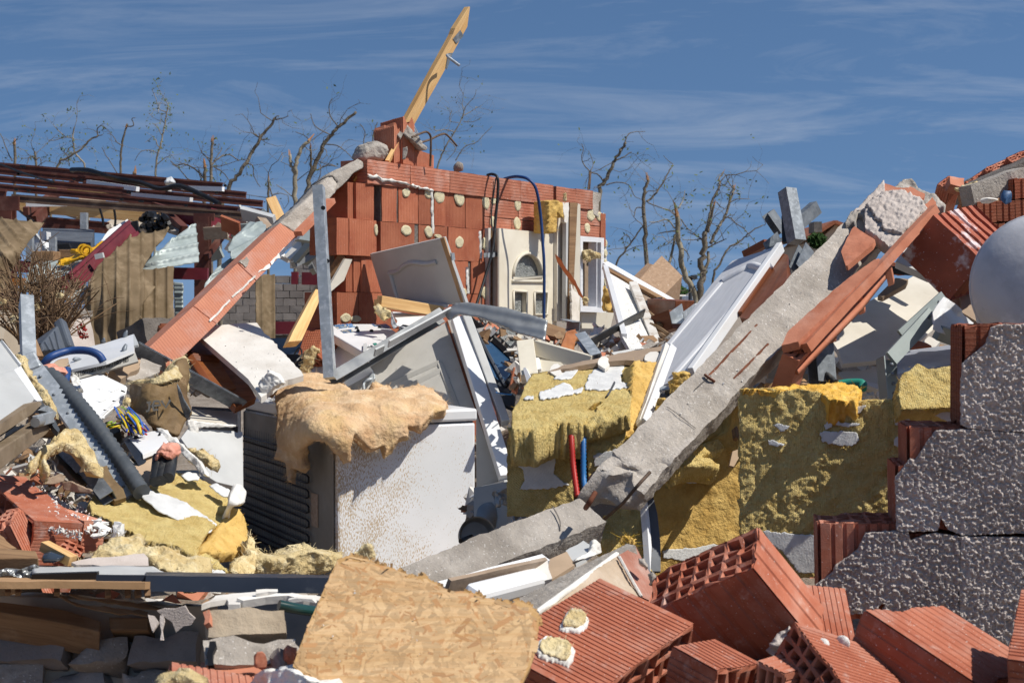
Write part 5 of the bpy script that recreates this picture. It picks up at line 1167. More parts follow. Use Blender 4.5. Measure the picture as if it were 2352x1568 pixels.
# ---------------------------------------------------------------- left front
hblock('hollow_brick',('B1',-60,1080,5.0),('B1',560,1190,5.1),('B1',60,1540,4.4),.2,clay,holes='AC',n=(12,4),t=.008,label='large dusty red hollow brick lying at far left under wool strips',cat='brick',seed=5,Lu=.78) if False else None
lb = thing('left_block','dusty red hollow block with dark honeycomb end at the left edge','brick',at('C1',300,400,4.3))
glb = invd([S('C1',0,-100),S('C1',260,290),S('C1',640,300),S('C1',450,-60)],[4.95,4.35,4.45,5.0])
pA = at('C1',270,300,4.33); pB = at('C1',650,320,4.42); pC = at('C1',20,-60,4.85)
hblock('shell',pA,pB,pC,.22,clay,holes='AB',n=(8,4),t=.008,parent=lb,seed=5,gp=.011,gd=.0012)
hblock('lower_shell',at('C1',240,420,4.36),at('C1',280,340,4.38),at('C1',680,470,4.42),.3,clay,holes='N',n=(2,7),t=.008,parent=lb,seed=6)
lb2 = thing('left_block','flat red brick slab behind the dusty block at left','brick',at('C1',600,200,4.6))
hblock('shell',at('C1',660,300,4.46),at('C1',830,300,4.52),at('C1',440,60,5.05),.1,clay,holes='AB',n=(7,2),t=.009,parent=lb2,seed=7,gp=.011,gd=.0012)
hblock('hollow_brick',at('C1',70,330,4.25),at('C1',160,190,4.35),at('C1',-60,100,4.5),.3,clay,holes='N',n=(4,6),t=.008,label='shaded hollow brick showing dark cells at far left edge',cat='brick',seed=8)
def crumbs(name,label,k,pts,d,n,s0,s1,mat,g=None,seed=0,kind='stuff',off=.0,cat='crumbs'):
    r_ = random.Random(seed); P = [S(k,*p) for p in pts]; xs_ = [p[0] for p in P]; ys_ = [p[1] for p in P]
    v = []; f = []; c0 = None
    for i in range(n*6):
        x = r_.uniform(min(xs_),max(xs_)); y = r_.uniform(min(ys_),max(ys_))
        if not inside(np.array([x]),np.array([y]),P)[0]: continue
        dd_ = 1/(g[0]*x+g[1]*y+g[2]) if g is not None else (d if not isinstance(d,tuple) else d[0]+(d[1]-d[0])*(y-min(ys_))/(max(ys_)-min(ys_)+1e-6))
        p = at0(x,y,dd_-off)
        if c0 is None: c0 = p
        s_ = s0*(s1/s0)**(r_.random()**2.2); b = len(v)
        ax_ = [Vector((r_.gauss(0,1),r_.gauss(0,1),r_.gauss(0,1))).normalized() for _ in range(3)]
        for q in ax_:
            v += [p-c0+q*s_*r_.uniform(.4,1),p-c0-q*s_*r_.uniform(.4,1)]
        f += [(b,b+2,b+4),(b,b+4,b+3),(b,b+3,b+5),(b,b+5,b+2),(b+1,b+4,b+2),(b+1,b+3,b+4),(b+1,b+5,b+3),(b+1,b+2,b+5)]
        n -= 1
        if n <= 0: break
    o = link(name,mesh(name,v,f),mat,Matrix.Translation(c0)); return tag(o,label,cat,None,kind)
crumbs('plaster_crumbs','white plaster crumbs scattered on the dusty red block','C1',[(200,0),(430,20),(740,250),(640,300),(280,260),(200,120)],4.6,170,.0015,.012,chalk,g=glb,seed=3,off=.004)
crumbs('plaster_crumbs','white crumbs heaped on the honeycomb brick edge at left','C1',[(280,330),(640,380),(660,440),(500,420),(380,370)],4.36,120,.003,.013,chalk,seed=4)
surf('plaster_flake','B1',[(330,1310),(400,1290),(470,1265),(510,1290),(490,1330),(420,1345),(340,1345)],.012,drybrown,'broken plasterboard flake lying on the red block at left','plasterboard',res=2.2,ctrl=[(340,1330,4.65),(500,1280,4.75)],amp=.015,ns=18,rag=1,step=5)
surf('plaster_flake','B1',[(490,1330),(560,1325),(640,1360),(725,1400),(700,1420),(600,1410),(500,1390)],.012,drybrown,'second brown plasterboard flake below the studs at left','plasterboard',res=2.2,ctrl=[(500,1350,4.72),(720,1410,4.7)],amp=.012,ns=18,rag=1,step=5)
surf('insulation_strip','B1',[(430,1000),(470,930),(540,890),(620,920),(680,990),(740,1080),(800,1200),(760,1230),(690,1220),(640,1130),(580,1060),(500,1030),(440,1060),(390,1090),(370,1150),(410,1240),(385,1275),(340,1230),(325,1150),(330,1110),(270,1180),(250,1225),(215,1200),(225,1150),(300,1080),(360,1040)],.05,straw_wool,'yellow brown wool strip hanging in two fingers over stud ends','insulation',res=2.4,ctrl=[(540,920,4.82),(700,1100,4.78),(780,1210,4.72),(450,1030,4.75),(350,1200,4.6),(230,1190,4.58)],amp=.028,ns=20,edge=9,oct=4,thn=.3,fuzz=(420,.028,.001,fib_s))
bar('metal_stud',('B1',480,1050,4.95),('B1',660,1260,4.85),.045,.045,galv_d,'dark galvanised stud end under the hanging wool strip','metal stud',prof='C',t=.003,up=(.5,-1,0))
bar('metal_stud',('B1',680,1245,4.85),('B1',850,1460,4.75),.05,.04,galv_d,'speckled stud end lying beside the kinked stud foot','metal stud',prof='C',t=.003,up=(.5,-1,0))
board('dark_board','B1',[(720,1250,4.85),(840,1200,4.9),(990,1450,4.8),(900,1480,4.75),(830,1400,4.8)],.02,kraft,'dark stained cardboard under the kinked stud','cardboard',rag=.006,step=.03)
board('dark_board','B1',[(410,1100,4.95),(470,1080,5.0),(690,1330,4.85),(640,1350,4.8),(540,1260,4.85)],.02,kraft,'torn brown backing paper under the hanging wool fingers','cardboard',rag=.008,step=.03)
# yellow faced wool board left of the freezer
yb = surf('insulation_board','C1',[(700,150),(740,95),(1000,130),(1200,10),(1340,-90),(1560,-40),(1800,90),(1760,250),(1720,330),(1650,360),(1600,420),(1560,520),(1700,600),(1800,700),(1650,650),(1400,500),(1150,450),(1000,370),(800,260),(720,240)],.10,yellow_wool,'yellow wool board with white facing patches left of the chest freezer','insulation',res=2.8,ctrl=[(720,180,4.7),(1000,150,4.85),(1350,-60,5.2),(1780,120,5.15),(1500,200,4.9),(1200,300,4.7),(1500,500,4.55),(1780,690,4.5),(1000,340,4.6)],amp=.009,ns=40,oct=4,rough=.65,rag=1.2,step=5,fuzz=(220,.016,.0008,fib_y,.8))
for i,pp in enumerate(([(1105,110),(1170,40),(1230,80),(1300,90),(1450,150),(1700,320),(1640,390),(1580,370),(1400,290),(1240,220),(1190,170)],[(1420,-60),(1480,-90),(1570,-75),(1560,-30),(1470,-20)],[(1640,20),(1700,0),(1800,50),(1790,110),(1740,100)],[(1480,650),(1640,620),(1700,640),(1800,735),(1700,720)])):
    surf('facing_scrap','C1',pp,.004,facing,parent=yb,res=2.6,ctrl=[(1105,110,4.84),(1300,170,4.82),(1640,360,4.8),(1480,-70,5.12),(1740,60,5.06),(1600,640,4.50),(1790,730,4.45)],amp=.003,ns=40,rag=1.4,step=4)
surf('insulation_sheet','C1',[(1660,420),(1750,280),(1800,180),(1880,190),(1930,260),(1960,420),(1940,540),(1700,560),(1560,550),(1580,480)],.05,amber_wool,'yellow wool sheet curling up at the lower left freezer corner','insulation',res=2.8,ctrl=[(1700,450,4.75),(1850,200,5.0),(1930,500,4.85),(1600,530,4.55)],amp=.012,ns=25,edge=4,fuzz=(180,.02,.001,fib_y))
surf('paper_roll','C1',[(1735,300),(1770,190),(1800,80),(1850,0),(1900,10),(1940,60),(1935,150),(1880,180),(1820,200),(1770,280)],.03,chalk,'curled white paper strip beside the freezer grid','paper',res=2,ctrl=[(1760,260,4.9),(1850,60,4.95),(1930,100,5.0),(1870,150,4.88)],amp=.012,ns=14,edge=5)
surf('insulation_tuft','C1',[(590,600),(600,560),(680,590),(760,470),(830,460),(850,400),(960,420),(1080,390),(1140,400),(1120,470),(1300,480),(1450,530),(1650,600),(1680,680),(1560,720),(1300,720),(1240,670),(1140,580),(900,570),(700,610)],.08,straw_wool,'pale wool wad spread in front of the yellow board','insulation',res=2.6,ctrl=[(620,590,4.2),(900,480,4.3),(1100,420,4.4),(1400,600,4.2),(1650,650,4.25)],amp=.035,ns=18,edge=8,oct=4,rag=1.5,step=6,fuzz=(700,.035,.0011,fib_s,.6))
surf('insulation_tuft','C1',[(1800,690),(1850,600),(1900,560),(1960,580),(1930,400),(1990,420),(2010,560),(2000,700),(1950,730)],.06,straw_wool,'torn wool clump below the freezer grid','insulation',res=2.4,ctrl=[(1900,620,4.6),(1980,500,4.75)],amp=.03,ns=25,oct=4,fuzz=(300,.035,.0011,fib_s))
surf('insulation_tuft','C2',[(-20,640),(0,590),(60,560),(200,570),(330,530),(450,515),(560,540),(720,560),(600,700),(500,740),(200,740),(0,730)],.12,straw_wool,'long grey yellow wool roll below the freezer front','insulation',res=2.6,ctrl=[(50,640,4.7),(300,620,4.75),(600,600,4.85)],amp=.035,ns=20,edge=9,oct=4,fuzz=(600,.03,.0011,fib_s,.6))
crumbs('foil_scrap','dark metallic scraps beside the yellow wool','C1',[(650,300),(820,300),(1000,400),(900,430),(700,420)],(4.5,4.4),30,.01,.05,chalk,seed=6)
# boards stack on the low wall
board('wooden_block','C1',[(-60,500,4.1),(280,530,4.05),(300,585,4.0),(-60,590,4.0)],.12,oldwood,'brown wooden board end lying at far left','wood',bev=.003)
board('wooden_block','C1',[(-60,380,4.2),(0,405,4.2),(130,510,4.15),(-60,520,4.1)],.06,oldwood,'weathered wood chunk at the left edge above boards','wood',rag=.004,step=.02)
bar('wooden_lath',('C1',345,490,4.1),('C1',570,610,4.05),.03,.028,pine,'short pine lath stuck across the honeycomb bricks','lath')
surf('black_jug','C1',[(300,600),(320,560),(370,545),(430,565),(485,580),(470,620),(400,640),(320,640)],.1,mk('glossblue','39424d','2b323b',4,rough=.15,spec=.7),'glossy dark bowl fragment between the laths','bowl',res=2,ctrl=[(380,600,4.0)],amp=.004,ns=10,edge=14)
surf('metal_tray','C1',[(250,690),(300,640),(700,655),(1200,655),(1320,720),(1180,745),(760,715),(300,740)],.02,greywhite,'bent grey metal tray lying on the stacked boards','tray',ctrl=[(300,650,4.05),(1200,660,4.1),(300,735,3.75),(1180,740,3.8),(700,700,3.85)],res=4,amp=.01,ns=6)
board('black_gap','C1',[(250,715,3.7),(760,700,3.7),(760,768,3.7),(240,768,3.7)],.02,black,'black sheet standing in for the dark gap under the grey tray','crate')  # flat black sheet paints the shade of the gap under the tray
board('mesh_scrap','C1',[(560,620,4.05),(760,580,4.1),(1130,550,4.15),(1165,645,4.1),(600,640,4.0)],.01,roughcast,'speckled grey felt sheet above the grey tray','felt sheet',rag=.006,step=.03)
surf('foil_crumple','C1',[(-60,700),(40,670),(150,680),(260,640),(300,660),(240,740),(200,765),(100,720),(-60,730)],.02,alu,'crumpled silver foil at the left end of the tray','foil',res=2,ctrl=[(0,700,3.95),(250,690,3.95)],amp=.04,ns=25,oct=4,smooth=False)
lbd = [('C1',[(-900,763,3.5),(1138,775,3.5),(1140,845,3.4965),(-900,820,3.497)],mdf,'long raw chipboard edge of the lowest stacked board','board'),
       ('C1',[(755,715,3.6),(1135,722,3.6),(1135,778,3.597),(755,766,3.597)],darkblue,'short dark board lying in the stack left of centre','board'),
       ('C1',[(1142,722,3.55),(3100,753,3.7),(3100,860,3.694),(1144,848,3.544)],darkblue,'long dark slate coloured board ending behind the chipboard sheet','board')]  # long boards run on out of view to shade the low wall
for k,pts,m_,l_,c_ in lbd:
    P = [S(k,p[0],p[1]) for p in pts]; a = at(k,*pts[0]); b = at(k,*pts[1]); c = at(k,*pts[3])
    rough_box('stacked_board',a,b,c,.4,m_,l_,c_,res=.06,amp=.002,ns=12)
for i,(x,q) in enumerate(((60,'far left'),(140,'second from left'),(445,'third from left'),(845,'fourth from left'),(1000,'fifth from left'),(1075,'slanted'),(1155,'rightmost'))): bar('wooden_peg',('C1',x,840,3.55),('C1',x+(12 if i == 5 else 3),890 if i > 2 else 870,3.54),.014,.014,oldwood,'%s of the wooden pegs under the lowest stacked board' % q,'peg')
surf('low_wall','C1',[(-80,880),(500,900),(1250,960),(2300,960),(2300,1650),(-80,1650)],.2,render_w,'shaded grey rendered low wall under the stacked boards','low wall',depth=invd([S('C1',0,1000),S('C1',1600,1100),S('C1',0,1500)],[3.85,3.85,3.82]),res=4,amp=.02,ns=9,oct=4)
for i,(x0,y0,x1,y1,l_) in enumerate(((-60,1180,520,1400,'upper left'),(530,1200,1010,1420,'upper middle'),(1020,1180,1560,1400,'upper right'),(-60,1410,330,1640,'lower left'),(340,1420,880,1640,'lower middle'),(890,1430,1420,1640,'lower right'))):
    rough_box('stone_block',('C1',x0,y0+12,3.78-.03*(i % 2)),('C1',x1,y0,3.78),('C1',x0+14,y1,3.74-.03*(i % 2)),.12,concrete if i % 2 else cblock,'%s of the dusty stone blocks in the dark low wall' % l_,'stone block',group='stone blocks of the low wall',res=.02,amp=.014,ns=14,oct=4,chip=.06,nsc=7,seed=i)
board('timber','C1',[(-60,920,3.75),(500,990,3.75),(790,1080,3.75),(785,1165,3.72),(500,1100),(-60,1000,3.7)],.1,oldwood,'dark brown timber in the shade under the stacked boards','timber',bev=.003)
board('timber','C1',[(850,1050,3.78),(1160,1050,3.78),(1160,1150,3.76),(860,1150,3.76)],.1,oldwood,'second dark timber stub right of the longer one in shade','timber',bev=.003)
for i,(pp,l_) in enumerate((([(450,880,3.6),(700,960),(1160,1010,3.65),(1150,1040),(940,1030),(600,960,3.6)],'splintered grey lath hanging under the boards'),([(540,870,3.62),(1200,960,3.66),(1400,1000),(1170,985),(620,905,3.62)],'thin grey veneer strip drooping under the boards'),([(1160,1030,3.55),(1210,1040),(1245,1090),(1195,1165,3.52),(1170,1080)],'small torn paper scrap hanging by the dangling slat'),([(1230,1000,3.5),(1450,960),(1530,1060,3.5),(1500,1110),(1440,1120),(1380,1170),(1350,1090)],'large torn grey paper scrap hanging under the boards'),([(1255,1035,3.5),(1282,1035),(1282,1230,3.48),(1255,1230)],'narrow pale slat dangling under the boards'))):
    board('hanging_scrap','C1',pp,.006,roughcast if i > 1 else oldwood,l_,'scrap',rag=.004,step=.02)
# ================================================================== right half, middle ground
# white moulded door leaning
wdr = thing('moulded_door','white moulded panel door leaning to the right behind the concrete beam','door',at('F',950,1480,6.6))
gwd = invd([S('F',1650,230),S('F',2170,60),S('F',880,1160),S('F',1250,1450)],[7.6,7.3,6.9,6.3])
board('leaf','F',[(850,1170),(960,1100),(1430,480),(1655,225),(1920,140),(2110,75),(2180,50),(2178,60),(1230,1440),(900,1580),(760,1600)],.035,doorwhite,parent=wdr,depth=gwd,ax=1,bev=.003)
def groove(pts,w_,name='moulding',off=.006,mat=doorwhite):
    for a,b in zip(pts[:-1],pts[1:]): bar(name,onp(gwd,'F',*a,off*.2),onp(gwd,'F',*b,off*.2),w_,.018,mat,parent=wdr,up=(-.5,-.6,.6),bev=.006)
groove([(960,1150),(1560,440)],.03); groove([(1020,1480),(2010,345)],.03)
tube('moulding_arch',[onp(gwd,'F',x,y,.0) for x,y in ((1560,450),(1660,395),(1760,340),(1840,290),(1900,285),(1960,305),(2010,310),(2080,270))],.022,doorwhite,parent=wdr,n=8,sm=5)
bar('door_edge',onp(gwd,'F',2185,75,.03),onp(gwd,'F',1215,1450,.03),.03,.055,white,parent=wdr,up=(-.5,-.6,.6),bev=.004)
bar('door_edge',onp(gwd,'F',2178,130,-.04),onp(gwd,'F',1750,810,-.04),.02,.03,brownwood,parent=wdr,up=(-.5,-.6,.6))
board('cabinet_carcass','F',[(1740,840,6.7),(2170,130,7.3),(2260,160,7.2),(2240,700,6.6),(1960,900,6.4)],.05,brownwood,'dark brown cabinet side in the gap between moulded door and beam','cabinet')
# metal studs behind top right
sdz = [('metal_stud',('A4',150,395,7.4),('A4',225,800,7.3),.085,.09,'box','tall galvanised stud standing behind the white moulded door top'),
       ('metal_stud',('A4',0,570,7.6),('A4',110,730,7.6),.06,.08,'C','short galvanised stud leaning left behind the tall stud'),
       ('metal_stud',('A4',225,660,7.6),('A4',375,530,7.7),.09,.06,'C','notched galvanised stud crossing right behind the tall stud'),
       ('metal_stud',('A4',0,830,7.4),('A4',110,740,7.5),.05,.06,'L','thin galvanised angle behind the moulded door top left'),
       ('metal_stud',('A4',300,850,7.2),('A4',225,1020,7.1),.09,.06,'C','galvanised stud foot below the corner of the moulded door')]
for n_,a,b,w_,h_,pf,l_ in sdz: bar(n_,a,b,w_*.8,h_*.8,galv_d,l_,'metal stud',prof=pf,t=.003,up=(.5,-1,0))
board('dark_insert','A4',[(105,600,7.42),(125,540,7.45),(190,780,7.3),(110,805,7.35)],.02,black,'dark panel inside the tall galvanised stud','panel')
bar('timber',('F',1800,160,7.9),('F',2040,30,7.8),.05,.04,brownwood,'brown batten lying behind the studs against the sky','batten')
# big diagonal concrete lintel
gcb = invd([S('O',1360,1110),S('O',1500,980),S('O',1960,500),S('O',1830,800),S('O',1600,1000)],[4.25,4.45,5.35,4.95,4.4])
cb_ = thing('concrete_beam','broken reinforced concrete beam with exposed rust bars slanting up to the right','beam',at('O',1400,1200,4.2))
bA,bB,bC = at('O',1345,1102,4.22),at('O',1972,478,5.36),at('O',1432,1185,4.14)
def beamshape(V,V0,Lu,Lv,th):
    t = V0[:,0]/Lu; brk = np.clip((.16-t)/.16,0,1); n1 = fbm(V0+3,14,3)
    V[:,0] += brk*(n1*.09+np.abs(V0[:,1]/Lv)*.10); V[:,2] += brk*fbm(V0+8,12,3)*.04
    V[:,1] *= 1-.10*np.clip(fbm(V0*np.array((1,0,0))+2,5,3)+.2,0,1)
    return V
rough_box('beam_body',bA,bB,bC,.10,concrete,parent=cb_,res=.013,amp=.006,ns=36,oct=4,seed=6,chip=.03,nsc=9,sub=beamshape,sharp=50)
gcb = invd([S('O',1345,1102),S('O',1972,478),S('O',1432,1185)],[4.22,5.36,4.14])
for i,pts in enumerate((((1920,100),(1800,230),(1700,330),(1620,420),(1540,500)),((2007,250),(1900,360),(1800,460),(1735,525)))):
    tube('rebar',[onp(gcb,'B3',x,y,-.004+.004*(j == 2)) for j,(x,y) in enumerate(pts)],   .0045,rust,parent=cb_,n=6)
tube('rebar',[onp(gcb,'B3',1510,490,.01),onp(gcb,'B3',1550,520,.015),onp(gcb,'B3',1590,545,.005)],   .0045,rust,parent=cb_,n=6)
for pts in (((1215,740),(1300,800),(1440,910)),((1430,610),(1500,545),(1560,500))):
    tube('crack',[onp(gcb,'B3',x,y,.0055) for x,y in pts],.0012,concrete_dark,parent=cb_,n=4)
crk = [(1350,670),(1380,650),(1420,690),(1390,720),(1345,700)]
tube('ribbed_rebar',[('H',1640,560,4.3),('H',1780,440,4.22),('H',1880,350,4.16),('H',1990,220,4.12),('H',2100,100,4.15)],.0055,rod,'ribbed steel bar sticking out under the broken beam end','rebar',n=8,corr=.86,pitch=.006)
tube('rebar',[('H',1640,270,4.02),('H',1590,355,4.0),('H',1560,400,4.06)],.008,rust,'short rusty rod stub at the lower tip of the beam','rebar',n=7)
# upper end: plaster and clay around the beam
ue = thing('beam_head','broken beam head of plaster, clay tile and concrete at the top right','wall fragment',at('A4',900,1000,5.2))
guh = invd([S('A4',800,540),S('A4',1250,560),S('A4',1000,860),S('A4',650,740)],[5.3,5.25,5.05,5.2])
surf('plaster_face','A4',[(760,545),(800,520),(900,440),(1060,440),(1200,500),(1250,570),(1240,590),(1000,840),(965,880),(860,790),(765,730)],.05,roughcast,parent=ue,depth=guh,res=2.4,amp=.010,ns=55,oct=3,rough=.6,rag=1.2,step=5,off=.02,sharp=60)
surf('plaster_relief','A4',[(775,555),(900,460),(1050,450),(1190,510),(1235,590),(1050,780),(905,755),(895,700),(840,650)],.03,roughcast,parent=ue,depth=guh,res=2.2,amp=.012,ns=70,oct=3,rough=.6,rag=1.4,step=5,off=.034)
surf('plaster_return','A4',[(640,600),(760,480),(910,320),(915,395),(800,520),(760,550),(700,560)],.04,roughcast,parent=ue,depth=guh,res=2.4,amp=.008,ns=50,off=.005,rag=1,step=5)
surf('concrete_cap','A4',[(915,345),(980,280),(1060,205),(1110,198),(1150,225),(1190,280),(1300,320),(1360,360),(1400,400),(1290,410),(1240,435),(1120,375),(1010,370)],.12,concrete,parent=ue,depth=guh,res=2.4,amp=.014,ns=30,oct=4,off=-.06,rag=1.6,step=5)
board('clay_plate','A4',[(912,340),(1010,372),(1115,372),(1050,450),(1000,440),(920,420)],.012,clay_flat,parent=ue,depth=guh,off=.0,rag=.004,step=.02)
board('clay_plate','A4',[(1112,375),(1230,430),(1225,460),(1190,500),(1058,440)],.012,clay_flat,parent=ue,depth=guh,off=.006,rag=.004,step=.02)
board('clay_plate','A4',[(1195,500),(1290,410),(1330,500),(1250,580)],.03,clay_flat,parent=ue,depth=guh,off=-.02,rag=.004,step=.02)
# hollow left corner
surf('hollow_rim','A4',[(600,660),(650,560),(720,540),(775,560),(770,700),(740,740),(755,640),(740,580),(705,575),(690,620),(695,690),(730,745),(690,700),(670,640)],.1,concrete,parent=ue,depth=guh,off=.0,res=2,amp=.006,ns=40)
board('hollow_back','A4',[(670,560),(760,560),(765,740),(690,740)],.02,drybrown,parent=ue,depth=guh,off=-.08)
# clay lintel shell along the right of the beam
cs_ = thing('clay_lintel','broken clay lintel shell running along the right side of the beam','lintel',at('A4',200,1500,4.8))
gcl = invd([S('A4',700,900),S('A4',1300,560),S('A4',250,1568),S('A4',800,1000)],[5.08,5.2,4.65,5.0])
surf('web','A4',[(665,760),(690,735),(850,840),(830,880),(625,1050),(585,930)],.02,clay_flat,parent=cs_,depth=gcl,off=.03,res=3,amp=.003,ns=30,smooth=False)
surf('flange','A4',[(840,1000),(885,985),(870,1050),(500,1400),(250,1640),(120,1670),(170,1560),(400,1350),(620,1160)],.03,clay_flat,parent=cs_,depth=gcl,off=.03,res=3,amp=.002,ns=25,rag=.6,step=9,smooth=False)
surf('inner_channel','A4',[(860,900),(940,880),(700,1180),(380,1500),(200,1680),(150,1660),(420,1380),(640,1090)],.02,clay_flat,parent=cs_,depth=gcl,off=-.06,res=4,amp=.002)
surf('edge_strip','A4',[(640,1080),(660,1060),(330,1400),(180,1560),(165,1545),(330,1390)],.02,clay_flat,parent=cs_,depth=gcl,off=.012,res=2.4,amp=.006,ns=30)
bar('outer_lip',('A4',1310,550,5.17),('A4',300,1640,4.6),.02,.026,clay_flat,parent=cs_,up=(.4,-1,0),seg=10,amp=.003,ns=6,prof=[(-.02,-.014),(.012,-.014),(.012,-.006),(.006,-.004),(.012,-.001),(.012,.014),(-.02,.014)])
for i in range(3): board('rib','A4',[(905-i*230,890+i*220),(950-i*230,880+i*220),(945-i*230,915+i*220),(900-i*230,935+i*220)],.1,clay_flat,parent=cs_,depth=gcl,off=-.01)
hblock('end_cells',at('B4',115,320,4.62),at('B4',230,205,4.7),at('B4',220,410,4.58),.18,clay_flat,holes='N',n=(2,2),t=.012,parent=cs_,seed=2,groove=False)
# fluted hollow brick, upper right
fb_ = thing('fluted_block','large fluted hollow clay block tipped over at the upper right','brick',at('A4',1600,1000,5.4))
fA_ = at('A4',1300,590,5.05); fB_ = at('A4',1680,950,4.95); fC_ = at('A4',1560,420,5.3)
flu = [(0,0)]
u_ = (fC_-fA_); Lc = u_.length
ux = (fB_-fA_).normalized(); uy = (u_-ux*u_.dot(ux)).normalized(); uz = ux.cross(uy)
if uz.dot(fA_-Vector((0,0,CAMZ))) < 0: uz = -uz
Ln = (fB_-fA_).length; Wn = .30
nfl = 6; prf = []
for i in range(nfl):
    s0 = Wn*i/nfl; w_ = Wn/nfl; prf += [(s0,0),(s0+w_*.55,.0),(s0+w_*.6,.024),(s0+w_*.95,.024)]
prf += [(Wn,0),(Wn,.02),(Wn,.2),(0,.2)]
def ext(name,prf,mat,parent,L0=0,L1=None,seg=14,amp=.003):
    L1 = L1 or Ln; v = []; f = []; n = len(prf)
    for i in range(seg+1):
        for (a,b) in prf: v.append((L0+(L1-L0)*i/seg,a,b))
    v = np.array(v); v = v+np.stack([fbm(v+q*3,20,3) for q in range(3)],-1)*amp
    sg = 1 if ux.cross(uy).dot(uz) > 0 else -1; v[:,2] *= sg
    for i in range(seg):
        for j in range(n): f.append((i*n+j,i*n+(j+1) % n,(i+1)*n+(j+1) % n,(i+1)*n+j))
    f += [tuple(range(n))]*0
    return link(name,mesh(name,v,f),mat,frame(fA_,ux,ux.cross(uy)),parent)
flmat = mk('fluted_clay','a65d46','8f4b38',6,rough=.88,bump=.4,bs=120,bdist=.006,grime=[('d8d2d2',7,.54,.62,.8),('6f5148',4,.5,.75,.5)],speck=[('e9e6e4',140,.69,.7)])
ext('fluted_shell',prf,flmat,fb_)
for i in (1,2,3,4,5): ext('cell_web',[(Wn*i/6-.006,.012),(Wn*i/6+.006,.012),(Wn*i/6+.006,.19),(Wn*i/6-.006,.19)],clay_flat,fb_,seg=4)
ext('mid_web',[(.01,.09),(Wn-.01,.09),(Wn-.01,.1),(.01,.1)],clay_flat,fb_,seg=4)
# lower side of the block in shade
# grey and cream boards on the right
board('grey_trim','A4',[(1075,835,5.6),(1330,935),(1650,1040,5.4),(1560,1130,5.3),(1250,1060),(1000,950,5.5)],.03,greywhite,'grey white trim board in the shade under the fluted block','trim board',bev=.003)
bar('black_profile',('A4',950,1015,5.7),('A4',1270,1050,5.6),.02,.03,black,'thin black profile lying under the grey trim board','profile')
cp_ = thing('cream_partition','big cream panel in half shade under the clay lintel','panel',at('B4',500,500,5.2))
gcp = invd([S('B4',480,170),S('A4',1380,1040),S('B4',570,400),S('B4',1100,300)],[5.45,5.85,5.2,5.4])
board('face','B4',[(478,165),(560,90),(700,-40),(860,-120),(1180,-305),(1395,-390),(1450,-330),(1520,-60),(1050,350),(900,375),(585,405),(550,300)],.02,plasterboard,parent=cp_,depth=gcp,rag=.004,step=.05,only=[0,10,11])
board('broken_part','B4',[(575,418),(900,382),(960,480),(940,560),(800,540),(650,500),(560,440)],.02,plasterboard,parent=cp_,depth=gcp,off=-.03,rag=.006,step=.03)
board('brown_sheet','A4',[(860,1220,5.5),(1000,1080,5.6),(1100,1090,5.6),(1080,1130),(900,1230,5.45)],.02,drybrown,'grey brown sheet wedged above the cream panel','sheet')
board('white_edge_board','A4',[(1395,1290,5.2),(1460,1160,5.3),(1485,1160,5.3),(1520,1340,5.2),(1490,1335,5.2)],.02,cream,'narrow cream board end behind the crumpled metal sheet','board')
board('brown_sheet','A4',[(1500,1160,5.3),(1640,1080,5.3),(1650,1430,5.1),(1520,1350,5.1)],.03,drybrown,'brown panel in the shade left of the pale dome','panel')
# crumpled white metal corner sheet
cm = thing('perforated_bracket','perforated pale metal frame with a crumpled white sheet corner','metal frame',at('B4',980,670,4.7))
bar('perforated_arm',('A4',1385,1235,4.95),('A4',1050,1540,4.85),.05,.012,sheet_grey,parent=cm,up=(.5,-.8,.4))
bar('perforated_arm',('A4',1290,1360,4.85),('B4',965,365,4.7),.05,.012,sheet_grey,parent=cm,up=(.5,-.8,.4))
bar('perforated_leg',('B4',955,360,4.72),('B4',985,680,4.68),.075,.05,sheet_grey,parent=cm,prof='L',t=.004,up=(.3,-1,0))
for i in range(8):
    t = (i+.5)/8; q = at('A4',1290-200*t,1360+185*t,4.83-.0*t) if i < 4 else at('B4',968+8*(i-4),410+75*(i-4),4.67)
    chunk('bolt_hole',q,.014,galv_d,parent=cm,seed=i)
for i in range(5): chunk('bolt_hole',at('A4',1340-75*i,1268+72*i,4.93-.02*i),.012,galv_d,parent=cm,seed=i)
surf('crumpled_sheet','A4',[(1300,1350),(1330,1300),(1385,1225),(1480,1310),(1600,1440),(1560,1560),(1450,1540),(1340,1500),(1300,1480),(1310,1420)],.006,white,parent=cm,res=3,ctrl=[(1300,1360,4.72),(1385,1230,4.85),(1600,1440,4.95)],amp=.03,ns=11,oct=3,smooth=False)
bar('sheet_fold',('A4',1330,1505,4.75),('A4',1560,1590,4.8),.03,.05,sheet_grey,parent=cm,up=(0,-.4,1))
board('grey_tray','B4',[(1005,330,4.95),(1080,300,5.0),(1505,245,5.1),(1505,400,4.7),(1010,485,4.65)],.02,mk('greyblue','9fa3ad','8f939d',4,rough=.4,grime=[('c8cacf',9,.55,.75,.5)]),'grey blue metal tray behind the perforated leg','tray',bev=.004)
board('red_corner','B4',[(1080,285,5.3),(1160,220,5.35),(1240,240,5.3),(1280,262,5.2)],.05,clay_wall,'brick corner peeping above the grey blue tray','brick')
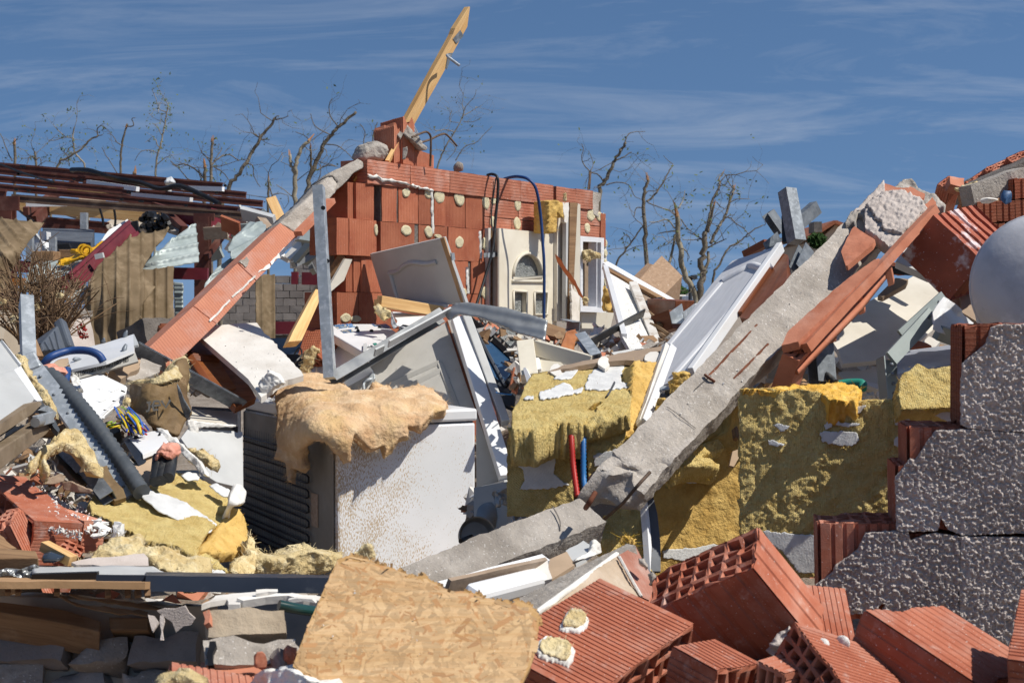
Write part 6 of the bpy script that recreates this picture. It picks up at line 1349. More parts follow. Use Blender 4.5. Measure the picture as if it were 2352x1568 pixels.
# inside cavities
board('cabinet_inside','B4',[(0,340,5.6),(230,250,5.7),(380,280,5.7),(520,380,5.6),(540,560,5.4),(0,570,5.3)],.03,mdf,'open brown cabinet carcass in the hollow under the beam','cabinet')
board('cabinet_shelf','B4',[(-20,520,5.2),(330,545,5.25),(330,575,5.15),(-20,555,5.1)],.15,mdf,'brown chipboard shelf edge in the hollow above the wool','shelf')
bar('metal_stud',('B4',400,200,5.0),('B4',430,560,4.95),.075,.06,galv_d,'dark galvanised stud standing in the hollow under the clay lintel','metal stud',prof='C',t=.003,up=(.4,-1,0))
tube('black_hose',[('B4',440,480,4.95),('B4',480,510,4.92),('B4',520,550,4.9)],.012,blackpipe,'short black hose beside the dark stud foot','hose',n=8)
tube('green_pipe',[('B4',560,570,4.85),('B4',640,558,4.84),('B4',735,560,4.82),('B4',738,600,4.8)],.016,tealpipe,'torn green plastic pipe lying on the yellow wool','pipe',n=8)
board('plaster_scrap','B4',[(690,520,5.0),(850,560,5.0),(950,610,4.95),(930,625,4.95),(790,575,4.95)],.012,plaster,'thin white plaster sliver behind the perforated leg','plaster',rag=.004,step=.02)
crumbs('plaster_crumbs','white crumbs behind the yellow wool near the metal leg','B4',[(740,640),(940,630),(1010,690),(760,690)],(4.9,4.8),90,.004,.022,chalk,seed=8)
# ---- yellow wool boards, centre
gy1 = invd([S('B3',20,770),S('B3',170,490),S('B3',960,600),S('B3',930,780)],[4.75,5.25,5.1,4.75])
w1 = surf('insulation_board','B3',[(0,780),(60,680),(110,560),(165,480),(300,460),(640,400),(880,370),(960,380),(955,560),(930,720),(900,790),(600,830),(560,870),(330,870),(200,930),(0,920)],.12,yellow_wool,'upper yellow wool board with white facing, sloping behind the pipes','insulation',depth=gy1,res=2.8,amp=.007,ns=50,oct=4,rough=.65,rag=1.2,step=5,fuzz=(260,.014,.0007,fib_y,.7))
for pp in ([(325,530),(350,500),(420,470),(520,455),(490,500),(460,530),(400,535)],[(215,690),(220,630),(330,600),(400,560),(460,580),(480,620),(560,600),(540,640),(430,655),(330,680)],[(570,610),(600,500),(680,440),(870,400),(880,430),(850,520),(860,560),(945,570),(900,600),(700,620)],[(85,680),(170,660),(170,695),(100,692)]):
    surf('facing_scrap','B3',pp,.004,facing,parent=w1,depth=gy1,off=.005,res=2.0,amp=.0008,ns=50,rag=1.8,step=4)
surf('edge_wool','B3',[(960,380),(1080,385),(1175,390),(1150,480),(1080,640),(1010,880),(930,970),(880,980),(900,900),(930,760)],.1,amber_wool,parent=w1,res=2.6,ctrl=[(970,400,5.2),(1160,400,5.35),(900,950,4.75),(1010,870,4.85)],amp=.016,ns=40,oct=4,rag=1.2,step=5,fuzz=(300,.02,.001,fib_y))
board('backing_strip','B3',[(280,470,5.3),(400,415,5.35),(640,370),(950,300,5.5),(1215,262,5.6),(1205,310,5.5),(1180,395,5.4),(890,375),(640,400,5.3)],.02,drybrown,parent=w1,rag=.004,step=.03)
for (x,y) in ((345,445),(720,385),(1110,350)):
    w_ = 70 if x > 1000 else 45
    board('adhesive_dab','B3',[(x-w_,y+25),(x-w_*.9,y-15),(x-w_*.4,y-38),(x+w_*.3,y-42),(x+w_*.85,y-20),(x+w_,y+25),(x+w_*.2,y+60),(x-w_*.5,y+40)],.012,plaster,parent=w1,depth=invd([S('B3',280,470),S('B3',1215,262),S('B3',1180,395)],[5.27,5.55,5.36]),rag=.004,step=.02)
ln = thing('door_lining','white painted lining strip beside the sloping yellow wool board','lining strip',at('B3',1010,880,4.8))
bar('strip',('B3',1245,290,5.5),('B3',1025,880,4.78),.04,.03,white,parent=ln,up=(-.6,-1,0),bev=.003)
bar('strip_bead',('B3',1215,270,5.5),('B3',1010,880,4.8),.02,.03,plaster,parent=ln,up=(-.6,-1,0),seg=10,amp=.003)
gy2 = invd([S('B3',0,1000),S('B3',440,1000),S('B3',100,1450),S('B3',800,1000)],[4.7,4.69,4.69,4.68])
w2 = surf('insulation_board','B3',[(-40,1000),(0,950),(150,900),(350,880),(450,890),(440,990),(460,1200),(480,1400),(480,1600),(-40,1600)],.12,yellow_wool,'lower yellow wool board left of the red and blue pipes','insulation',depth=gy2,res=2.8,amp=.007,ns=50,oct=4,rough=.65,rag=1.2,step=5,fuzz=(160,.014,.0007,fib_y,.7))
for pp in ([(20,1180),(120,1150),(340,1130),(330,1270),(400,1330),(450,1350),(300,1380),(60,1390),(100,1320),(90,1240)],):
    surf('facing_scrap','B3',pp,.004,facing,parent=w2,depth=gy2,off=.005,res=2.0,amp=.0008,ns=50,rag=1.8,step=4)
w3_ = surf('insulation_board','B3',[(590,900),(620,870),(750,860),(890,850),(890,960),(850,1080),(830,1100),(640,1250),(600,1300),(590,1100)],.12,yellow_wool,'small yellow wool board right of the red and blue pipes','insulation',depth=gy2,res=2.6,amp=.008,ns=50,oct=4,rag=1.2,step=5,fuzz=(90,.014,.0007,fib_y,.7))
surf('facing_scrap','B3',[(640,1120),(740,1090),(840,1070),(830,1100),(700,1190),(645,1210)],.004,facing,parent=w3_,depth=gy2,off=.0035,res=2.0,amp=.0008,rag=1.8,step=4)
surf('wool_lip','B3',[(-40,900),(0,890),(180,860),(330,850),(560,840),(700,800),(930,770),(920,810),(760,860),(600,900),(560,890),(440,900),(330,890),(150,920),(0,950)],.06,yellow_wool,'torn fibrous lip between upper and lower yellow wool boards','insulation',depth=invd([S('B3',0,900),S('B3',900,800),S('B3',300,920)],[4.62,4.66,4.6]),res=2.4,amp=.02,ns=35,oct=4,rag=1.8,step=5,fuzz=(200,.02,.0008,fib_y,.7))
tube('red_pipe',[('B3',440,830,4.72),('B3',460,900,4.64),('B3',468,1020,4.6),('B3',480,1200,4.57),('B3',512,1440,4.52)],  .0105,redpipe,'red corrugated pipe hanging out of the yellow wool','pipe',n=10,corr=.76,pitch=.0125)
tube('blue_pipe',[('B3',580,850,4.72),('B3',562,950,4.64),('B3',560,1100,4.6),('B3',562,1300,4.57),('B3',582,1450,4.52)],  .0105,cyanpipe,'light blue corrugated pipe hanging out of the yellow wool','pipe',n=10,corr=.76,pitch=.0125)
board('dark_cavity','B3',[(440,860,4.85),(600,860,4.85),(600,1500,4.75),(470,1500,4.75)],.05,kraft,'brown sheet standing in for the dark cavity behind red and blue pipes','board')  # dark sheet imitates the shaded cavity between the wool boards
board('thorn','B3',[(725,670,4.75),(760,620),(800,540,4.78),(795,560),(745,650,4.74)],.006,slate,'dark pointed splinter stuck in the yellow wool','splinter')
surf('insulation_tuft','B3',[(600,760),(640,720),(700,700),(705,715),(660,745),(620,775)],.02,amber_wool,'torn wool flap on the sloping yellow board','insulation',res=1.8,ctrl=[(640,740,4.78)],amp=.008,ns=40,fuzz=(60,.02,.001,fib_y))
surf('insulation_tuft','B3',[(1250,560),(1300,480),(1400,490),(1405,510),(1330,590),(1290,620),(1255,650)],.08,amber_wool,'yellow wool block poking between moulded door and beam','insulation',res=2.2,ctrl=[(1300,550,5.0)],amp=.02,ns=35,fuzz=(140,.02,.001,fib_y))
surf('insulation_tuft','B3',[(1120,770),(1150,680),(1200,680),(1225,690),(1180,740),(1140,780)],.05,amber_wool,'small wool tuft below the wool block beside the lining strip','insulation',res=2,ctrl=[(1170,720,4.85)],amp=.016,ns=35,fuzz=(90,.02,.001,fib_y))
bar('metal_stud',('B3',1165,610,5.1),('B3',1215,640,5.05),.04,.03,galv,'tiny stud end between lining strip and beam','metal stud',prof='C',t=.003)
# ---- amber wool in the hollow under the beam
gy3 = invd([S('B3',1250,1200),S('B3',1780,1000),S('B3',1500,1500)],[4.75,4.8,4.74])
surf('insulation_board','B3',[(1130,1250),(1280,1150),(1400,1090),(1500,1010),(1640,960),(1700,930),(1740,700),(1785,660),(1790,2080),(1080,2080),(1060,1350)],.1,amber_wool,'deep amber wool slab in the shade under the beam','insulation',depth=gy3,res=3.4,amp=.012,ns=22,oct=4,fuzz=(200,.02,.001,fib_y))
surf('wool_fold','B3',[(1230,1180),(1330,1110),(1400,1050),(1530,1010),(1650,980),(1700,1020),(1660,1090),(1500,1130),(1640,1180),(1640,1240),(1500,1220),(1350,1220),(1250,1260)],.1,yellow_wool,'folded yellow wool strip under the beam','insulation',res=2.6,ctrl=[(1280,1170,4.6),(1450,1050,4.68),(1650,1030,4.8),(1500,1190,4.62),(1620,1210,4.65)],amp=.022,ns=24,oct=4,edge=5,fuzz=(400,.025,.001,fib_y,.6))
surf('wool_flank','B3',[(1380,1040),(1500,900),(1640,760),(1780,660),(1785,780),(1740,940),(1640,950),(1480,1020),(1390,1060)],.05,amber_wool,'smooth amber wool flank lit below the beam','insulation',res=3.2,ctrl=[(1400,1030,4.7),(1640,800,4.98),(1780,680,5.1),(1740,920,4.9)],amp=.006,ns=30)
surf('facing_scrap','C3',[(1180,530),(1260,515),(1430,510),(1560,480),(1640,490),(1500,560),(1320,610),(1250,590),(1180,590)],.004,facing,'white facing strip on the shaded amber wool above the honeycomb brick','facing',depth=gy3,off=.008,res=2.2,amp=.0008,rag=1.6,step=4)
surf('facing_scrap','B3',[(1310,1320),(1340,1280),(1390,1300),(1380,1250),(1420,1250),(1430,1290),(1505,1320),(1440,1340),(1380,1340)],.004,facing,'small white facing scrap on the amber wool under the beam','facing',depth=gy3,off=.006,res=2.2,amp=.0008,rag=1.6,step=4)
board('plastic_sheet','C3',[(1050,20,4.5),(1090,40,4.5),(1140,240,4.45),(1165,480,4.4),(1165,690,4.35),(1085,690,4.35),(1070,400,4.4)],.015,bin_grey,'narrow dark grey plastic panel standing in the hollow','panel')
board('white_lath','C3',[(1035,60,4.47),(1055,90,4.47),(1080,300),(1095,500,4.37),(1085,700,4.3),(1065,400)],.02,white,'thin white strip standing left of the dark grey panel','strip')
surf('insulation_mass','C3',[(640,340),(800,200),(920,90),(1030,60),(1045,280),(1080,480),(1070,680),(960,640),(860,540),(760,540),(690,480)],.12,yellow_wool,'shaded yellow wool mass between beam tip and dark panel','insulation',res=2.8,ctrl=[(700,420,4.45),(1000,100,4.55),(1040,500,4.4)],amp=.03,ns=20,oct=4,fuzz=(300,.025,.001,fib_y))
surf('insulation_tuft','C3',[(840,460),(880,420),(940,430),(980,470),(940,500),(870,500)],.05,amber_wool,'bright wool tuft behind the rendered corner block','insulation',res=2,ctrl=[(910,460,4.15)],amp=.02,ns=40,fuzz=(220,.03,.001,fib_y,.6))
hg_ = board('handle_part','B3',[(1745,900,4.75),(1765,885),(1785,930,4.75),(1785,990,4.72),(1755,980)],.02,oldwood,'rounded brown furniture part between the wool boards','wood part',bev=.004)
board('card_strip','B3',[(1730,1090,4.65),(1785,1070,4.68),(1785,1130),(1740,1210,4.6),(1705,1200,4.6)],.008,cardboard,'bent cardboard strip between amber and olive wool boards','cardboard')
# ---- olive wool board in front right
gy4 = invd([S('B4',60,700),S('B4',1050,750),S('B4',100,1500)],[4.28,4.215,4.265])
w4 = surf('insulation_board','B4',[(-222,605),(0,600),(120,620),(250,600),(440,640),(480,690),(700,700),(850,690),(1050,700),(1110,720),(1130,900),(1100,1080),(1060,1160),(1000,1280),(990,2080),(-215,2080),(-222,1200)],.14,yellow_wool,'large olive yellow ribbed wool board in front of the plastered wall','insulation',depth=gy4,res=2.8,amp=.014,ns=30,oct=5,rough=.68,rag=1.2,step=5,fuzz=(420,.014,.0007,fib_y,.5))
for pp in ([(410,940),(480,930),(690,940),(715,1000),(650,1050),(540,1040),(420,1010)],[(610,760),(700,740),(770,720),(720,790),(640,800)],[(440,880),(520,830),(580,870),(720,870),(700,890),(600,895),(520,880),(450,920)],[(980,1040),(1000,980),(1060,950),(1090,970),(1095,1055),(1040,1060)],[(40,880),(100,875),(170,890),(150,920),(110,935)],[(0,1000),(60,1010),(130,1030),(120,1050),(10,1040)],[(990,880),(1000,790),(1050,760),(1500,730),(1500,850),(1450,870),(1300,810),(1150,790),(1080,890)]):
    surf('facing_scrap','B4',pp,.004,facing,parent=w4,depth=gy4,off=.0095,res=2.0,amp=.0008,ns=50,rag=2,step=4)
surf('facing_scrap','C4',[(-40,370),(60,380),(220,400),(415,410),(415,690),(330,700),(240,700),(120,540),(20,470)],.004,facing,parent=w4,depth=gy4,off=.0095,res=2.0,amp=.0008,ns=50,rag=2,step=4)
surf('wool_top','B4',[(-220,605),(-100,590),(0,590),(170,590),(210,560),(250,575),(360,560),(480,550),(700,580),(740,630),(700,680),(560,690),(480,690),(420,640),(250,600),(100,620)],.1,mk('bright_wool','e3b65a','cf9d40',12,rough=1,bump=.8,bs=70,bdist=.012,grime=[('f0cf86',20,.5,.7,.7),('a9772c',9,.55,.75,.6)],spec=.1),parent=w4,res=2.4,ctrl=[(0,600,4.3),(250,580,4.35),(500,570,4.38),(720,620,4.3),(560,680,4.2)],amp=.016,ns=34,oct=4,rag=1.6,step=5,fuzz=(260,.022,.0008,fib_y,.7))
surf('insulation_piece','B4',[(1030,700),(1025,560),(1050,490),(1110,460),(1170,400),(1215,420),(1260,450),(1400,430),(1510,400),(1510,745),(1050,760)],.12,yellow_wool,'smaller olive wool piece standing beside the plastered wall top','insulation',res=2.8,ctrl=[(1040,600,4.18),(1180,430,4.25),(1500,420,4.25),(1500,740,4.15)],amp=.009,ns=40,oct=4,rag=1.4,step=5,fuzz=(160,.016,.0007,fib_y,.7))
# ---------------------------------------------------------------- plastered hollow brick wall, right
pw_ = thing('plastered_wall','ruined hollow brick wall with grey roughcast plaster at the right edge','wall',at('O',2100,1568,3.6))
gpw = invd([S('O',2060,1215),S('O',2352,1230),S('O',2200,760)],[3.722,3.672,3.70])
def crelief(px,py):
    q = np.stack([px,py,px*0],-1)*.18
    a = fbm(q,.9,3,.55); b = np.abs(fbm(q+40,1.6,2)); return .0045*np.clip(a*2.6+.1,-1,1)+.0045*np.clip(.5-b*2,-.4,1)
for i,pp in enumerate((
    [(1810,95),(2690,90),(2690,945),(1990,935),(1560,905),(1505,880),(1500,640),(1515,400),(1700,240),(1740,120)],
    [(1310,920),(1560,912),(1990,942),(2690,950),(2690,1730),(1920,1720),(1500,1735),(1400,1690),(1345,1600),(1320,1700),(1100,1705),(1000,1700),(992,1290),(1110,1140),(1150,1150),(1240,1010)],
    )):
    surf('plaster_skin','B4',pp,.022,roughcast,parent=pw_,depth=gpw,res=1.7,wav=crelief,rag=1.0,step=5,off=.03,smooth=True)
for i,pp in enumerate(([(370,790),(500,690),(520,640),(700,510),(760,380),(990,365),(1090,375),(1110,440),(1200,400),(1300,380),(1490,405),(1482,1050),(1100,1080),(880,1000),(915,920),(880,930),(840,990),(360,1040),(380,900)],[(1496,405),(2690,430),(2690,1500),(1480,1500)])):
    surf('plaster_skin','C4',pp,.022,roughcast,parent=pw_,depth=gpw,res=1.7,wav=crelief,rag=1.0,step=5,off=.03,smooth=True)
def pb(x0,y0,x1,y1,k='B4',n=(8,4),seed=0):
    A = [S(k,x0,y0),S(k,x1,y0),S(k,x0,y1)]
    P = [at0(x,y,1/(gpw[0]*x+gpw[1]*y+gpw[2])) for x,y in A]
    return hblock('brick',P[0],P[1],P[2],.2,clay_wall if seed % 2 else clay,holes='AC',n=n,t=.009,parent=pw_,seed=seed,gp=.03,gd=.008)
pb(1545,96,2700,900,seed=1,n=(8,4)); pb(1110,900,1770,1690,seed=2,n=(5,4)); pb(1775,945,2700,1690,seed=3,n=(6,4)); pb(1020,1200,1105,1690,seed=6,n=(1,3))
pb(410,315,1060,1060,'C4',seed=4,n=(5,4)); pb(1065,390,1480,1060,'C4',seed=5,n=(4,4)); pb(1490,420,2600,1300,'C4',seed=7,n=(7,4))
# pale dome
dm_ = thing('white_dome','pale scuffed round tank end rising behind the plastered wall','tank',at('O',2420,760,4.3))
Cd = at('O',2405,655,4.35); rx = .163*4.35/3.75*.98*1.13
v = []; f = []; nu,nv_2 = 48,16
ax_d = Vector((-.35,-1,.12)).normalized(); fx = ax_d.orthogonal().normalized(); fy = ax_d.cross(fx)
Rr = .222
for j in range(nv_2+1):
    a = (math.pi/2)*j/nv_2
    for i in range(nu):
        b = 2*math.pi*i/nu; v.append((fx*math.cos(b)+fy*math.sin(b))*(Rr*math.cos(a)*.999+.001)+ax_d*(Rr*.45*math.sin(a)))
for j in range(nv_2):
    for i in range(nu): f.append((j*nu+i,j*nu+(i+1) % nu,(j+1)*nu+(i+1) % nu,(j+1)*nu+i))
link('domed_end',mesh('dome',v,f,True),dishm,Matrix.Translation(Cd),dm_)
v,f = tube_geo([-ax_d*.5,-ax_d*.01],Rr*1.005,48); link('cylinder',mesh('cyl',v,f,True,50),dishm,Matrix.Translation(Cd),dm_)
rg_ = [ (fx*math.cos(2*math.pi*i/48)+fy*math.sin(2*math.pi*i/48))*Rr*1.0 for i in range(49)]; v,f = tube_geo(rg_,.006,6,cap=False); link('rim',mesh('rim',v,f,True),dishm,Matrix.Translation(Cd),dm_)
# ---------------------------------------------------------------- upper right: collapsed brick gable
gbz = thing('brick_slope','row of dark hollow bricks on a sloping collapsed roof at the top right','brick row',at('A4',1700,500,7.5))
for i,(x0,y0,x1,y1) in enumerate(((1545,330,1690,235),(1692,225,1865,150),(1870,140,2070,50))):
    a = at('A4',x0,y0,7.6); b = at('A4',x1,y1,7.65); c = at('A4',x0+25,y0+85,7.55)
    hblock('brick',a,b,c,.3,clay,holes='N',n=(7,4),t=.008,parent=gbz,seed=i)
bar('slope_slab',('A4',1560,430,7.55),('A4',2100,170,7.6),.4,.1,concrete_dark,parent=gbz,seg=8,amp=.01)
bar('slope_plank',('A4',1560,470,7.4),('A4',2100,230,7.45),.2,.08,oldwood,parent=gbz)
hblock('hollow_brick',at('A4',1330,345,7.2),at('A4',1420,280,7.25),at('A4',1400,410,7.15),.35,clay,holes='N',n=(4,4),t=.008,label='hollow brick with dark cells left of the brick slope',cat='brick',seed=9)
board('clay_tile','A4',[(1425,285,7.15),(1540,300,7.2),(1535,370,7.1),(1430,345,7.1)],.05,clay_flat,'pale broken clay slab beside the dark celled brick','clay slab',rag=.004,step=.03)
bar('concrete_strip',('A4',1560,440,6.9),('A4',2000,300,7.0),.1,.1,concrete,'thin pale concrete strip under the brick slope','concrete strip',seg=16,amp=.016,ns=10)
surf('insulation_tuft','A4',[(1480,390),(1560,350),(1640,320),(1630,350),(1580,390),(1500,405)],.05,straw_wool,'greenish wool tuft lying beside the pale clay slab','insulation',res=2,ctrl=[(1560,370,6.95)],amp=.02,ns=25)
br_ = thing('brick_remnant','brown grooved brick wall remnant behind the fluted block','wall',at('A4',1800,650,6.8))
for i,(x0,y0,x1,y1) in enumerate(((1640,485,1785,650),(1790,480,1930,640),(1935,470,2080,640),(1930,300,2080,465),(1860,660,2080,760),(1640,655,1855,760))):
    hblock('brick',at('A4',x0,y0,6.85),at('A4',x1,y0-5,6.85),at('A4',x0,y1,6.85),.2,clay_wall,holes='AC',n=(4,3),t=.01,parent=br_,seed=i,gp=.03,gd=.006)
board('roof_shade_board','A4',[(1560,470,7.3),(1930,340,7.4),(1930,490,7.2),(1650,490,7.2)],.1,oldwood,'dark board standing in for the shade under the concrete strip','board')  # dark board in place of the shade below the sloping roof
chunk('blue_bag',('A4',1880,445,6.7),(.07,.05,.08),mk('bluebag','3d5f86','2b4668',6,rough=.5),'small blue plastic bag on the brown brick remnant','bag',seed=4,fac=True)
chunk('pale_stone',('A4',1730,475,6.7),(.12,.06,.03),plaster,'flat pale stone on the brown brick remnant','stone',seed=2,rot=(0,0,.2),fac=True)
for i,(x,y,d,s_,m_,l_) in enumerate(((1180,740,5.9,.12,frost,'grey glass bottle shard in the gap below the beam head'),(1290,850,5.9,.14,concrete,'grey stone in the gap under the fluted block'))): chunk('gap_stone',('A4',x,y,d),(s_,s_*.7,s_),m_,l_,'stone',seed=i,fac=True)
hblock('hollow_brick',at('A4',1100,800,6.2),at('A4',1280,810,6.2),at('A4',1100,900,6.2),.2,clay_wall,holes='AC',n=(4,3),t=.01,label='red grooved brick seen through the gap under beam head',cat='brick',seed=2,gp=.03,gd=.006)
hblock('hollow_brick',at('A4',960,960,6.2),at('A4',1160,960,6.2),at('A4',960,1050,6.2),.2,clay_wall,holes='AC',n=(4,3),t=.01,label='red grooved brick lower in the gap beside clay lintel',cat='brick',seed=2,gp=.03,gd=.006)
# ================================================================== foreground
# long grey lintel lying below the beam tip
rough_box('concrete_lintel',('H',1530,305,4.22),('H',-60,905,3.75),('H',1615,560,4.10),.12,concrete,'long grey concrete lintel lying below the broken beam tip','lintel',res=.014,amp=.007,ns=34,oct=4,seed=3,chip=.03)
tube('crack',[('H',1285,390,4.12),('H',1340,500,4.08),('H',1345,590,4.05)],.002,concrete_dark,parent=bpy.data.objects['concrete_lintel'],n=4)
# window profile with torn ends
wpf = thing('window_profile','broken white plastic window profile below the long lintel','profile',at('H',700,1100,3.5))
bar('upper_lip',('H',345,1075,3.45),('H',1215,840,3.75),.03,.022,white,parent=wpf,up=(.1,-.6,1),seg=12,amp=.002)
bar('channel',('H',380,1110,3.42),('H',1190,925,3.7),.012,.075,drybrown,parent=wpf,up=(.1,-.6,1),seg=12,amp=.002)
bar('lower_tube',('H',600,1150,3.4),('H',1180,1000,3.66),.06,.05,white,parent=wpf,up=(.1,-.6,1),bev=.014)
bar('rolled_end',('H',1165,850,3.7),('H',1215,1030,3.62),.02,.04,plaster,parent=wpf,up=(1,-.3,0),seg=8,amp=.006,ns=40)
board('slot','H',[(830,1015,3.55),(905,1000,3.57),(908,1025,3.57),(835,1045,3.55)],.004,black,parent=wpf,off=.02)
board('grey_plate','C3',[(240,620,3.85),(430,535,3.95),(490,640,3.85),(300,760,3.7)],.01,cardboard,'dull grey plate lying between profile and rendered block','plate')
board('blue_plate','C3',[(420,530,4.0),(560,450,4.05),(640,490,4.0),(640,540,3.95),(500,635,3.85)],.01,greywhite,'shaded grey white plate right of the dull plate','plate',rag=.004,step=.03)
surf('plaster_crumb_patch','C3',[(490,610),(560,560),(620,530),(640,440),(690,480),(710,540),(660,560),(600,580)],.02,chalk,'white torn plaster bits at the foot of the lintel end','plaster',res=2,ctrl=[(500,610,3.85),(660,500,3.95)],amp=.012,ns=40,rag=1.4,step=5)
# pulley like pan
pn = thing('steel_pan','round dull steel pan standing between freezer and wool board','pan',at('H',620,650,5.0))
pc = at('H',650,630,4.95); axp = Vector((.25,-1,.25)).normalized(); px_ = axp.orthogonal().normalized(); py_ = axp.cross(px_)
def disc(name,c,ax_,r_prof,mat,parent,n=40):
    px_ = ax_.orthogonal().normalized(); py_ = ax_.cross(px_); v = []; f = []
    for j,(r_,h_) in enumerate(r_prof):
        for i in range(n): a = 2*math.pi*i/n; v.append((px_*math.cos(a)+py_*math.sin(a))*r_+ax_*h_)
    for j in range(len(r_prof)-1):
        for i in range(n): f.append((j*n+i,j*n+(i+1) % n,(j+1)*n+(i+1) % n,(j+1)*n+i))
    return link(name,mesh(name,v,f,True,40),mat,Matrix.Translation(c),parent)
disc('bowl',pc,axp,[(.001,-.04),(.05,-.04),(.058,-.03),(.062,.0),(.066,.003),(.066,-.003),(.06,-.045),(.001,-.046)],alu,pn)
tube('handle',[pc+Vector((-.02,-.03,.0)),pc+Vector((-.04,-.07,-.002)),pc+Vector((-.055,-.1,-.004))],.009,black,parent=pn,n=8)
disc('pot_lid',at('H',800,500,5.15),Vector((.5,-.7,.6)).normalized(),[(.001,.02),(.04,.015),(.07,.0),(.075,-.004),(.07,-.008),(.001,.01)],alu,None)
tag(bpy.data.objects['pot_lid'],'round steel lid leaning behind the steel pan','lid')
surf('foil_bag','H',[(775,270),(810,260),(900,230),(900,390),(860,370),(800,400),(790,330)],.03,alu,'crumpled silver foil at the door foot beside wool board','foil',res=1.8,ctrl=[(830,330,5.0)],amp=.03,ns=22,oct=4,smooth=False)
board('dark_backer','H',[(620,230,5.3),(900,180,5.2),(900,560,5.1),(620,720,5.1)],.03,greydoor,'olive grey board foot behind the steel pan','board')
# rendered corner block
rb_ = thing('rendered_block','corner block with concrete top, plastered face and clay side','block',at('C3',600,1000,3.3))
grt = invd([S('C3',60,905),S('C3',940,480),S('C3',200,1020),S('C3',840,565)],[3.3,3.75,3.12,3.6])
surf('top_face','C3',[(-40,950),(60,900),(560,640),(900,475),(960,482),(975,505),(830,565),(700,640),(200,1020),(140,1060)],.06,concrete,parent=rb_,depth=grt,res=2.6,amp=.003,ns=60,smooth=True,sharp=50)
grf = invd([S('C3',200,1025),S('C3',830,575),S('C3',1000,880)],[3.12,3.59,3.45])
surf('plaster_face','C3',[(200,1022),(700,645),(835,570),(880,640),(1015,890),(900,900),(300,1300),(150,1350)],.06,mk('stained_plaster','c3b3a0','a8957e',7,rough=.95,bump=.5,bs=90,bdist=.006,grime=[('d9cfc0',9,.5,.75,.6),('8a7355',4,.5,.75,.5)]),parent=rb_,depth=grf,res=2.6,amp=.005,ns=50)
gcs = invd([S('C3',845,565),S('C3',960,490),S('C3',1215,920),S('C3',1010,885)],[3.58,3.72,3.55,3.44])
board('clay_side','C3',[(840,562),(968,490),(1050,650),(1215,915),(1170,962),(1015,890)],.05,mk('clay_dusty','b98574','a06a58',5,rough=.95,stripe=(1,.016,.5),grime=[('c9b6aa',6,.45,.7,.7)],bump=.3,bs=90),parent=rb_,depth=gcs,ax=1)
tube('mortar_bead',[onp(grt,'C3',x,y,.006) for x,y in ((190,1020),(500,795),(820,560))],.008,chalk,parent=rb_,n=6)
tube('mortar_bead',[onp(gcs,'C3',x,y,.006) for x,y in ((840,575),(930,740),(1015,888))],.004,chalk,parent=rb_,n=5)
surf('mortar_lump','C3',[(1085,720),(1110,705),(1140,740),(1155,800),(1130,820),(1095,800),(1080,760)],.04,concrete,'grey mortar lump stuck to the clay side of the corner block','mortar',res=1.6,ctrl=[(1120,760,3.36)],amp=.01,ns=60,edge=8)
surf('mortar_lump','C3',[(995,600),(1030,600),(1070,650),(1065,680),(1030,655),(1000,640)],.03,concrete,'small grey mortar twig lump above the corner block side','mortar',res=1.6,ctrl=[(1030,640,3.5)],amp=.01,ns=60,edge=6)
# hollow bricks
def fgb(label,A,B,C,th,holes,n,seed,mat=clay,brk=None,**kw):
    return hblock('hollow_brick',A,B,C,th,mat,holes=holes,n=n,t=.008,label=label,cat='brick',seed=seed,brk=brk,**kw)
b1 = fgb('grooved orange hollow brick with two adhesive blobs, front centre right',('C3',685,752,3.22),('C3',1425,1108,3.08),('C3',110,1440,2.86),.2,'AB',(9,4),11,brk=lambda y,z,e: (-.05*abs(math.sin(y*8))*(z > .1) if e else 0))
g1 = invd([S('C3',685,752),S('C3',1425,1108),S('C3',110,1440)],[3.22,3.08,2.86])
for pts,l_ in (([(175,1330),(200,1260),(260,1218),(350,1235),(430,1260),(490,1320),(480,1400),(445,1455),(330,1415),(230,1395)],'lower'),([(365,1165),(400,1080),(430,1020),(490,1005),(560,1030),(602,1080),(590,1140),(520,1190),(440,1180)],'upper')):
    ab = surf('adhesive_blob','C3',pts,.018,chalk,parent=b1,depth=g1,off=.011,res=1.8,amp=.004,ns=60,edge=6,rag=1.2,step=4)
    cx_ = sum(p[0] for p in pts)/len(pts); cy_ = sum(p[1] for p in pts)/len(pts)
    surf('wool_remnant','C3',[(cx_+(x-cx_)*.78,cy_+(y-cy_)*.78) for x,y in pts],.01,straw_wool,parent=ab,depth=g1,off=.016,res=1.8,amp=.006,ns=70,rag=2,step=4,fuzz=(120,.012,.0007,fib_s))
b2 = fgb('hollow brick turned up showing its honeycomb of square cells',('C3',1120,712,3.36),('C3',1925,352,3.22),('C3',1182,965,3.22),.27,'N',(7,4),12,gp=.045,gd=.004)
b3 = fgb('small orange hollow brick with dark cells, low right of centre',('C4',205,1095,2.88),('C4',600,1600,2.68),('C4',-40,1430,2.92),.2,'N',(6,4),13)
b4 = fgb('big orange brick with rounded edge leaning in the lower right',('C4',760,1000,2.95),('C4',1365,968,3.14),('C4',1370,1620,2.66),.2,'AC',(7,4),14,gp=.03)
b5 = fgb('finely grooved orange brick cut off by the right edge',('C4',1985,842,2.9),('C4',2500,900,2.85),('C4',1560,1345,2.66),.2,'AB',(7,4),15)
fgb('orange brick corner at the bottom edge below the honeycomb brick',('C4',-420,1230,3.0),('C4',-60,1420,2.9),('C4',-500,1420,2.85),.2,'AB',(4,4),16)
fgb('clay brick scrap at bottom edge beneath the small dark celled brick',('C4',-80,1400,2.85),('C4',140,1335,2.9),('C4',-60,1560,2.75),.15,'AB',(3,3),17)
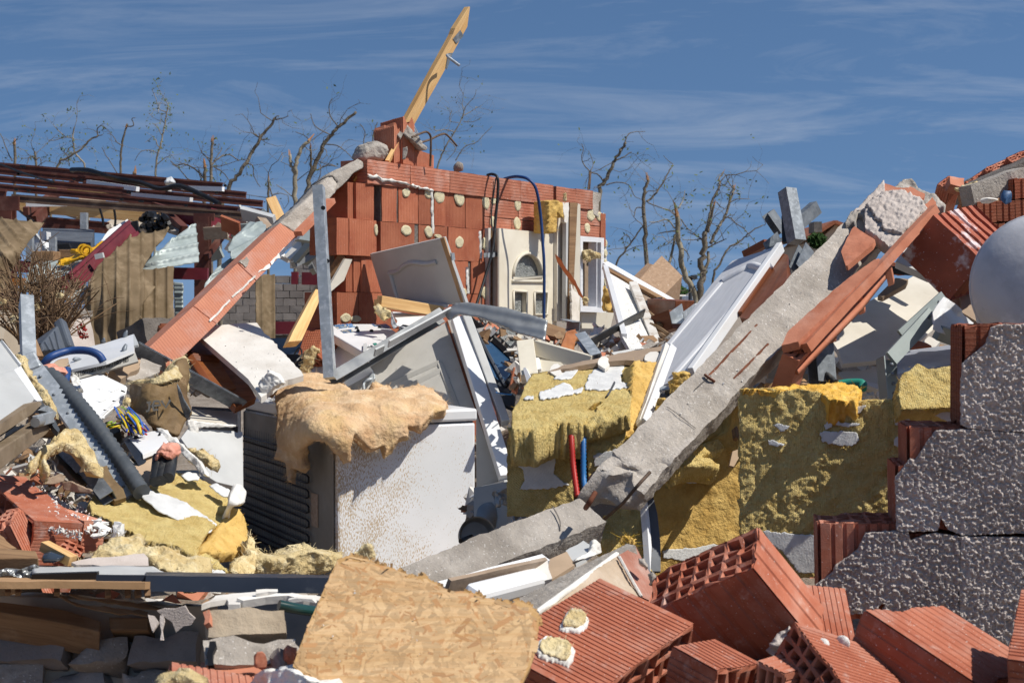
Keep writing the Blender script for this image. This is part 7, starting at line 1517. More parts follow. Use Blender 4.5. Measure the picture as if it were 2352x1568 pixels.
for i,(k,x,y,d,s_,m_,l_) in enumerate((('C4',420,1300,2.86,(.045,.03,.04),chalk,'white plaster lump wedged beside the small dark celled brick'),('C3',1490,1330,3.05,(.03,.03,.05),chalk,'white plaster crumb at the broken end of the grooved brick'),('C4',580,1250,2.9,(.035,.02,.03),chalk,'small pale stone on top of the small brick'))):
    chunk('plaster_lump',(k,x,y,d),s_,m_,l_,'plaster',seed=i,sub=3)
fgb('added brick end darkening the gap between honeycomb brick and plastered wall',('C4',290,800,3.5),('C4',600,830,3.5),('C4',280,1200,3.35),.2,'AC',(5,4),18)  # brick added to darken the open gap here
# plaster and rubble ground between the bricks
surf('roughcast_shard','C4',[(0,1330),(60,1230),(180,1130),(200,1160),(190,1330),(60,1370)],.03,roughcast,'roughcast plaster shard lying left of the small brick','plaster',res=2.2,ctrl=[(100,1260,3.1)],amp=.012,ns=50)
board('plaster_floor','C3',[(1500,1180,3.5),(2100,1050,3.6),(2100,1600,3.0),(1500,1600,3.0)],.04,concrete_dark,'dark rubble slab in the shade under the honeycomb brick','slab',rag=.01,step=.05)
# OSB sheet
og = invd([S('C2',650,600),S('C2',300,1430),S('C3',200,1050),S('C2',1300,1500)],[2.72,2.58,2.69,2.56])
op_ = [(618,645),(640,598),(690,580),(740,562),(800,590),(900,605),(960,640),(1080,665),(1180,720),(1240,738),(1300,722),(1370,760),(1440,810),(1450,850),(1520,870),(1620,850),(1740,870),(1800,920),(1900,920),(2007,945),(2050,920),(2130,950),(2200,1010),(2222,1080),(2200,1250),(2160,1420),(2110,1520),(2060,1640),(480,1640),(480,1568),(288,1432),(400,1130),(520,860)]
osb = surf('osb_sheet','C2',op_,.018,osb_base,'torn oriented strand board sheet in the foreground','board',depth=og,res=2.4,amp=.0006,ns=60,rag=2.2,step=9,only=list(range(3,25)),smooth=False,ax=27)
Po = [S('C2',*p) for p in op_]
xs_ = np.array([p[0] for p in Po]); ys_ = np.array([p[1] for p in Po]); r_ = np.random.default_rng(4)
Mo = WM[osb.name]; Mi = Mo.inverted(); nO = (Mo.to_3x3()@Vector((0,0,1)))
vv = []; ff = []; cc = []
cnt = 0
PV = [[] for _ in range(3)]
while cnt < 5200:
    x = r_.uniform(xs_.min(),xs_.max()); y = r_.uniform(ys_.min(),ys_.max())
    a = r_.uniform(0,math.pi); L = r_.uniform(.03,.09)*(1 if cnt < 2400 else .6); wv = r_.uniform(.002,.011); h = .0091+.0016*cnt/5200
    ex_,ey_ = L*.56*1233*math.cos(a),L*.56*1233*math.sin(a)
    if not inside(np.array([x,x+ex_,x-ex_]),np.array([y,y-ey_,y+ey_]),Po).all(): continue
    cnt += 1
    p = Mi@at0(x,y,1/(og[0]*x+og[1]*y+og[2]))
    u = Vector((math.cos(a),math.sin(a),0)); q = Vector((-u.y,u.x,0)); b = len(vv); tz = r_.normal(0,.002); sk = r_.uniform(-.3,.3)
    for sx_,sy_ in ((-1,-.7),(-.8+sk*.4,-1),(.9,-1),(1,.3),(.8,1),(-.9+sk,1)):
        for dz in (0,): vv.append((p.x+u.x*sx_*L/2+q.x*sy_*wv/2,p.y+u.y*sx_*L/2+q.y*sy_*wv/2,h+tz*sx_*L/2))
    for sx_,sy_ in ((-1,-.7),(-.8+sk*.4,-1),(.9,-1),(1,.3),(.8,1),(-.9+sk,1)): vv.append((p.x+u.x*sx_*L/2+q.x*sy_*wv/2,p.y+u.y*sx_*L/2+q.y*sy_*wv/2,.008))
    ff.append(tuple(range(b,b+6))); 
    for i in range(6): ff.append((b+i,b+6+i,b+6+(i+1) % 6,b+(i+1) % 6))
    t = r_.random(); base = np.array((1.0,.97,.92))*(.58+.42*r_.random())
    if t < .12: base = np.array((.66,.5,.38))*(.8+.4*r_.random())
    elif t > .85: base = np.array((1.0,1.0,.96))
    cc += [base]*7
me = mesh('strands',vv,ff)
ca = me.color_attributes.new('Col','FLOAT_COLOR','CORNER'); arr = np.ones((len(me.loops),4),np.float32); k_ = 0
for poly,c_ in zip(me.polygons,cc): arr[poly.loop_start:poly.loop_start+poly.loop_total,:3] = c_
ca.data.foreach_set('color',arr.ravel())
tag(link('strands',me,osb_flake,Mo,osb),kind='stuff')
# torn splinters along the top edge
v = []; f = []
tp = [Vector(S('C2',*p)) for p in op_[3:24]]
for i in range(420):
    j = r_.integers(len(tp)-1); p = tp[j].lerp(tp[j+1],r_.random())
    P0 = at0(p.x,p.y,1/(og[0]*p.x+og[1]*p.y+og[2])); P0 = Mi@P0; a = r_.normal(1.1,.6); L = r_.uniform(.006,.022); u = Vector((math.cos(a),math.sin(a),r_.normal(0,.4))); q = Vector((-u.y,u.x,0)).normalized()*r_.uniform(.001,.004); b = len(v)
    z = .008-.016*r_.random(); o_ = Vector((P0.x,P0.y,z))-u*.008
    v += [o_-q,o_+q,o_+u*L+q*.5,o_+u*L*1.1-q*.3]; f.append((b,b+1,b+2,b+3))
tag(link('splinters',mesh('splinters',v,f),osb_base,Mo,osb),kind='stuff')
surf('insulation_tuft','C2',[(780,550),(830,520),(880,490),(918,510),(910,590),(860,600),(800,580)],.03,straw_wool,'small yellow wool tuft on the top corner of the strand board','insulation',res=2,ctrl=[(850,550,2.8)],amp=.01,ns=50,fuzz=(120,.02,.0007,fib_s))
# left foreground blocks
lbk = thing('broken_block','broken concrete covered clay block left of the strand board','block',at('C2',100,1400,2.75))
rough_box('stone_top',('C1',1625,1003,2.86),('C1',2235,975,2.9),('C1',1610,1205,2.82),.16,mk('tan_stone','b5a690','9c8c76',5,rough=.95,bump=.6,bs=60,bdist=.01,grime=[('8a8078',6,.5,.75,.6)]),parent=lbk,res=.012,amp=.008,ns=26,oct=4,chip=.06,nsc=8,seed=2)
rough_box('stone_lower',('C1',1595,1215,2.80),('C1',2350,1195,2.86),('C1',1570,1425,2.74),.16,concrete,parent=lbk,res=.012,amp=.012,ns=24,oct=4,chip=.06,nsc=8,seed=5)
board('dark_slot','C1',[(1642,1238,2.78),(1690,1236,2.78),(1678,1425,2.73),(1630,1428,2.73)],.01,black,parent=lbk,rag=.004,step=.015)
board('clay_edge','C1',[(1590,1010,2.86),(1640,990,2.86),(1640,1090,2.83),(1600,1110,2.83)],.05,clay_flat,parent=lbk,rag=.004,step=.015)
board('clay_core','C1',[(1575,1400,2.79),(2300,1400,2.82),(2280,1490,2.74),(1580,1490,2.74)],.12,clay_flat,parent=lbk)
hblock('hollow_brick',at('C1',1345,1410,2.66),at('C1',2030,1530,2.7),at('C1',1260,1640,2.48),.2,clay,holes='AC',n=(8,4),t=.008,label='orange grooved brick at the bottom edge left of the strand board',cat='brick',seed=21)
surf('insulation_tuft','C1',[(1230,1568),(1300,1530),(1400,1480),(1480,1500),(1600,1560),(1620,1640),(1200,1640)],.05,straw_wool,'blurred yellow wool tuft at the bottom edge on the brick','insulation',res=2.6,ctrl=[(1400,1550,2.5)],amp=.02,ns=24,edge=6,fuzz=(160,.02,.0008,fib_s))
surf('plaster_heap','C2',[(0,1500),(60,1460),(140,1470),(240,1450),(330,1500),(470,1560),(470,1640),(-60,1640)],.08,chalk,'white plaster heap at the bottom edge beside the strand board','plaster',res=2.6,ctrl=[(50,1500,2.62),(400,1560,2.5),(200,1500,2.58)],amp=.022,ns=28,oct=4)
for i,(x,y,s_,m_,l_) in enumerate(((200,1400,.06,concrete,'grey stone between broken block and strand board'),(260,1350,.05,clay_flat,'orange brick chip between broken block and strand board'),(30,1400,.05,clay_flat,'clay chip under the broken block corner'))):
    chunk('rubble_stone',('C2',x,y,2.72),(s_,s_*.8,s_*.8),m_,l_,'stone',seed=i,fac=True)
# pipe bundle and plaster strips left of OSB
tube('green_bottle',[('C2',180,955,3.1),('C2',330,985,3.12),('C2',470,1005,3.15)],.012,mk('bottlegreen','23453f','1a332f',6,rough=.15,spec=.7),'dark green glassy tube between boards and strand board','tube',n=8)
for i,(pts,l_) in enumerate((([(0,835,3.3),(170,830,3.32),(170,850,3.3),(0,865,3.28)],'upper white plaster strip under the dark board'),([(-150,900,3.25),(160,862,3.28),(510,888,3.3),(500,920,3.28),(160,885,3.26),(-100,920,3.22)],'middle white plaster strip under the dark board'),([(250,915,3.2),(440,910,3.2),(470,940,3.2),(270,940,3.2)],'lower white plaster strip under the dark board'))):
    board('plaster_strip','C2',pts,.02,plaster,l_,'plaster',rag=.006,step=.02)
board('plaster_sheet','C1',[(1580,955,3.2),(1690,880,3.3),(2007,850,3.35),(2150,840,3.35),(2150,900,3.3),(1900,900),(1880,950,3.2),(1790,950),(1780,910),(1650,930)],.012,plaster,'pale broken plasterboard edge hanging over the concrete block','plasterboard',rag=.004,step=.02)
board('shadow_filler','C2',[(-300,900,3.5),(620,900,3.5),(520,1500,3.2),(-300,1500,3.2)],.05,black,'black sheet standing in for shade in the deep gap behind concrete block','shade sheet')  # added black sheet stands in for the deep shade behind the block
# brick filler stack behind the foreground (unseen supports and dark gaps)
crumbs('rubble_gravel','brick and plaster gravel filling the gaps between bricks','C3',[(1450,1250),(2050,1150),(2250,1450),(1500,1650)],(3.5,2.95),300,.003,.012,clay_flat,seed=12)
crumbs('rubble_gravel','grey mortar gravel between the lower right bricks','C3',[(1450,1250),(2050,1150),(2250,1450),(1500,1650)],(3.5,2.95),300,.003,.012,concrete,seed=13)
for i,(pts,l_) in enumerate((([('C3',1500,1500,3.0),('C3',1640,1520,2.95),('C3',1720,1600,2.9)],'thin dry twig beside the broken brick end'),([('C3',1520,1400,3.02),('C3',1600,1470,2.98),('C3',1680,1530,2.93)],'second thin dry twig above the first near brick end'))):
    tube('twig',pts,.0025,twigm,l_,'twig',n=5)
# ================================================================== background left: wrecked steel shed and sheets
sh = thing('steel_shed','wrecked shed of dark red steel purlins and posts on the left','shed',at('A1',1580,1000,13.5))
for i,(a,b,m_,h_) in enumerate(((('A1',-40,200,17.5),('A1',1745,362,17.5),steel_red,.085),(('A1',-40,240,16.6),('A1',1930,432,16.6),steel_red,.075),(('A1',-40,302,15.7),('A1',2060,500,15.7),steel_red,.075),(('A1',-40,365,14.8),('A1',2060,566,14.8),steel_red,.07),(('A1',95,455,13.9),('A1',2040,602,13.9),mk('steel_dusty','6e5646','574236',5,rough=.7,grime=[('a08b76',7,.5,.75,.6)]),.075),(('A1',-40,440,13.9),('A1',45,450,13.9),steel_red,.15),(('A1',290,640,17),('A1',850,690,17),steel_red,.14))):
    bar('purlin',a,b,.05,h_,m_,parent=sh,prof='I',t=.022)
for (k,x,y,d,h_) in (('A1',70,440,13.9,190),('A1',1600,575,13.9,100)):
    bar('splice_plate',(k,x,y,d-.1),(k,x,y+h_*.6,d-.1),.2,.03,steel_red,parent=sh)
bar('post',('A1',30,470,14.2),('A1',30,1500,14.2),.2,.16,steel_red,parent=sh,prof='I',t=.03)
bar('post',('A1',1590,600,13.7),('A1',1590,1640,13.7),.14,.12,steel_red,parent=sh,prof='I',t=.02)
board('haunch','A1',[(1535,600,13.75),(1570,600,13.75),(1590,1030,13.75),(1560,960,13.75)],.03,steel_red,parent=sh)
board('rafter','A1',[(1300,575,14.4),(1540,590,14.1),(1540,700,14.1),(1420,640)],.05,steel_wine,parent=sh)
bar('rafter',('A1',1620,630,14.3),('A1',1830,680,14.6),.1,.25,steel_wine,parent=sh,prof='I',t=.025)
bar('brace',('A1',1310,600,14.4),('A1',1440,720,14.0),.08,.12,steel_red,parent=sh)
bar('brace',('A1',380,500,15),('A1',250,640,14.5),.1,.12,steel_red,parent=sh)
bar('brace',('A1',1800,680,14),('A1',1615,920,13.6),.05,.05,steel_red,parent=sh)
bar('brace',('A1',600,330,17),('A1',200,560,14.2),.05,.08,steel_red,parent=sh)
bar('brace',('A1',660,340,17),('A1',1380,560,14.2),.04,.05,steel_red,parent=sh)
for (a,b) in ((('A1',1360,1045,13.2),('A1',1630,1050,13.2)),(('A1',140,990,13.4),('A1',290,1000,13.4)),(('A2',280,1082,12.6),('A2',330,1082,12.6)),(('A2',362,1085,12.6),('A2',505,1088,12.6)),(('A2',150,1472,12.4),('A2',505,1470,12.4))):
    bar('rail',a,b,.06,.11,steel_wine,parent=sh)
for i,(a,b) in enumerate(((('A1',0,190,16),('A1',420,330,15)),(('A1',100,510,14.5),('A1',270,640,14)),(('A1',780,530,14),('A1',810,670,14)),(('A1',892,530,14),('A1',900,680,14)),(('A1',1265,570,13.8),('A1',1285,680,13.8)))):
    tube('stay_wire',[a,('A1',(a[1]+b[1])/2+8,(a[2]+b[2])/2+12,(a[3]+b[3])/2),b],.012,black,parent=sh,n=5)
for i in range(26):
    t = rnd.random(); x = 60+1800*t; rw_ = rnd.randrange(4); y = 205+rw_*62+x*.094-14
    bar('bolt',('A1',x,y+10,17.4-rw_*.9),('A1',x,y-8,17.4-rw_*.9),.03,.03,black,parent=sh)
tube('black_hose',[('A1',560,235,16.8),('A1',700,240,16.5),('A1',900,300,16.2),('A1',1100,335,16),('A1',1260,385,15.8),('A1',1400,360,15.6),('A1',1560,420,15.4),('A1',1720,500,15.2)],.03,black,'long black hose trailing over the steel purlins','hose',n=6)
bar('timber_rail',('A1',180,505,15),('A1',1240,590,14.8),.14,.16,pine,'long tan timber hanging under the steel purlins','timber')
bar('timber_rail',('A1',390,372,16.4),('A1',900,420,16.2),.1,.1,pine,'short tan timber batten between the upper purlins','timber')
for i,(a,b,l_) in enumerate((((210,505,14.3),(520,500,14.3),'thin white strip below the lowest purlin at left'),((690,330,16),(1080,385,15.6),'upper white strip lying across the purlins'),((1040,430,15.4),(1500,470,15),'long white strip between two purlins'),((1200,375,16),(1330,410,15.8),'short white strip near the plastic wad'),((1430,375,16.4),(1750,385,16.2),'white strip under the end of the top purlin'))):
    bar('white_strip',('A1',*a),('A1',*b),.05,.05,white,l_,'strip')
surf('plastic_wad','A1',[(1280,330),(1300,305),(1340,305),(1358,330),(1330,350),(1290,350)],.15,membrane,'crumpled white plastic wad caught on the top purlin','plastic',res=1.6,ctrl=[(1320,330,16.2)],amp=.08,ns=6,oct=3,edge=5)
def corr(name,k,pts,mat,label,period,amp_,ang,parent=None,ctrl=None,res=3,th=.01,extra=0,rag=1.0,cat='metal sheet',trap=2.2):
    c_,s_ = math.cos(R(ang)),math.sin(R(ang))
    wv = lambda x,y: amp_*np.clip(np.sin((x*c_+y*s_)*2*math.pi/period)*3-2,0,1)
    return surf(name,k,pts,th,mat,label,cat,parent,res=res,ctrl=ctrl,wav=wv,amp=extra,ns=2.5,rag=rag,step=8,smooth=True,sharp=None)
corr('brown_sheet','A1',[(-60,620),(60,612),(200,630),(345,650),(300,720),(230,790),(170,880),(140,960),(100,1000),(60,1150),(-60,1250)],sheet_brown,'brown corrugated sheet bowed outward at the left edge',24,.03,-38,ctrl=[(-40,630,12.4),(340,655,12.8),(200,780,12.0),(60,900,11.5),(-40,1200,11.3),(100,1000,11.6)],extra=.03)
corr('brown_sheet','A1',[(1040,735),(1180,730),(1335,690),(1290,760),(1220,840),(1150,950),(1110,1030),(1210,1160),(1110,1300),(1100,1990),(740,1990),(660,1250),(690,1150),(760,1000),(880,880)],sheet_brown,'tall brown corrugated sheet curling backward at its top',29,.03,0,ctrl=[(1050,740,12.6),(1320,700,13.0),(900,900,12.0),(1150,920,12.2),(750,1100,11.5),(1050,1100,11.6),(760,1500,11.4),(1080,1500,11.4)],extra=.03)
corr('brown_sheet','A1',[(1062,1030),(1360,985),(1362,1900),(1115,1900),(1062,1900)],sheet_brown,'lower brown corrugated sheet standing right of the curled one',27,.03,0,ctrl=[(1062,1030,11.9),(1360,990,12.1),(1362,1390,11.9),(1100,1450,11.7)],extra=.02)
corr('brown_sheet','A2',[(0,1110),(60,1050),(150,1060),(150,1950),(60,1950),(0,1950)],sheet_brown,'brown corrugated strip standing under the fallen tie beam',27,.03,0,ctrl=[(0,1110,10.5),(150,1060,10.7),(100,1500,10.3)],extra=.02)
corr('grey_sheet','A1',[(1070,1015),(1220,890),(1390,750),(1530,652),(1545,760),(1560,955),(1300,1000),(1160,1020)],sheet_grey,'triangular grey green corrugated sheet beside the red post',22,.035,78,ctrl=[(1080,1010,12.6),(1530,660,13.4),(1555,950,13.0),(1250,980,12.6)],extra=.02)
corr('grey_sheet','A1',[(1790,835),(1850,740),(1960,640),(2080,660),(2080,850),(1900,915),(1820,925)],sheet_grey,'crumpled pale green corrugated sheet above the tie beam',26,.03,62,ctrl=[(1800,840,11.8),(1960,650,12.6),(2060,800,12.2),(1850,910,11.7)],extra=.12)
corr('grey_sheet','A1',[(1810,920),(1900,930),(1870,970),(1700,1120),(1590,1220),(1610,1120),(1700,1000)],sheet_grey,'folded grey green sheet lower strip behind the tie beam',26,.03,62,ctrl=[(1820,930,11.8),(1600,1200,11.4),(1880,960,11.9)],extra=.08)
corr('grey_sheet','A1',[(225,1000),(500,930),(760,925),(720,1000),(620,1100),(540,1060),(260,1010)],sheet_grey,'flat grey corrugated sheet behind the dry bush',20,.03,70,ctrl=[(230,1000,12.2),(750,930,12.8),(600,1080,12.0)],extra=.02)
corr('grey_sheet','A1',[(160,1200),(230,1005),(560,1080),(720,1170),(640,1290),(540,1260),(330,1160)],sheet_grey,'lower grey corrugated sheet half hidden by the dry bush',20,.03,64,ctrl=[(170,1190,11.7),(240,1010,12.0),(700,1180,11.8),(600,1280,11.5)],extra=.03)
corr('grey_sheet','A1',[(770,930),(860,860),(950,790),(900,900),(780,1010),(700,1080),(720,1010)],sheet_grey,'pale sheet strip lying beside the wine red beam',16,.02,60,ctrl=[(800,960,12.2),(940,800,12.6)],extra=.02)
corr('grey_sheet','A1',[(790,790),(860,700),(1000,618),(1012,640),(940,720),(880,800)],white,'white ribbed sheet strip above the yellow tarp',12,.012,40,ctrl=[(800,780,13.6),(1000,630,14)],extra=.02)
corr('grey_sheet','A1',[(1362,1110),(1435,1120),(1440,1400),(1370,1400)],sheet_grey,'narrow light grey ribbed sheet right of the brown sheets',11,.02,90,ctrl=[(1362,1110,12.3),(1440,1400,12.2)])
rbm = thing('wine_beam','fallen wine red steel beam slanting across the brown sheets','beam',at('A1',580,1120,11.8))
bar('beam',('A1',565,1115,11.7),('A1',1035,690,12.6),.06,.15,steel_wine,parent=rbm,prof='I',t=.03,up=(-.6,-.6,.6))
bar('plate',('A1',775,890,11.9),('A1',785,930,11.9),.07,.04,greywhite,parent=rbm,up=(0,-1,0))
bar('wine_beam',('A1',350,1215,11.6),('A1',545,1140,11.7),.1,.18,steel_wine,'short wine red beam end behind the dry bush','beam',prof='I',t=.03)
surf('black_sheet','A1',[(1020,640),(1080,630),(1090,720),(1050,735),(1035,690)],.03,black,'black felt scrap at the top of the wine red beam','felt',res=2,ctrl=[(1050,680,12.7)],amp=.04,ns=5)
tg = thing('hose_tangle','dark tangle of hoses hanging under the purlins','hoses',at('A1',1200,700,13.4)); rt_ = random.Random(8)
for i in range(22):
    x,y = rt_.uniform(1090,1250),rt_.uniform(610,720); tube('hose',[('A1',x+q*rt_.uniform(10,40),y+rt_.uniform(-40,40),13.4+rt_.uniform(-.2,.2)) for q in range(4)],rt_.uniform(.01,.035),black,parent=tg,n=5)
surf('yellow_tarp','A1',[(435,950),(500,910),(620,880),(530,865),(640,850),(740,820),(900,755),(880,800),(800,860),(760,890),(650,920),(560,930)],.03,tarp,'folded bright yellow tarp lying among the shed wreckage','tarp',res=1.8,ctrl=[(450,945,12.2),(650,870,12.4),(890,765,13),(700,900,12.3)],amp=.05,ns=7,oct=4,edge=4)
for i,(x,y) in enumerate(((655,860),(680,868))): disc('tarp_roll',at('A1',x,y,12.25),Vector((.2,-1,.1)).normalized(),[(.035,-.08),(.035,.02),(.05,.02),(.05,-.08)],tarp,bpy.data.objects['yellow_tarp'],n=16)
gbk = [('A1',[(335,690,16),(740,700,16),(710,810,15),(330,790,15)],bin_grey,'long grey metal hood in the back of the shed','hood'),('A1',[(305,715,15),(340,715,15),(340,815,15),(305,815,15)],white,'narrow white cabinet at the back of the shed','cabinet'),('A1',[(250,870,13),(420,870,13),(420,950,13),(250,950,13)],oldwood,'dark wooden crate left of the yellow tarp','crate'),('A1',[(460,860,13.2),(620,860,13.2),(620,930,13.2),(460,930,13.2)],oldwood,'dark wooden crate behind the yellow tarp','crate'),('A1',[(330,790,14.6),(420,810,14.6),(445,850,14.5),(360,840,14.5)],white,'white board scraps on the crates','board'),('A1',[(430,820,14.2),(540,810,14.2),(560,850,14.2),(440,855,14.2)],black,'black plastic heap on the crates','plastic'),('A1',[(1140,920,12.9),(1190,830,13),(1190,930,12.9),(1130,960,12.8)],drybrown,'tan board between brown and grey sheets','board'),('A1',[(1240,640,14.4),(1300,620,14.4),(1420,700,14),(1370,720,14),(1310,700,14)],concrete,'grey stone slab under the shed haunch','slab')]
for k,pts,m_,l_,c_ in gbk: board('shed_'+c_,k,pts,.25 if c_ in ('crate','cabinet','hood') else .04,m_,l_,c_,bev=.006)
for x,l_ in ((235,'left'),(415,'middle'),(660,'right')): bar('galvanised_post',('A1',x,760 if x < 600 else 570,13.4),('A1',x,960 if x < 600 else 700,13.4),.06,.06,galv,'%s of the thin galvanised posts in the shed' % l_,'post',prof='C',t=.006)
surf('plastic_film','A1',[(265,760),(290,730),(320,780),(350,830),(380,865),(270,865)],.03,membrane,'clear plastic film draped behind the crate','film',res=2,ctrl=[(300,800,13.6)],amp=.06,ns=5)
surf('paper_scrap','A1',[(830,670),(870,655),(890,680),(860,710),(835,690)],.02,plaster,'crumpled pinkish paper beside the purlin end','paper',res=1.6,ctrl=[(860,680,15)],amp=.05,ns=8)
# collapsed gable roof in the middle distance
board('gable_roof','A1',[(820,670,18),(990,520,19),(1250,585,18),(1240,660,17),(900,720,17)],.1,render_w,'pale gable of a damaged house behind the purlins','house gable',rag=.05,step=.3)
board('roof_panel','A1',[(480,520,18),(640,440,19),(780,460,19),(830,475,18.5),(600,560,17.5)],.1,drybrown,'brown torn roof panel behind the purlins','roof panel',rag=.05,step=.3)
for i,(pts,l_) in enumerate((([(465,580,17),(520,545,17),(560,550,17),(500,590,17)],'left torn roof scrap hanging in the sky gap'),([(580,635,17),(620,590,17),(665,585,17),(640,620,17)],'right torn roof scrap hanging in the sky gap'),([(230,630,16),(330,530,16.5),(420,545,16.5),(350,610,16),(300,640,16)],'large dark roof scrap left of the sky gap'))): board('roof_scrap','A1',pts,.04,kraft,l_,'roof scrap',rag=.03,step=.15)
# heap of white debris right of the post
rdb = random.Random(11)
ORD = ('leftmost','second','third','fourth','fifth','sixth','seventh','eighth','ninth','tenth','eleventh','twelfth','thirteenth','fourteenth','fifteenth','sixteenth','seventeenth','rightmost')
MN = {'white': 'white plastic','plaster': 'plaster','greywhite': 'grey painted','sheet_grey': 'grey sheet metal','drybrown': 'brown board','pine': 'pale wooden','alu': 'dull silver','clay_wall': 'brick red'}
def heap(name,n,k,xr,yf,df,L,W_,mats,where,group):
    for i,x in enumerate(sorted(rdb.uniform(*xr) for _ in range(n))):
        a = at(k,x,yf(x),df()); e = Vector((rdb.gauss(0,1),rdb.gauss(0,.5),rdb.gauss(0,.7))).normalized()*rdb.uniform(*L); m_ = rdb.choice(mats)
        o_ = ORD[-1] if i == n-1 else ORD[i]+(' from left' if i else '')
        bar(name,a-e/2,a+e/2,rdb.uniform(*W_),rdb.uniform(.02,.05),m_,'%s scrap, %s in the heap %s' % (MN[m_.name],o_,where),'scrap',group=group,up=(rdb.gauss(0,1),-1,rdb.gauss(0,1)))
heap('shed_scrap',18,'A1',(1640,2200),lambda x: rdb.uniform(680 if x < 1800 else 560,930),lambda: rdb.uniform(13.2,14.6),(.2,.5),(.06,.2),[white,plaster,greywhite,sheet_grey,drybrown,pine,alu,clay_wall],'behind the tie beam','scraps heaped behind the tie beam')
heap('foil_scrap',14,'A2',(330,500),lambda x: rdb.uniform(720,920),lambda: rdb.uniform(11,12),(.15,.45),(.05,.16),[alu,sheet_grey,white,plaster],'on the block wall','scraps heaped on the block wall')
# block wall
bw = thing('block_wall','grey concrete block wall behind the tie beam and pine plank','wall',at('A2',330,1500,12.8))
for r_ in range(10):
    y0 = 950+r_*58; off_ = (r_ % 2)*50
    for c_ in range(-4,5):
        x0 = 160+c_*105-off_; x1 = x0+101
        if x1 < -240 or x0 > 560: continue
        if r_ < 2 and x0 < 240: continue
        a = at('A2',x0,y0,12.8); b = at('A2',x1,y0,12.8); c = at('A2',x0,y0+55,12.8)
        rough_box('block',a,b,c,.2,cblock,parent=bw,res=.15,amp=.006,ns=8,seed=r_*9+c_)
a = at('A2',-240,1140,12.83); b = at('A2',560,1140,12.83); c = at('A2',-240,1750,12.83); rough_box('mortar',a,b,c,.15,concrete_dark,parent=bw,res=.5,amp=0)
gpi = [('garden_pier','A1',[(530,1385,8.6),(705,1385,8.7),(705,1700,8.5),(530,1700,8.5)],.35,roughcast,'grey stucco garden pier with red stain behind the bin','pier'),('cap_slab','A1',[(460,1350,8.55),(730,1340,8.7),(730,1390,8.65),(460,1390,8.55)],.4,concrete,'flat concrete cap slab on the stucco garden pier','cap slab'),('garden_pier','A1',[(1115,1397,9.2),(1375,1395,9.4),(1375,1700,9.2),(1115,1700,9.1)],.3,concrete_dark,'dark stucco garden pier below the brown sheet','pier')]
for n_,k,pts,th,m_,l_,c_ in gpi: rough_box(n_,at(k,*pts[0]),at(k,*pts[1]),at(k,*pts[3]),th,m_,l_,c_,res=.03,amp=.008,ns=30)
crumbs('red_stain_bits','red and white paint bits on the stucco pier','A1',[(600,1440),(660,1440),(700,1540),(640,1568),(600,1500)],8.45,90,.006,.025,mk('redpaint','a8332a','8c2620',6,rough=.6),seed=5)
# ground wall left behind bush
rough_box('stone_wall',('A1',-80,1330,8.9),('A1',70,1330,8.9),('A1',-80,1560,8.8),.3,render_w,'pale low wall behind the dry bush at the left edge','wall',res=.08,amp=.01)
# dry bush
bs = thing('dry_bush','leafless brown bush in front of the grey sheets at left','bush',at('A1',280,1640,7.6))
rb2 = random.Random(3); v = []; f = []
for i in range(150):
    x0 = rb2.uniform(150,480); x1 = x0+rb2.gauss(0,170)-(60 if x0 < 250 else -40); y1 = rb2.uniform(820,1350); y1 = max(y1,850+abs(x1-180)*.55)
    d0 = 7.6+rb2.uniform(-.3,.3); d1 = d0+rb2.uniform(-.3,.4)
    pts = [at('A1',x0,1600,d0),at('A1',x0*.6+x1*.4+rb2.gauss(0,20),1600*.55+y1*.45,d0*.6+d1*.4),at('A1',x1,y1,d1)]
    Q = cat_rom(pts,4); r0 = rb2.uniform(.004,.009); tube_geo(Q,lambda t,r0=r0: r0*(1-.7*t),4,None,v,f,cap=False)
    for j in range(rb2.randint(2,5)):
        t = rb2.uniform(.35,.95); p = Q[int(t*(len(Q)-1))]; u = Vector((rb2.gauss(0,1),rb2.gauss(0,.6),rb2.uniform(-.1,1.3))).normalized()*rb2.uniform(.08,.26)
        tube_geo([p,p+u*.5+Vector((0,0,.01)),p+u],lambda t: .0032*(1-.6*t),3,None,v,f,cap=False)
o0 = at('A1',280,1640,7.6); link('stems',mesh('stems',[p-o0 for p in v],f,True),twigm,Matrix.Translation(o0),bs)
for i,(x,y,l_) in enumerate(((110,1400,'lowest'),(460,1220,'rightmost'),(300,1310,'middle'),(20,1270,'leftmost'))):
    surf('insulation_tuft','A1',[(x-25,y-15),(x+10,y-25),(x+35,y),(x+20,y+25),(x-20,y+20)],.03,straw_wool,'%s yellow wool tuft caught in the dry bush' % l_,'insulation',res=1.8,ctrl=[(x,y,7.4)],amp=.02,ns=30,fuzz=(60,.04,.0012,fib_s))
board('orange_box','A1',[(95,1085,8.2),(165,1082,8.2),(160,1135,8.2),(100,1138,8.2)],.08,mk('orangeplastic','d98324','c47016',5,rough=.5),'orange plastic box behind the dry bush','box')
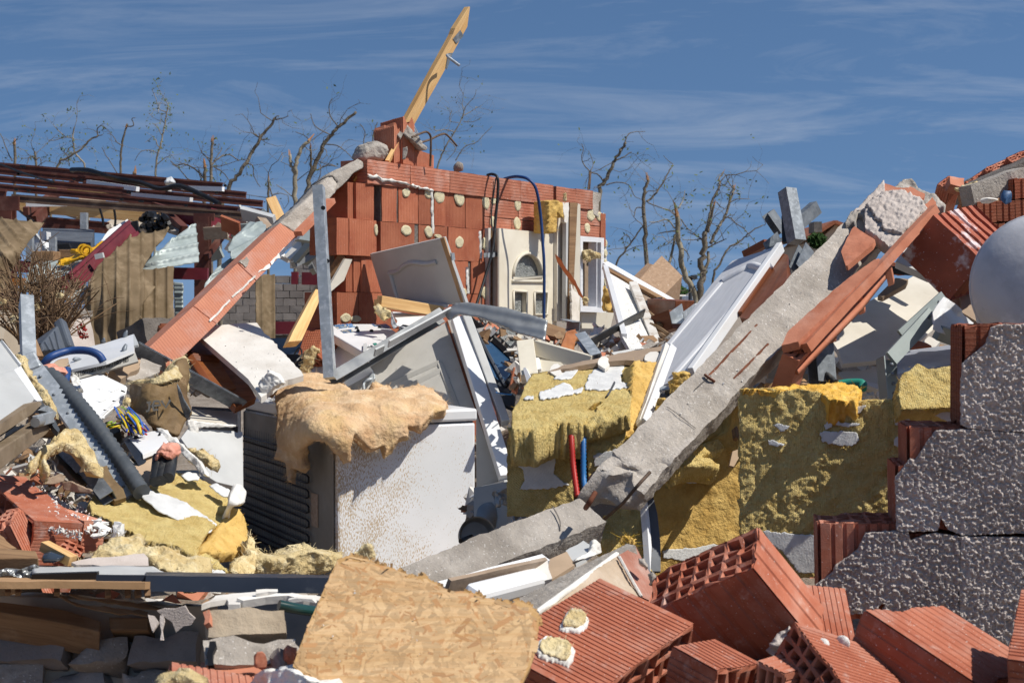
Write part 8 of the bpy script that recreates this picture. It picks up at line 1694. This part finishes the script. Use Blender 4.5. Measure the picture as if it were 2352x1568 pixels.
# ================================================================== background right
hs_ = thing('far_house','distant house with tiled roof and chimney between studs and beam','house',at('A4',460,800,45))
board('wall','A4',[(400,790,45),(528,665,45),(640,690,45),(640,1600,45),(400,1600,45)],6,render_w,parent=hs_)
board('roof','A4',[(340,748,44.6),(515,630,44.6),(540,630,44.6),(645,668,44.6),(645,690,44.6),(528,655,44.6),(360,765,44.6)],7,rooft,parent=hs_)
board('chimney','A4',[(362,640,44.4),(422,640,44.4),(425,720,44.4),(360,725,44.4)],.8,concrete_dark,parent=hs_)
def leafcloud(k,cx,cy,rx_,ry_,d,n,s_,mat,seed=0,rd=None):
    r_ = random.Random(seed); v = []; f = []; o0 = at(k,cx,cy,d); sc_ = CR[k][2]*d/F
    for i in range(n):
        while True:
            a,b,c = r_.uniform(-1,1),r_.uniform(-1,1),r_.uniform(-1,1)
            if a*a+b*b+c*c < 1: break
        q = .75+.35*math.sin(a*7+seed)*math.cos(b*6+c*5)
        p = Vector((a*rx_*sc_*q,c*(rd or rx_)*sc_*q,b*ry_*sc_*q)); t = len(v)
        u = Vector((r_.gauss(0,1),r_.gauss(0,1),r_.gauss(0,1))).normalized()*s_; w_ = u.orthogonal().normalized()*s_*.6
        v += [p-u,p+w_,p+u,p-w_]; f.append((t,t+1,t+2,t+3))
    return mesh('leaves',v,f),o0
ft = thing('green_tree','distant dark green tree above the pale far wall','tree',at('A3',1270,1210,70))
me,o0 = leafcloud('A3',1270,1200,95,60,70,2600,.22,leafg,2); link('crown',me,leafg,Matrix.Translation(o0),ft)
tube('trunk',[at('A3',1270,1540,70),at('A3',1270,1200,70)],.2,bark,parent=ft,n=6)
fs = thing('green_shrub','green shrub growing below the far house','shrub',at('A4',390,830,30)); me,o0 = leafcloud('A4',390,790,60,50,30,1200,.1,leafg,4); link('foliage',me,leafg,Matrix.Translation(o0),fs)
board('far_wall','A3',[(1190,1215,40),(1375,1215,41),(1375,1640,41),(1180,1640,40)],.3,cblock,'distant pale wall with coping under the green tree','wall')
board('far_coping','A3',[(1185,1212,39.8),(1380,1212,40.8),(1380,1224,40.8),(1185,1224,39.8)],.5,plaster,'white coping strip along the distant pale wall','coping')
board('far_post','A3',[(1375,1205,39),(1392,1205,39),(1392,1640,39),(1375,1640,39)],.3,plaster,'pale gate post at the end of the distant wall','post')
vn_ = thing('far_van','white van roof showing far away between the tree trunks','van',at('A3',1420,1320,36)); board('body','A3',[(1392,1225,36),(1400,1218,36),(1430,1222,36),(1440,1245,36),(1440,1560,36),(1392,1560,36)],1.6,white,parent=vn_,bev=.08); board('windscreen','A3',[(1396,1250,35.9),(1434,1250,35.9),(1436,1285,35.9),(1394,1285,35.9)],.05,glass,parent=vn_)
lp_ = thing('street_lamp','tiny dark street lamp arm beside the forked tree','street lamp',at('A3',1400,1400,36)); tube('pole',[at('A3',1398,1720,36),at('A3',1398,1120,36),at('A3',1400,1085,36),at('A3',1412,1078,36)],.05,slate,parent=lp_,n=6); bar('head',('A3',1405,1078,36),('A3',1448,1073,36),.3,.12,slate,parent=lp_,bev=.02)
for i,(pts,m_,l_) in enumerate((([(1370,1300,12),(1480,1270,12),(1440,1310,11.8)],white,'white cloth scrap behind the moulded door edge'),)): surf('cloth','A3',pts,.02,m_,l_,'cloth',res=2,ctrl=[(1400,1300,12)],amp=.05,ns=4)
# ================================================================== battered trees
def tree(label,d,limbs,k,twigs=60,leaves=200,mat=bark,seed=1,tl=.5,lsz=.05,group='storm stripped trees'):
    thick = 1.05 if k == 'T3' else 1.1
    r_ = random.Random(seed); root = None; v = []; f = []; tips = []; stubs = []
    sc_ = CR[k][2]*d/F
    for li,lm in enumerate(limbs):
        r0,r1 = lm[0]*sc_*thick,lm[1]*sc_*thick; pts = lm[2]; pj = r_.uniform(-.6,.6)*(0 if li == 0 else 1)
        W = [at(k,x,y,d+pj*i/len(pts)) for i,(x,y) in enumerate(pts)]
        if li == 0:
            root = Vector((W[0].x,W[0].y,0)); W = [root.copy()]+W if W[0].z > .3 else W
        Q = cat_rom(W,5)
        Q = [q+Vector((r_.gauss(0,r0*.25),r_.gauss(0,r0*.25),r_.gauss(0,r0*.2))) if 0 < i < len(Q)-1 else q for i,q in enumerate(Q)]
        tube_geo([q-root for q in Q],lambda t,a=r0,b=r1: a+(b-a)*t**.9,7,None,v,f)
        L = len(Q)
        nt_ = max(2,int(twigs*len(pts)/sum(len(l[2]) for l in limbs)))
        for j in range(int(nt_*(.11 if k == 'T3' else .2))+1):
            t = r_.uniform(.25 if li else .45,1); q = Q[min(L-1,int(t*(L-1)))]; tips.append(q)
            dr_ = Vector((r_.gauss(0,1),r_.gauss(0,.6),r_.gauss(.25,.7))).normalized(); p = q.copy(); path = [p]; ln_ = tl*r_.uniform(.4,1.6); rr = min(r0*.45,.02)*r_.uniform(.5,1)
            for s_ in range(5):
                dr_ = (dr_+Vector((r_.gauss(0,.45),r_.gauss(0,.3),r_.gauss(.02,.45)))).normalized(); p = p+dr_*ln_/5*1.6; path.append(p)
                if r_.random() < .55:
                    d2 = (dr_+Vector((r_.gauss(0,.9),r_.gauss(0,.6),r_.gauss(0,.8)))).normalized()
                    e = p+d2*ln_*.35; tube_geo([p-root,p+d2*ln_*.18-root,e-root],lambda t,rr=rr: rr*.45*(1-.6*t),3,None,v,f,cap=False); tips.append(e)
                    e2 = e+(d2+Vector((r_.gauss(0,.8),0,r_.gauss(0,.8)))).normalized()*ln_*.2; tube_geo([e-root,e2-root],lambda t,rr=rr: rr*.3,3,None,v,f,cap=False); tips.append(e2)
            tube_geo([q_-root for q_ in path],lambda t,rr=rr: rr*(1-.65*t),4,None,v,f,cap=False); tips.append(path[-1])
        if len(lm) > 3:
            e = Q[-1]; stubs.append((e,r1,(Q[-1]-Q[-3]).normalized()))
    T = thing('bare_tree',label,'tree',root,group)
    link('trunk',mesh('trunk',v,f,True),mat,Matrix.Translation(root),T)
    for e,r1,dr_ in stubs:
        v2 = []; f2 = []
        for q in range(5): 
            o_ = Vector((r_.gauss(0,.5),r_.gauss(0,.5),0))*r1; b = len(v2); tube_geo([e-root+o_-dr_*r1,e-root+o_+dr_*r1*r_.uniform(1.5,5)],lambda t,r1=r1: r1*.55*(1-.85*t)+.002,4,None,v2,f2)
        link('torn_stub',mesh('torn_stub',v2,f2),rawwood,Matrix.Translation(root),T)
    lv = []; lf = []
    for i in range(int(leaves*.22)):
        p = r_.choice(tips)-root+Vector((r_.gauss(0,.08),r_.gauss(0,.08),r_.gauss(0,.08))); u = Vector((r_.gauss(0,1),r_.gauss(0,1),r_.gauss(0,1))).normalized()*lsz*r_.uniform(.6,1.4); w_ = u.orthogonal().normalized()*lsz*.55; b = len(lv)
        lv += [p-u,p+w_,p+u,p-w_]; lf.append((b,b+1,b+2,b+3))
    if leaves: link('crown',mesh('crown',lv,lf),leafm,Matrix.Translation(root),T)
    return T
# left group (measured in crop T1)
tree('snapped grey trunk with a thin limb at the far left',42,[(10,8,[(98,1000),(97,680),(97,545)],1),(4,2,[(80,660),(50,600),(20,520),(0,480)])],'T1',14,10,seed=2)
tree('small twisted tree with leaf scraps just right of the snapped grey trunk',46,[(9,6,[(235,1000),(235,700),(232,640),(225,600)]),(3,2,[(232,660),(200,630),(175,680)]),(3,2,[(240,650),(262,640),(270,690)])],'T1',50,160,seed=3,tl=.5)
tree('leaning dark limb sweeping up right with a few leaves',44,[(9,5,[(330,1000),(375,700),(430,645),(520,590),(590,520),(640,495)]),(4,2,[(640,495),(635,450),(665,430),(695,450)]),(3,2,[(640,495),(672,490)])],'T1',26,70,seed=4,tl=.35)
tree('pale thin tree carrying leafy sprays behind the purlins',48,[(6,4,[(580,1000),(555,720),(545,670),(495,615),(480,560),(475,500),(485,440)]),(3,2,[(480,510),(420,505),(360,525),(320,525)]),(3,2,[(480,560),(450,580),(435,610)]),(3,1.5,[(430,505),(380,460),(345,420)])],'T1',90,520,mat=barkp,seed=5,tl=.55)
tree('dark snapped trunk with a crooked tip and a thin side branch',42,[(9,5,[(790,1000),(788,730),(790,600),(805,500),(828,435)],1),(4,2,[(828,435),(872,428),(862,385),(885,378)]),(3,2,[(775,755),(730,680),(690,620),(668,570)])],'T1',16,12,seed=6,tl=.3)
tree('slender tall pale tree with a small leafy top',48,[(8,3,[(1010,1000),(1018,740),(1030,620),(1055,540),(1075,420),(1090,345),(1098,290)]),(3,1.5,[(1030,610),(980,590),(920,600),(880,660)]),(3,1.5,[(1090,340),(1040,320),(1015,240),(990,190)]),(3,1.5,[(1060,500),(1030,440),(1000,415)]),(3,1.5,[(1030,680),(1080,640),(1125,620)]),(2,1,[(1098,290),(1060,230),(1030,170)])],'T1',110,620,mat=barkp,seed=7,tl=.5)
tree('short broken stump just above the purlins',40,[(13,11,[(880,1000),(880,800),(880,730)],1)],'T1',3,0,seed=8)
tree('bushy broken tree with splintered top left of the long leaning limb',42,[(11,8,[(1378,1050),(1380,800),(1378,640),(1388,530)],1),(5,3,[(1380,690),(1430,640),(1500,620),(1560,660)]),(4,2,[(1400,700),(1460,740),(1500,790)]),(4,2,[(1378,650),(1330,620),(1310,590)]),(3,2,[(1395,660),(1440,600),(1450,570)])],'T1',90,160,seed=9,tl=.6)
tree('torn stump with arched bare branches reaching left',43,[(12,10,[(1338,1050),(1338,800),(1340,690)],1),(5,3,[(1330,770),(1270,710),(1200,680),(1150,690),(1115,660)]),(4,2,[(1300,810),(1220,770),(1170,710),(1120,680)])],'T1',50,50,seed=10,tl=.5)
tree('long dark limb leaning steeply to the right, bare at its crown',41,[(15,7,[(1440,1050),(1490,850),(1560,740),(1640,620),(1700,510),(1760,440),(1800,380)]),(5,2,[(1700,520),(1692,475)]),(5,2,[(1710,520),(1760,520)]),(4,2,[(1800,390),(1850,380),(1885,365)]),(4,2,[(1790,400),(1800,370),(1825,365)]),(4,2,[(1600,680),(1650,690),(1660,760),(1700,830)])],'T1',60,60,seed=11,tl=.45)
tree('broken pale post like trunk beside the tie beam',36,[(9,6,[(1752,1050),(1752,900),(1755,775)],1),(5,3,[(1760,830),(1785,900)])],'T1',20,40,seed=12)
tree('forked pale trunk with stubby left fork',40,[(17,10,[(1930,1100),(1930,800),(1935,690),(1960,600),(2020,520)],1),(11,8,[(1930,750),(1905,690),(1895,620)],1),(3,2,[(1905,890),(1860,850),(1805,815)])],'T1',20,20,mat=barkp,seed=13)
tree('dark many limbed tree with long curved top left of the plank',41,[(17,8,[(1985,1100),(2010,830),(2060,690),(2110,570),(2180,470),(2240,410),(2325,340)]),(9,6,[(2035,740),(2030,640),(2028,565)],1),(4,2,[(2160,490),(2100,460),(2050,420),(2030,350)]),(4,2,[(2205,430),(2160,370),(2150,300),(2170,250)]),(5,3,[(2070,720),(2140,690),(2200,695)]),(4,2,[(2120,550),(2200,560),(2260,600),(2300,640)]),(3,2,[(1940,790),(2000,740),(2040,720)]),(3,2,[(2020,520),(1980,490),(1930,470)])],'T1',110,60,seed=14,tl=.5)
tree('thin twig crowned tree behind the plank base',44,[(5,3,[(380,1600),(380,1250),(395,1160),(350,1080)]),(6,4,[(455,1600),(455,1250),(470,1150),(500,1065)])],'T2',30,30,seed=15,tl=.4)
tree('bare fanning tree right of the plank, above the wall',46,[(9,3,[(1010,1700),(1030,1440),(1090,1290),(1170,1150),(1230,1050),(1260,950)]),(4,2,[(1130,1230),(1180,1300),(1100,1400)]),(4,2,[(1180,1400),(1260,1280),(1360,1240),(1430,1170),(1500,1100)]),(4,1.5,[(1240,1030),(1270,930),(1340,850),(1360,780)]),(4,1.5,[(1240,1010),(1320,970),(1370,930)]),(3,1.5,[(1210,1070),(1130,1050),(1150,950)]),(4,2,[(1170,1150),(1090,1130),(1010,1140),(990,1100)]),(3,1.5,[(1250,1060),(1340,1060),(1410,1020)])],'T2',160,200,mat=barkp,seed=16,tl=.6)
# right group (crop T3)
tree('leaning twisted bare tree close behind the right wall corner',36,[(24,8,[(310,1700),(300,900),(310,560),(370,450),(420,340),(470,260),(520,180)]),(6,2,[(340,480),(300,430),(230,400),(170,310),(185,220),(165,185)]),(6,3,[(430,320),(500,290),(560,250)]),(5,2,[(500,210),(530,120),(580,95),(670,90)]),(5,2,[(360,510),(450,490),(540,510),(580,590),(640,625)]),(3,2,[(240,400),(260,340),(225,240)])],'T3',130,120,seed=17,tl=.5)
tree('straight bare trunk with one long limb rising right',37,[(21,11,[(680,1700),(680,1120),(665,850),(655,650),(670,540),(688,460)],1),(9,4,[(680,640),(730,600),(790,520),(840,430),(885,345)]),(3,1.5,[(885,345),(850,320),(810,280)]),(5,3,[(650,690),(600,690),(580,760)]),(5,2,[(690,650),(770,680),(850,710),(900,750)])],'T3',60,90,seed=18,tl=.5)
tree('thin leaning trunk crossing low beside the straight bare trunk',37,[(9,5,[(340,1700),(430,1165),(500,1040),(560,960),(620,870),(650,830)]),(4,2,[(560,960),(520,900),(460,950)])],'T3',60,120,seed=19,tl=.5)
tree('big forked tree with a splintered head and spreading limbs',34,[(26,18,[(1080,1800),(1060,1380),(990,1240),(945,1060),(925,880),(915,740)],1),(12,8,[(850,1150),(880,1020),(905,900)]),(7,4,[(920,720),(900,660),(890,640)],1),(6,2,[(930,690),(960,640),(980,550)]),(6,3,[(900,850),(840,780),(760,800),(700,800)]),(6,3,[(900,870),(820,880),(770,890)]),(5,2,[(950,780),(1000,850),(1080,910)]),(5,2,[(960,1000),(1010,1060),(1000,1110)]),(5,3,[(905,750),(870,710),(800,690)])],'T3',170,260,mat=barkp,seed=20,tl=.55)
tree('tallest dark tree of the right hand pair, with three broken leaders',34,[(32,20,[(1070,1800),(1090,1380),(1110,1180),(1120,1000),(1140,880)]),(13,6,[(1140,900),(1170,760),(1190,650),(1250,510),(1245,470),(1280,410)],1),(12,8,[(1160,880),(1180,780),(1210,660)],1),(13,8,[(1180,970),(1230,860),(1290,760),(1330,640),(1365,530)],1),(5,2,[(1330,650),(1390,620),(1490,620)]),(5,2,[(1280,780),(1330,750),(1370,745)]),(7,3,[(1160,1000),(1240,960),(1305,935)]),(4,2,[(1255,515),(1300,500),(1330,450)]),(7,3,[(1130,950),(1060,900),(1000,880)]),(5,2,[(1110,930),(1040,940),(960,940)]),(13,11,[(1110,1260),(1150,1130),(1165,1030)])],'T3',230,360,seed=21,tl=.55)
tree('lone arched limb reaching right towards the metal studs',35,[(12,4,[(1180,1700),(1200,1250),(1250,1130),(1320,1010),(1410,950),(1490,880),(1590,825)]),(3,2,[(1590,825),(1610,820),(1608,790)]),(3,2,[(1460,920),(1490,905)])],'T3',30,60,seed=22,tl=.4)
# ================================================================== rubble filling the heap
rz = random.Random(21)
def rubble(name,label,cat,n,xr,yr,dfun,mat,s=(.02,.1),kind='mix'):
    """unsorted small wreckage between the big pieces: one mass"""
    v = []; f = []; c0 = None
    for i in range(n):
        x = rz.uniform(*xr); y = rz.uniform(*yr); p = at0(x,y,dfun(x,y)+rz.uniform(-.08,.08))
        if c0 is None: c0 = p
        L = s[0]*(s[1]/s[0])**rz.random(); a = Vector((rz.gauss(0,1),rz.gauss(0,1),rz.gauss(0,.6))).normalized(); b = a.orthogonal().normalized(); c = a.cross(b)
        a,b,c = a*L,b*L*rz.uniform(.15,.6),c*L*(rz.uniform(.03,.12) if rz.random() < .6 else rz.uniform(.3,.7)); q = len(v)
        for sx,sy,sz in ((-1,-1,-1),(1,-1,-1),(1,1,-1),(-1,1,-1),(-1,-1,1),(1,-1,1),(1,1,1),(-1,1,1)):
            v.append(p-c0+a*sx*rz.uniform(.5,1)+b*sy*rz.uniform(.5,1)+c*sz)
        f += [(q,q+3,q+2,q+1),(q+4,q+5,q+6,q+7),(q,q+1,q+5,q+4),(q+1,q+2,q+6,q+5),(q+2,q+3,q+7,q+6),(q+3,q,q+4,q+7)]
    return tag(link(name,mesh(name,v,f),mat,Matrix.Translation(c0)),label,cat,None,'stuff')
for m_,n_,w_ in ((plaster,160,'white plaster'),(oldwood,120,'brown wood'),(concrete,120,'grey mortar'),(clay_flat,60,'brick'),(greywhite,60,'grey plastic')):
    rubble('rubble',w_+' fragments in the heap below the window','rubble',n_,(1180,1560),(775,900),lambda x,y: 7.85-(y-770)*.006,m_,(.012,.08))
    rubble('rubble',w_+' fragments around the brown door and printed cover','rubble',n_,(60,640),(830,900),lambda x,y: 7.6-(y-830)*.006,m_,(.012,.06))
    rubble('rubble',w_+' fragments at the foot of the brick wall','rubble',n_//2,(920,1180),(730,830),lambda x,y: 8.25-(y-700)*.002,m_,(.015,.09))
    rubble('rubble',w_+' fragments in the hollow among the wires','rubble',n_//4,(230,340),(1000,1090),lambda x,y: 5.7-(y-1000)*.003,m_,(.01,.05))
    rubble('rubble',w_+' fragments in the hollow under the clay lintel','rubble',n_//2,(1700,2230),(800,930),lambda x,y: 5.9-(y-800)*.004,m_,(.015,.09))
    rubble('rubble',w_+' fragments between freezer and wool board','rubble',n_//2,(1080,1230),(1130,1320),lambda x,y: 5.6-(y-1130)*.003,m_,(.012,.06))
    rubble('rubble',w_+' fragments at far left below the garage door','rubble',n_//2,(0,260),(1040,1200),lambda x,y: 5.2-(y-1040)*.002,m_,(.01,.05))
rubble('rubble','brick fragments between the foreground bricks','rubble',140,(1620,1900),(1420,1568),lambda x,y: 3.85-(y-1300)*.0026,clay_flat,(.006,.03))
rubble('rubble','grey mortar fragments between the foreground bricks','rubble',140,(1620,1900),(1420,1568),lambda x,y: 3.85-(y-1300)*.0026,concrete,(.006,.03))

crumbs('plaster_crumbs','white plaster dust crumbs on the grooved brick in front','C3',[(690,770),(1400,1110),(900,1560),(150,1440)],3,70,.0008,.004,chalk,g=g1,seed=31,off=.004)
crumbs('plaster_crumbs','white plaster crumbs strewn over the concrete beam','O',[(1430,1080),(1900,560),(1960,600),(1520,1080)],4.5,90,.001,.007,chalk,g=gcb,seed=32,off=.004)
crumbs('plaster_crumbs','white plaster crumbs on the torn white sheet and brown door','O',[(460,760),(590,745),(690,850),(600,905)],7,60,.002,.009,chalk,g=o_depth['white_board'],seed=33,off=.006)
crumbs('plaster_crumbs','grey dust crumbs on the leaning door behind the freezer','B2',[(700,580),(1500,90),(1700,700),(1000,690)],7,60,.0015,.006,concrete,g=gdr,seed=34,off=.004)
crumbs('plaster_crumbs','tiny crumbs scattered over the strand board sheet','C2',[(650,650),(1400,850),(2150,1050),(2000,1560),(400,1400)],2.6,60,.0006,.003,chalk,g=og,seed=35,off=.006)

# loose wreckage lying on the mound itself
for m_,n_,w_ in ((plaster,700,'white plaster'),(concrete,900,'grey mortar'),(clay_flat,600,'brick'),(oldwood,450,'brown wood')):
    pts_ = [(rz.uniform(-3.2,3.2),rz.uniform(3.3,11)) for _ in range(n_)]; zz_ = mound(np.array([p[0] for p in pts_]),np.array([p[1] for p in pts_]))
    v = []; f = []; c0 = Vector((0,6,0))
    for (x,y),z in zip(pts_,zz_):
        L = .02*(6)**rz.random(); a = Vector((rz.gauss(0,1),rz.gauss(0,1),rz.gauss(0,.35))).normalized(); b = a.orthogonal().normalized(); c = a.cross(b); a,b,c = a*L,b*L*rz.uniform(.2,.7),c*L*rz.uniform(.1,.6); q = len(v); p = Vector((x,y,z+L*.15))-c0
        for sx,sy,sz in ((-1,-1,-1),(1,-1,-1),(1,1,-1),(-1,1,-1),(-1,-1,1),(1,-1,1),(1,1,1),(-1,1,1)): v.append(p+a*sx*rz.uniform(.5,1)+b*sy*rz.uniform(.5,1)+c*sz)
        f += [(q,q+3,q+2,q+1),(q+4,q+5,q+6,q+7),(q,q+1,q+5,q+4),(q+1,q+2,q+6,q+5),(q+2,q+3,q+7,q+6),(q+3,q,q+4,q+7)]
    tag(link('rubble',mesh('rubble',v,f),m_,Matrix.Translation(c0)),w_+' fragments strewn over the ground of the whole site','rubble',None,'stuff')
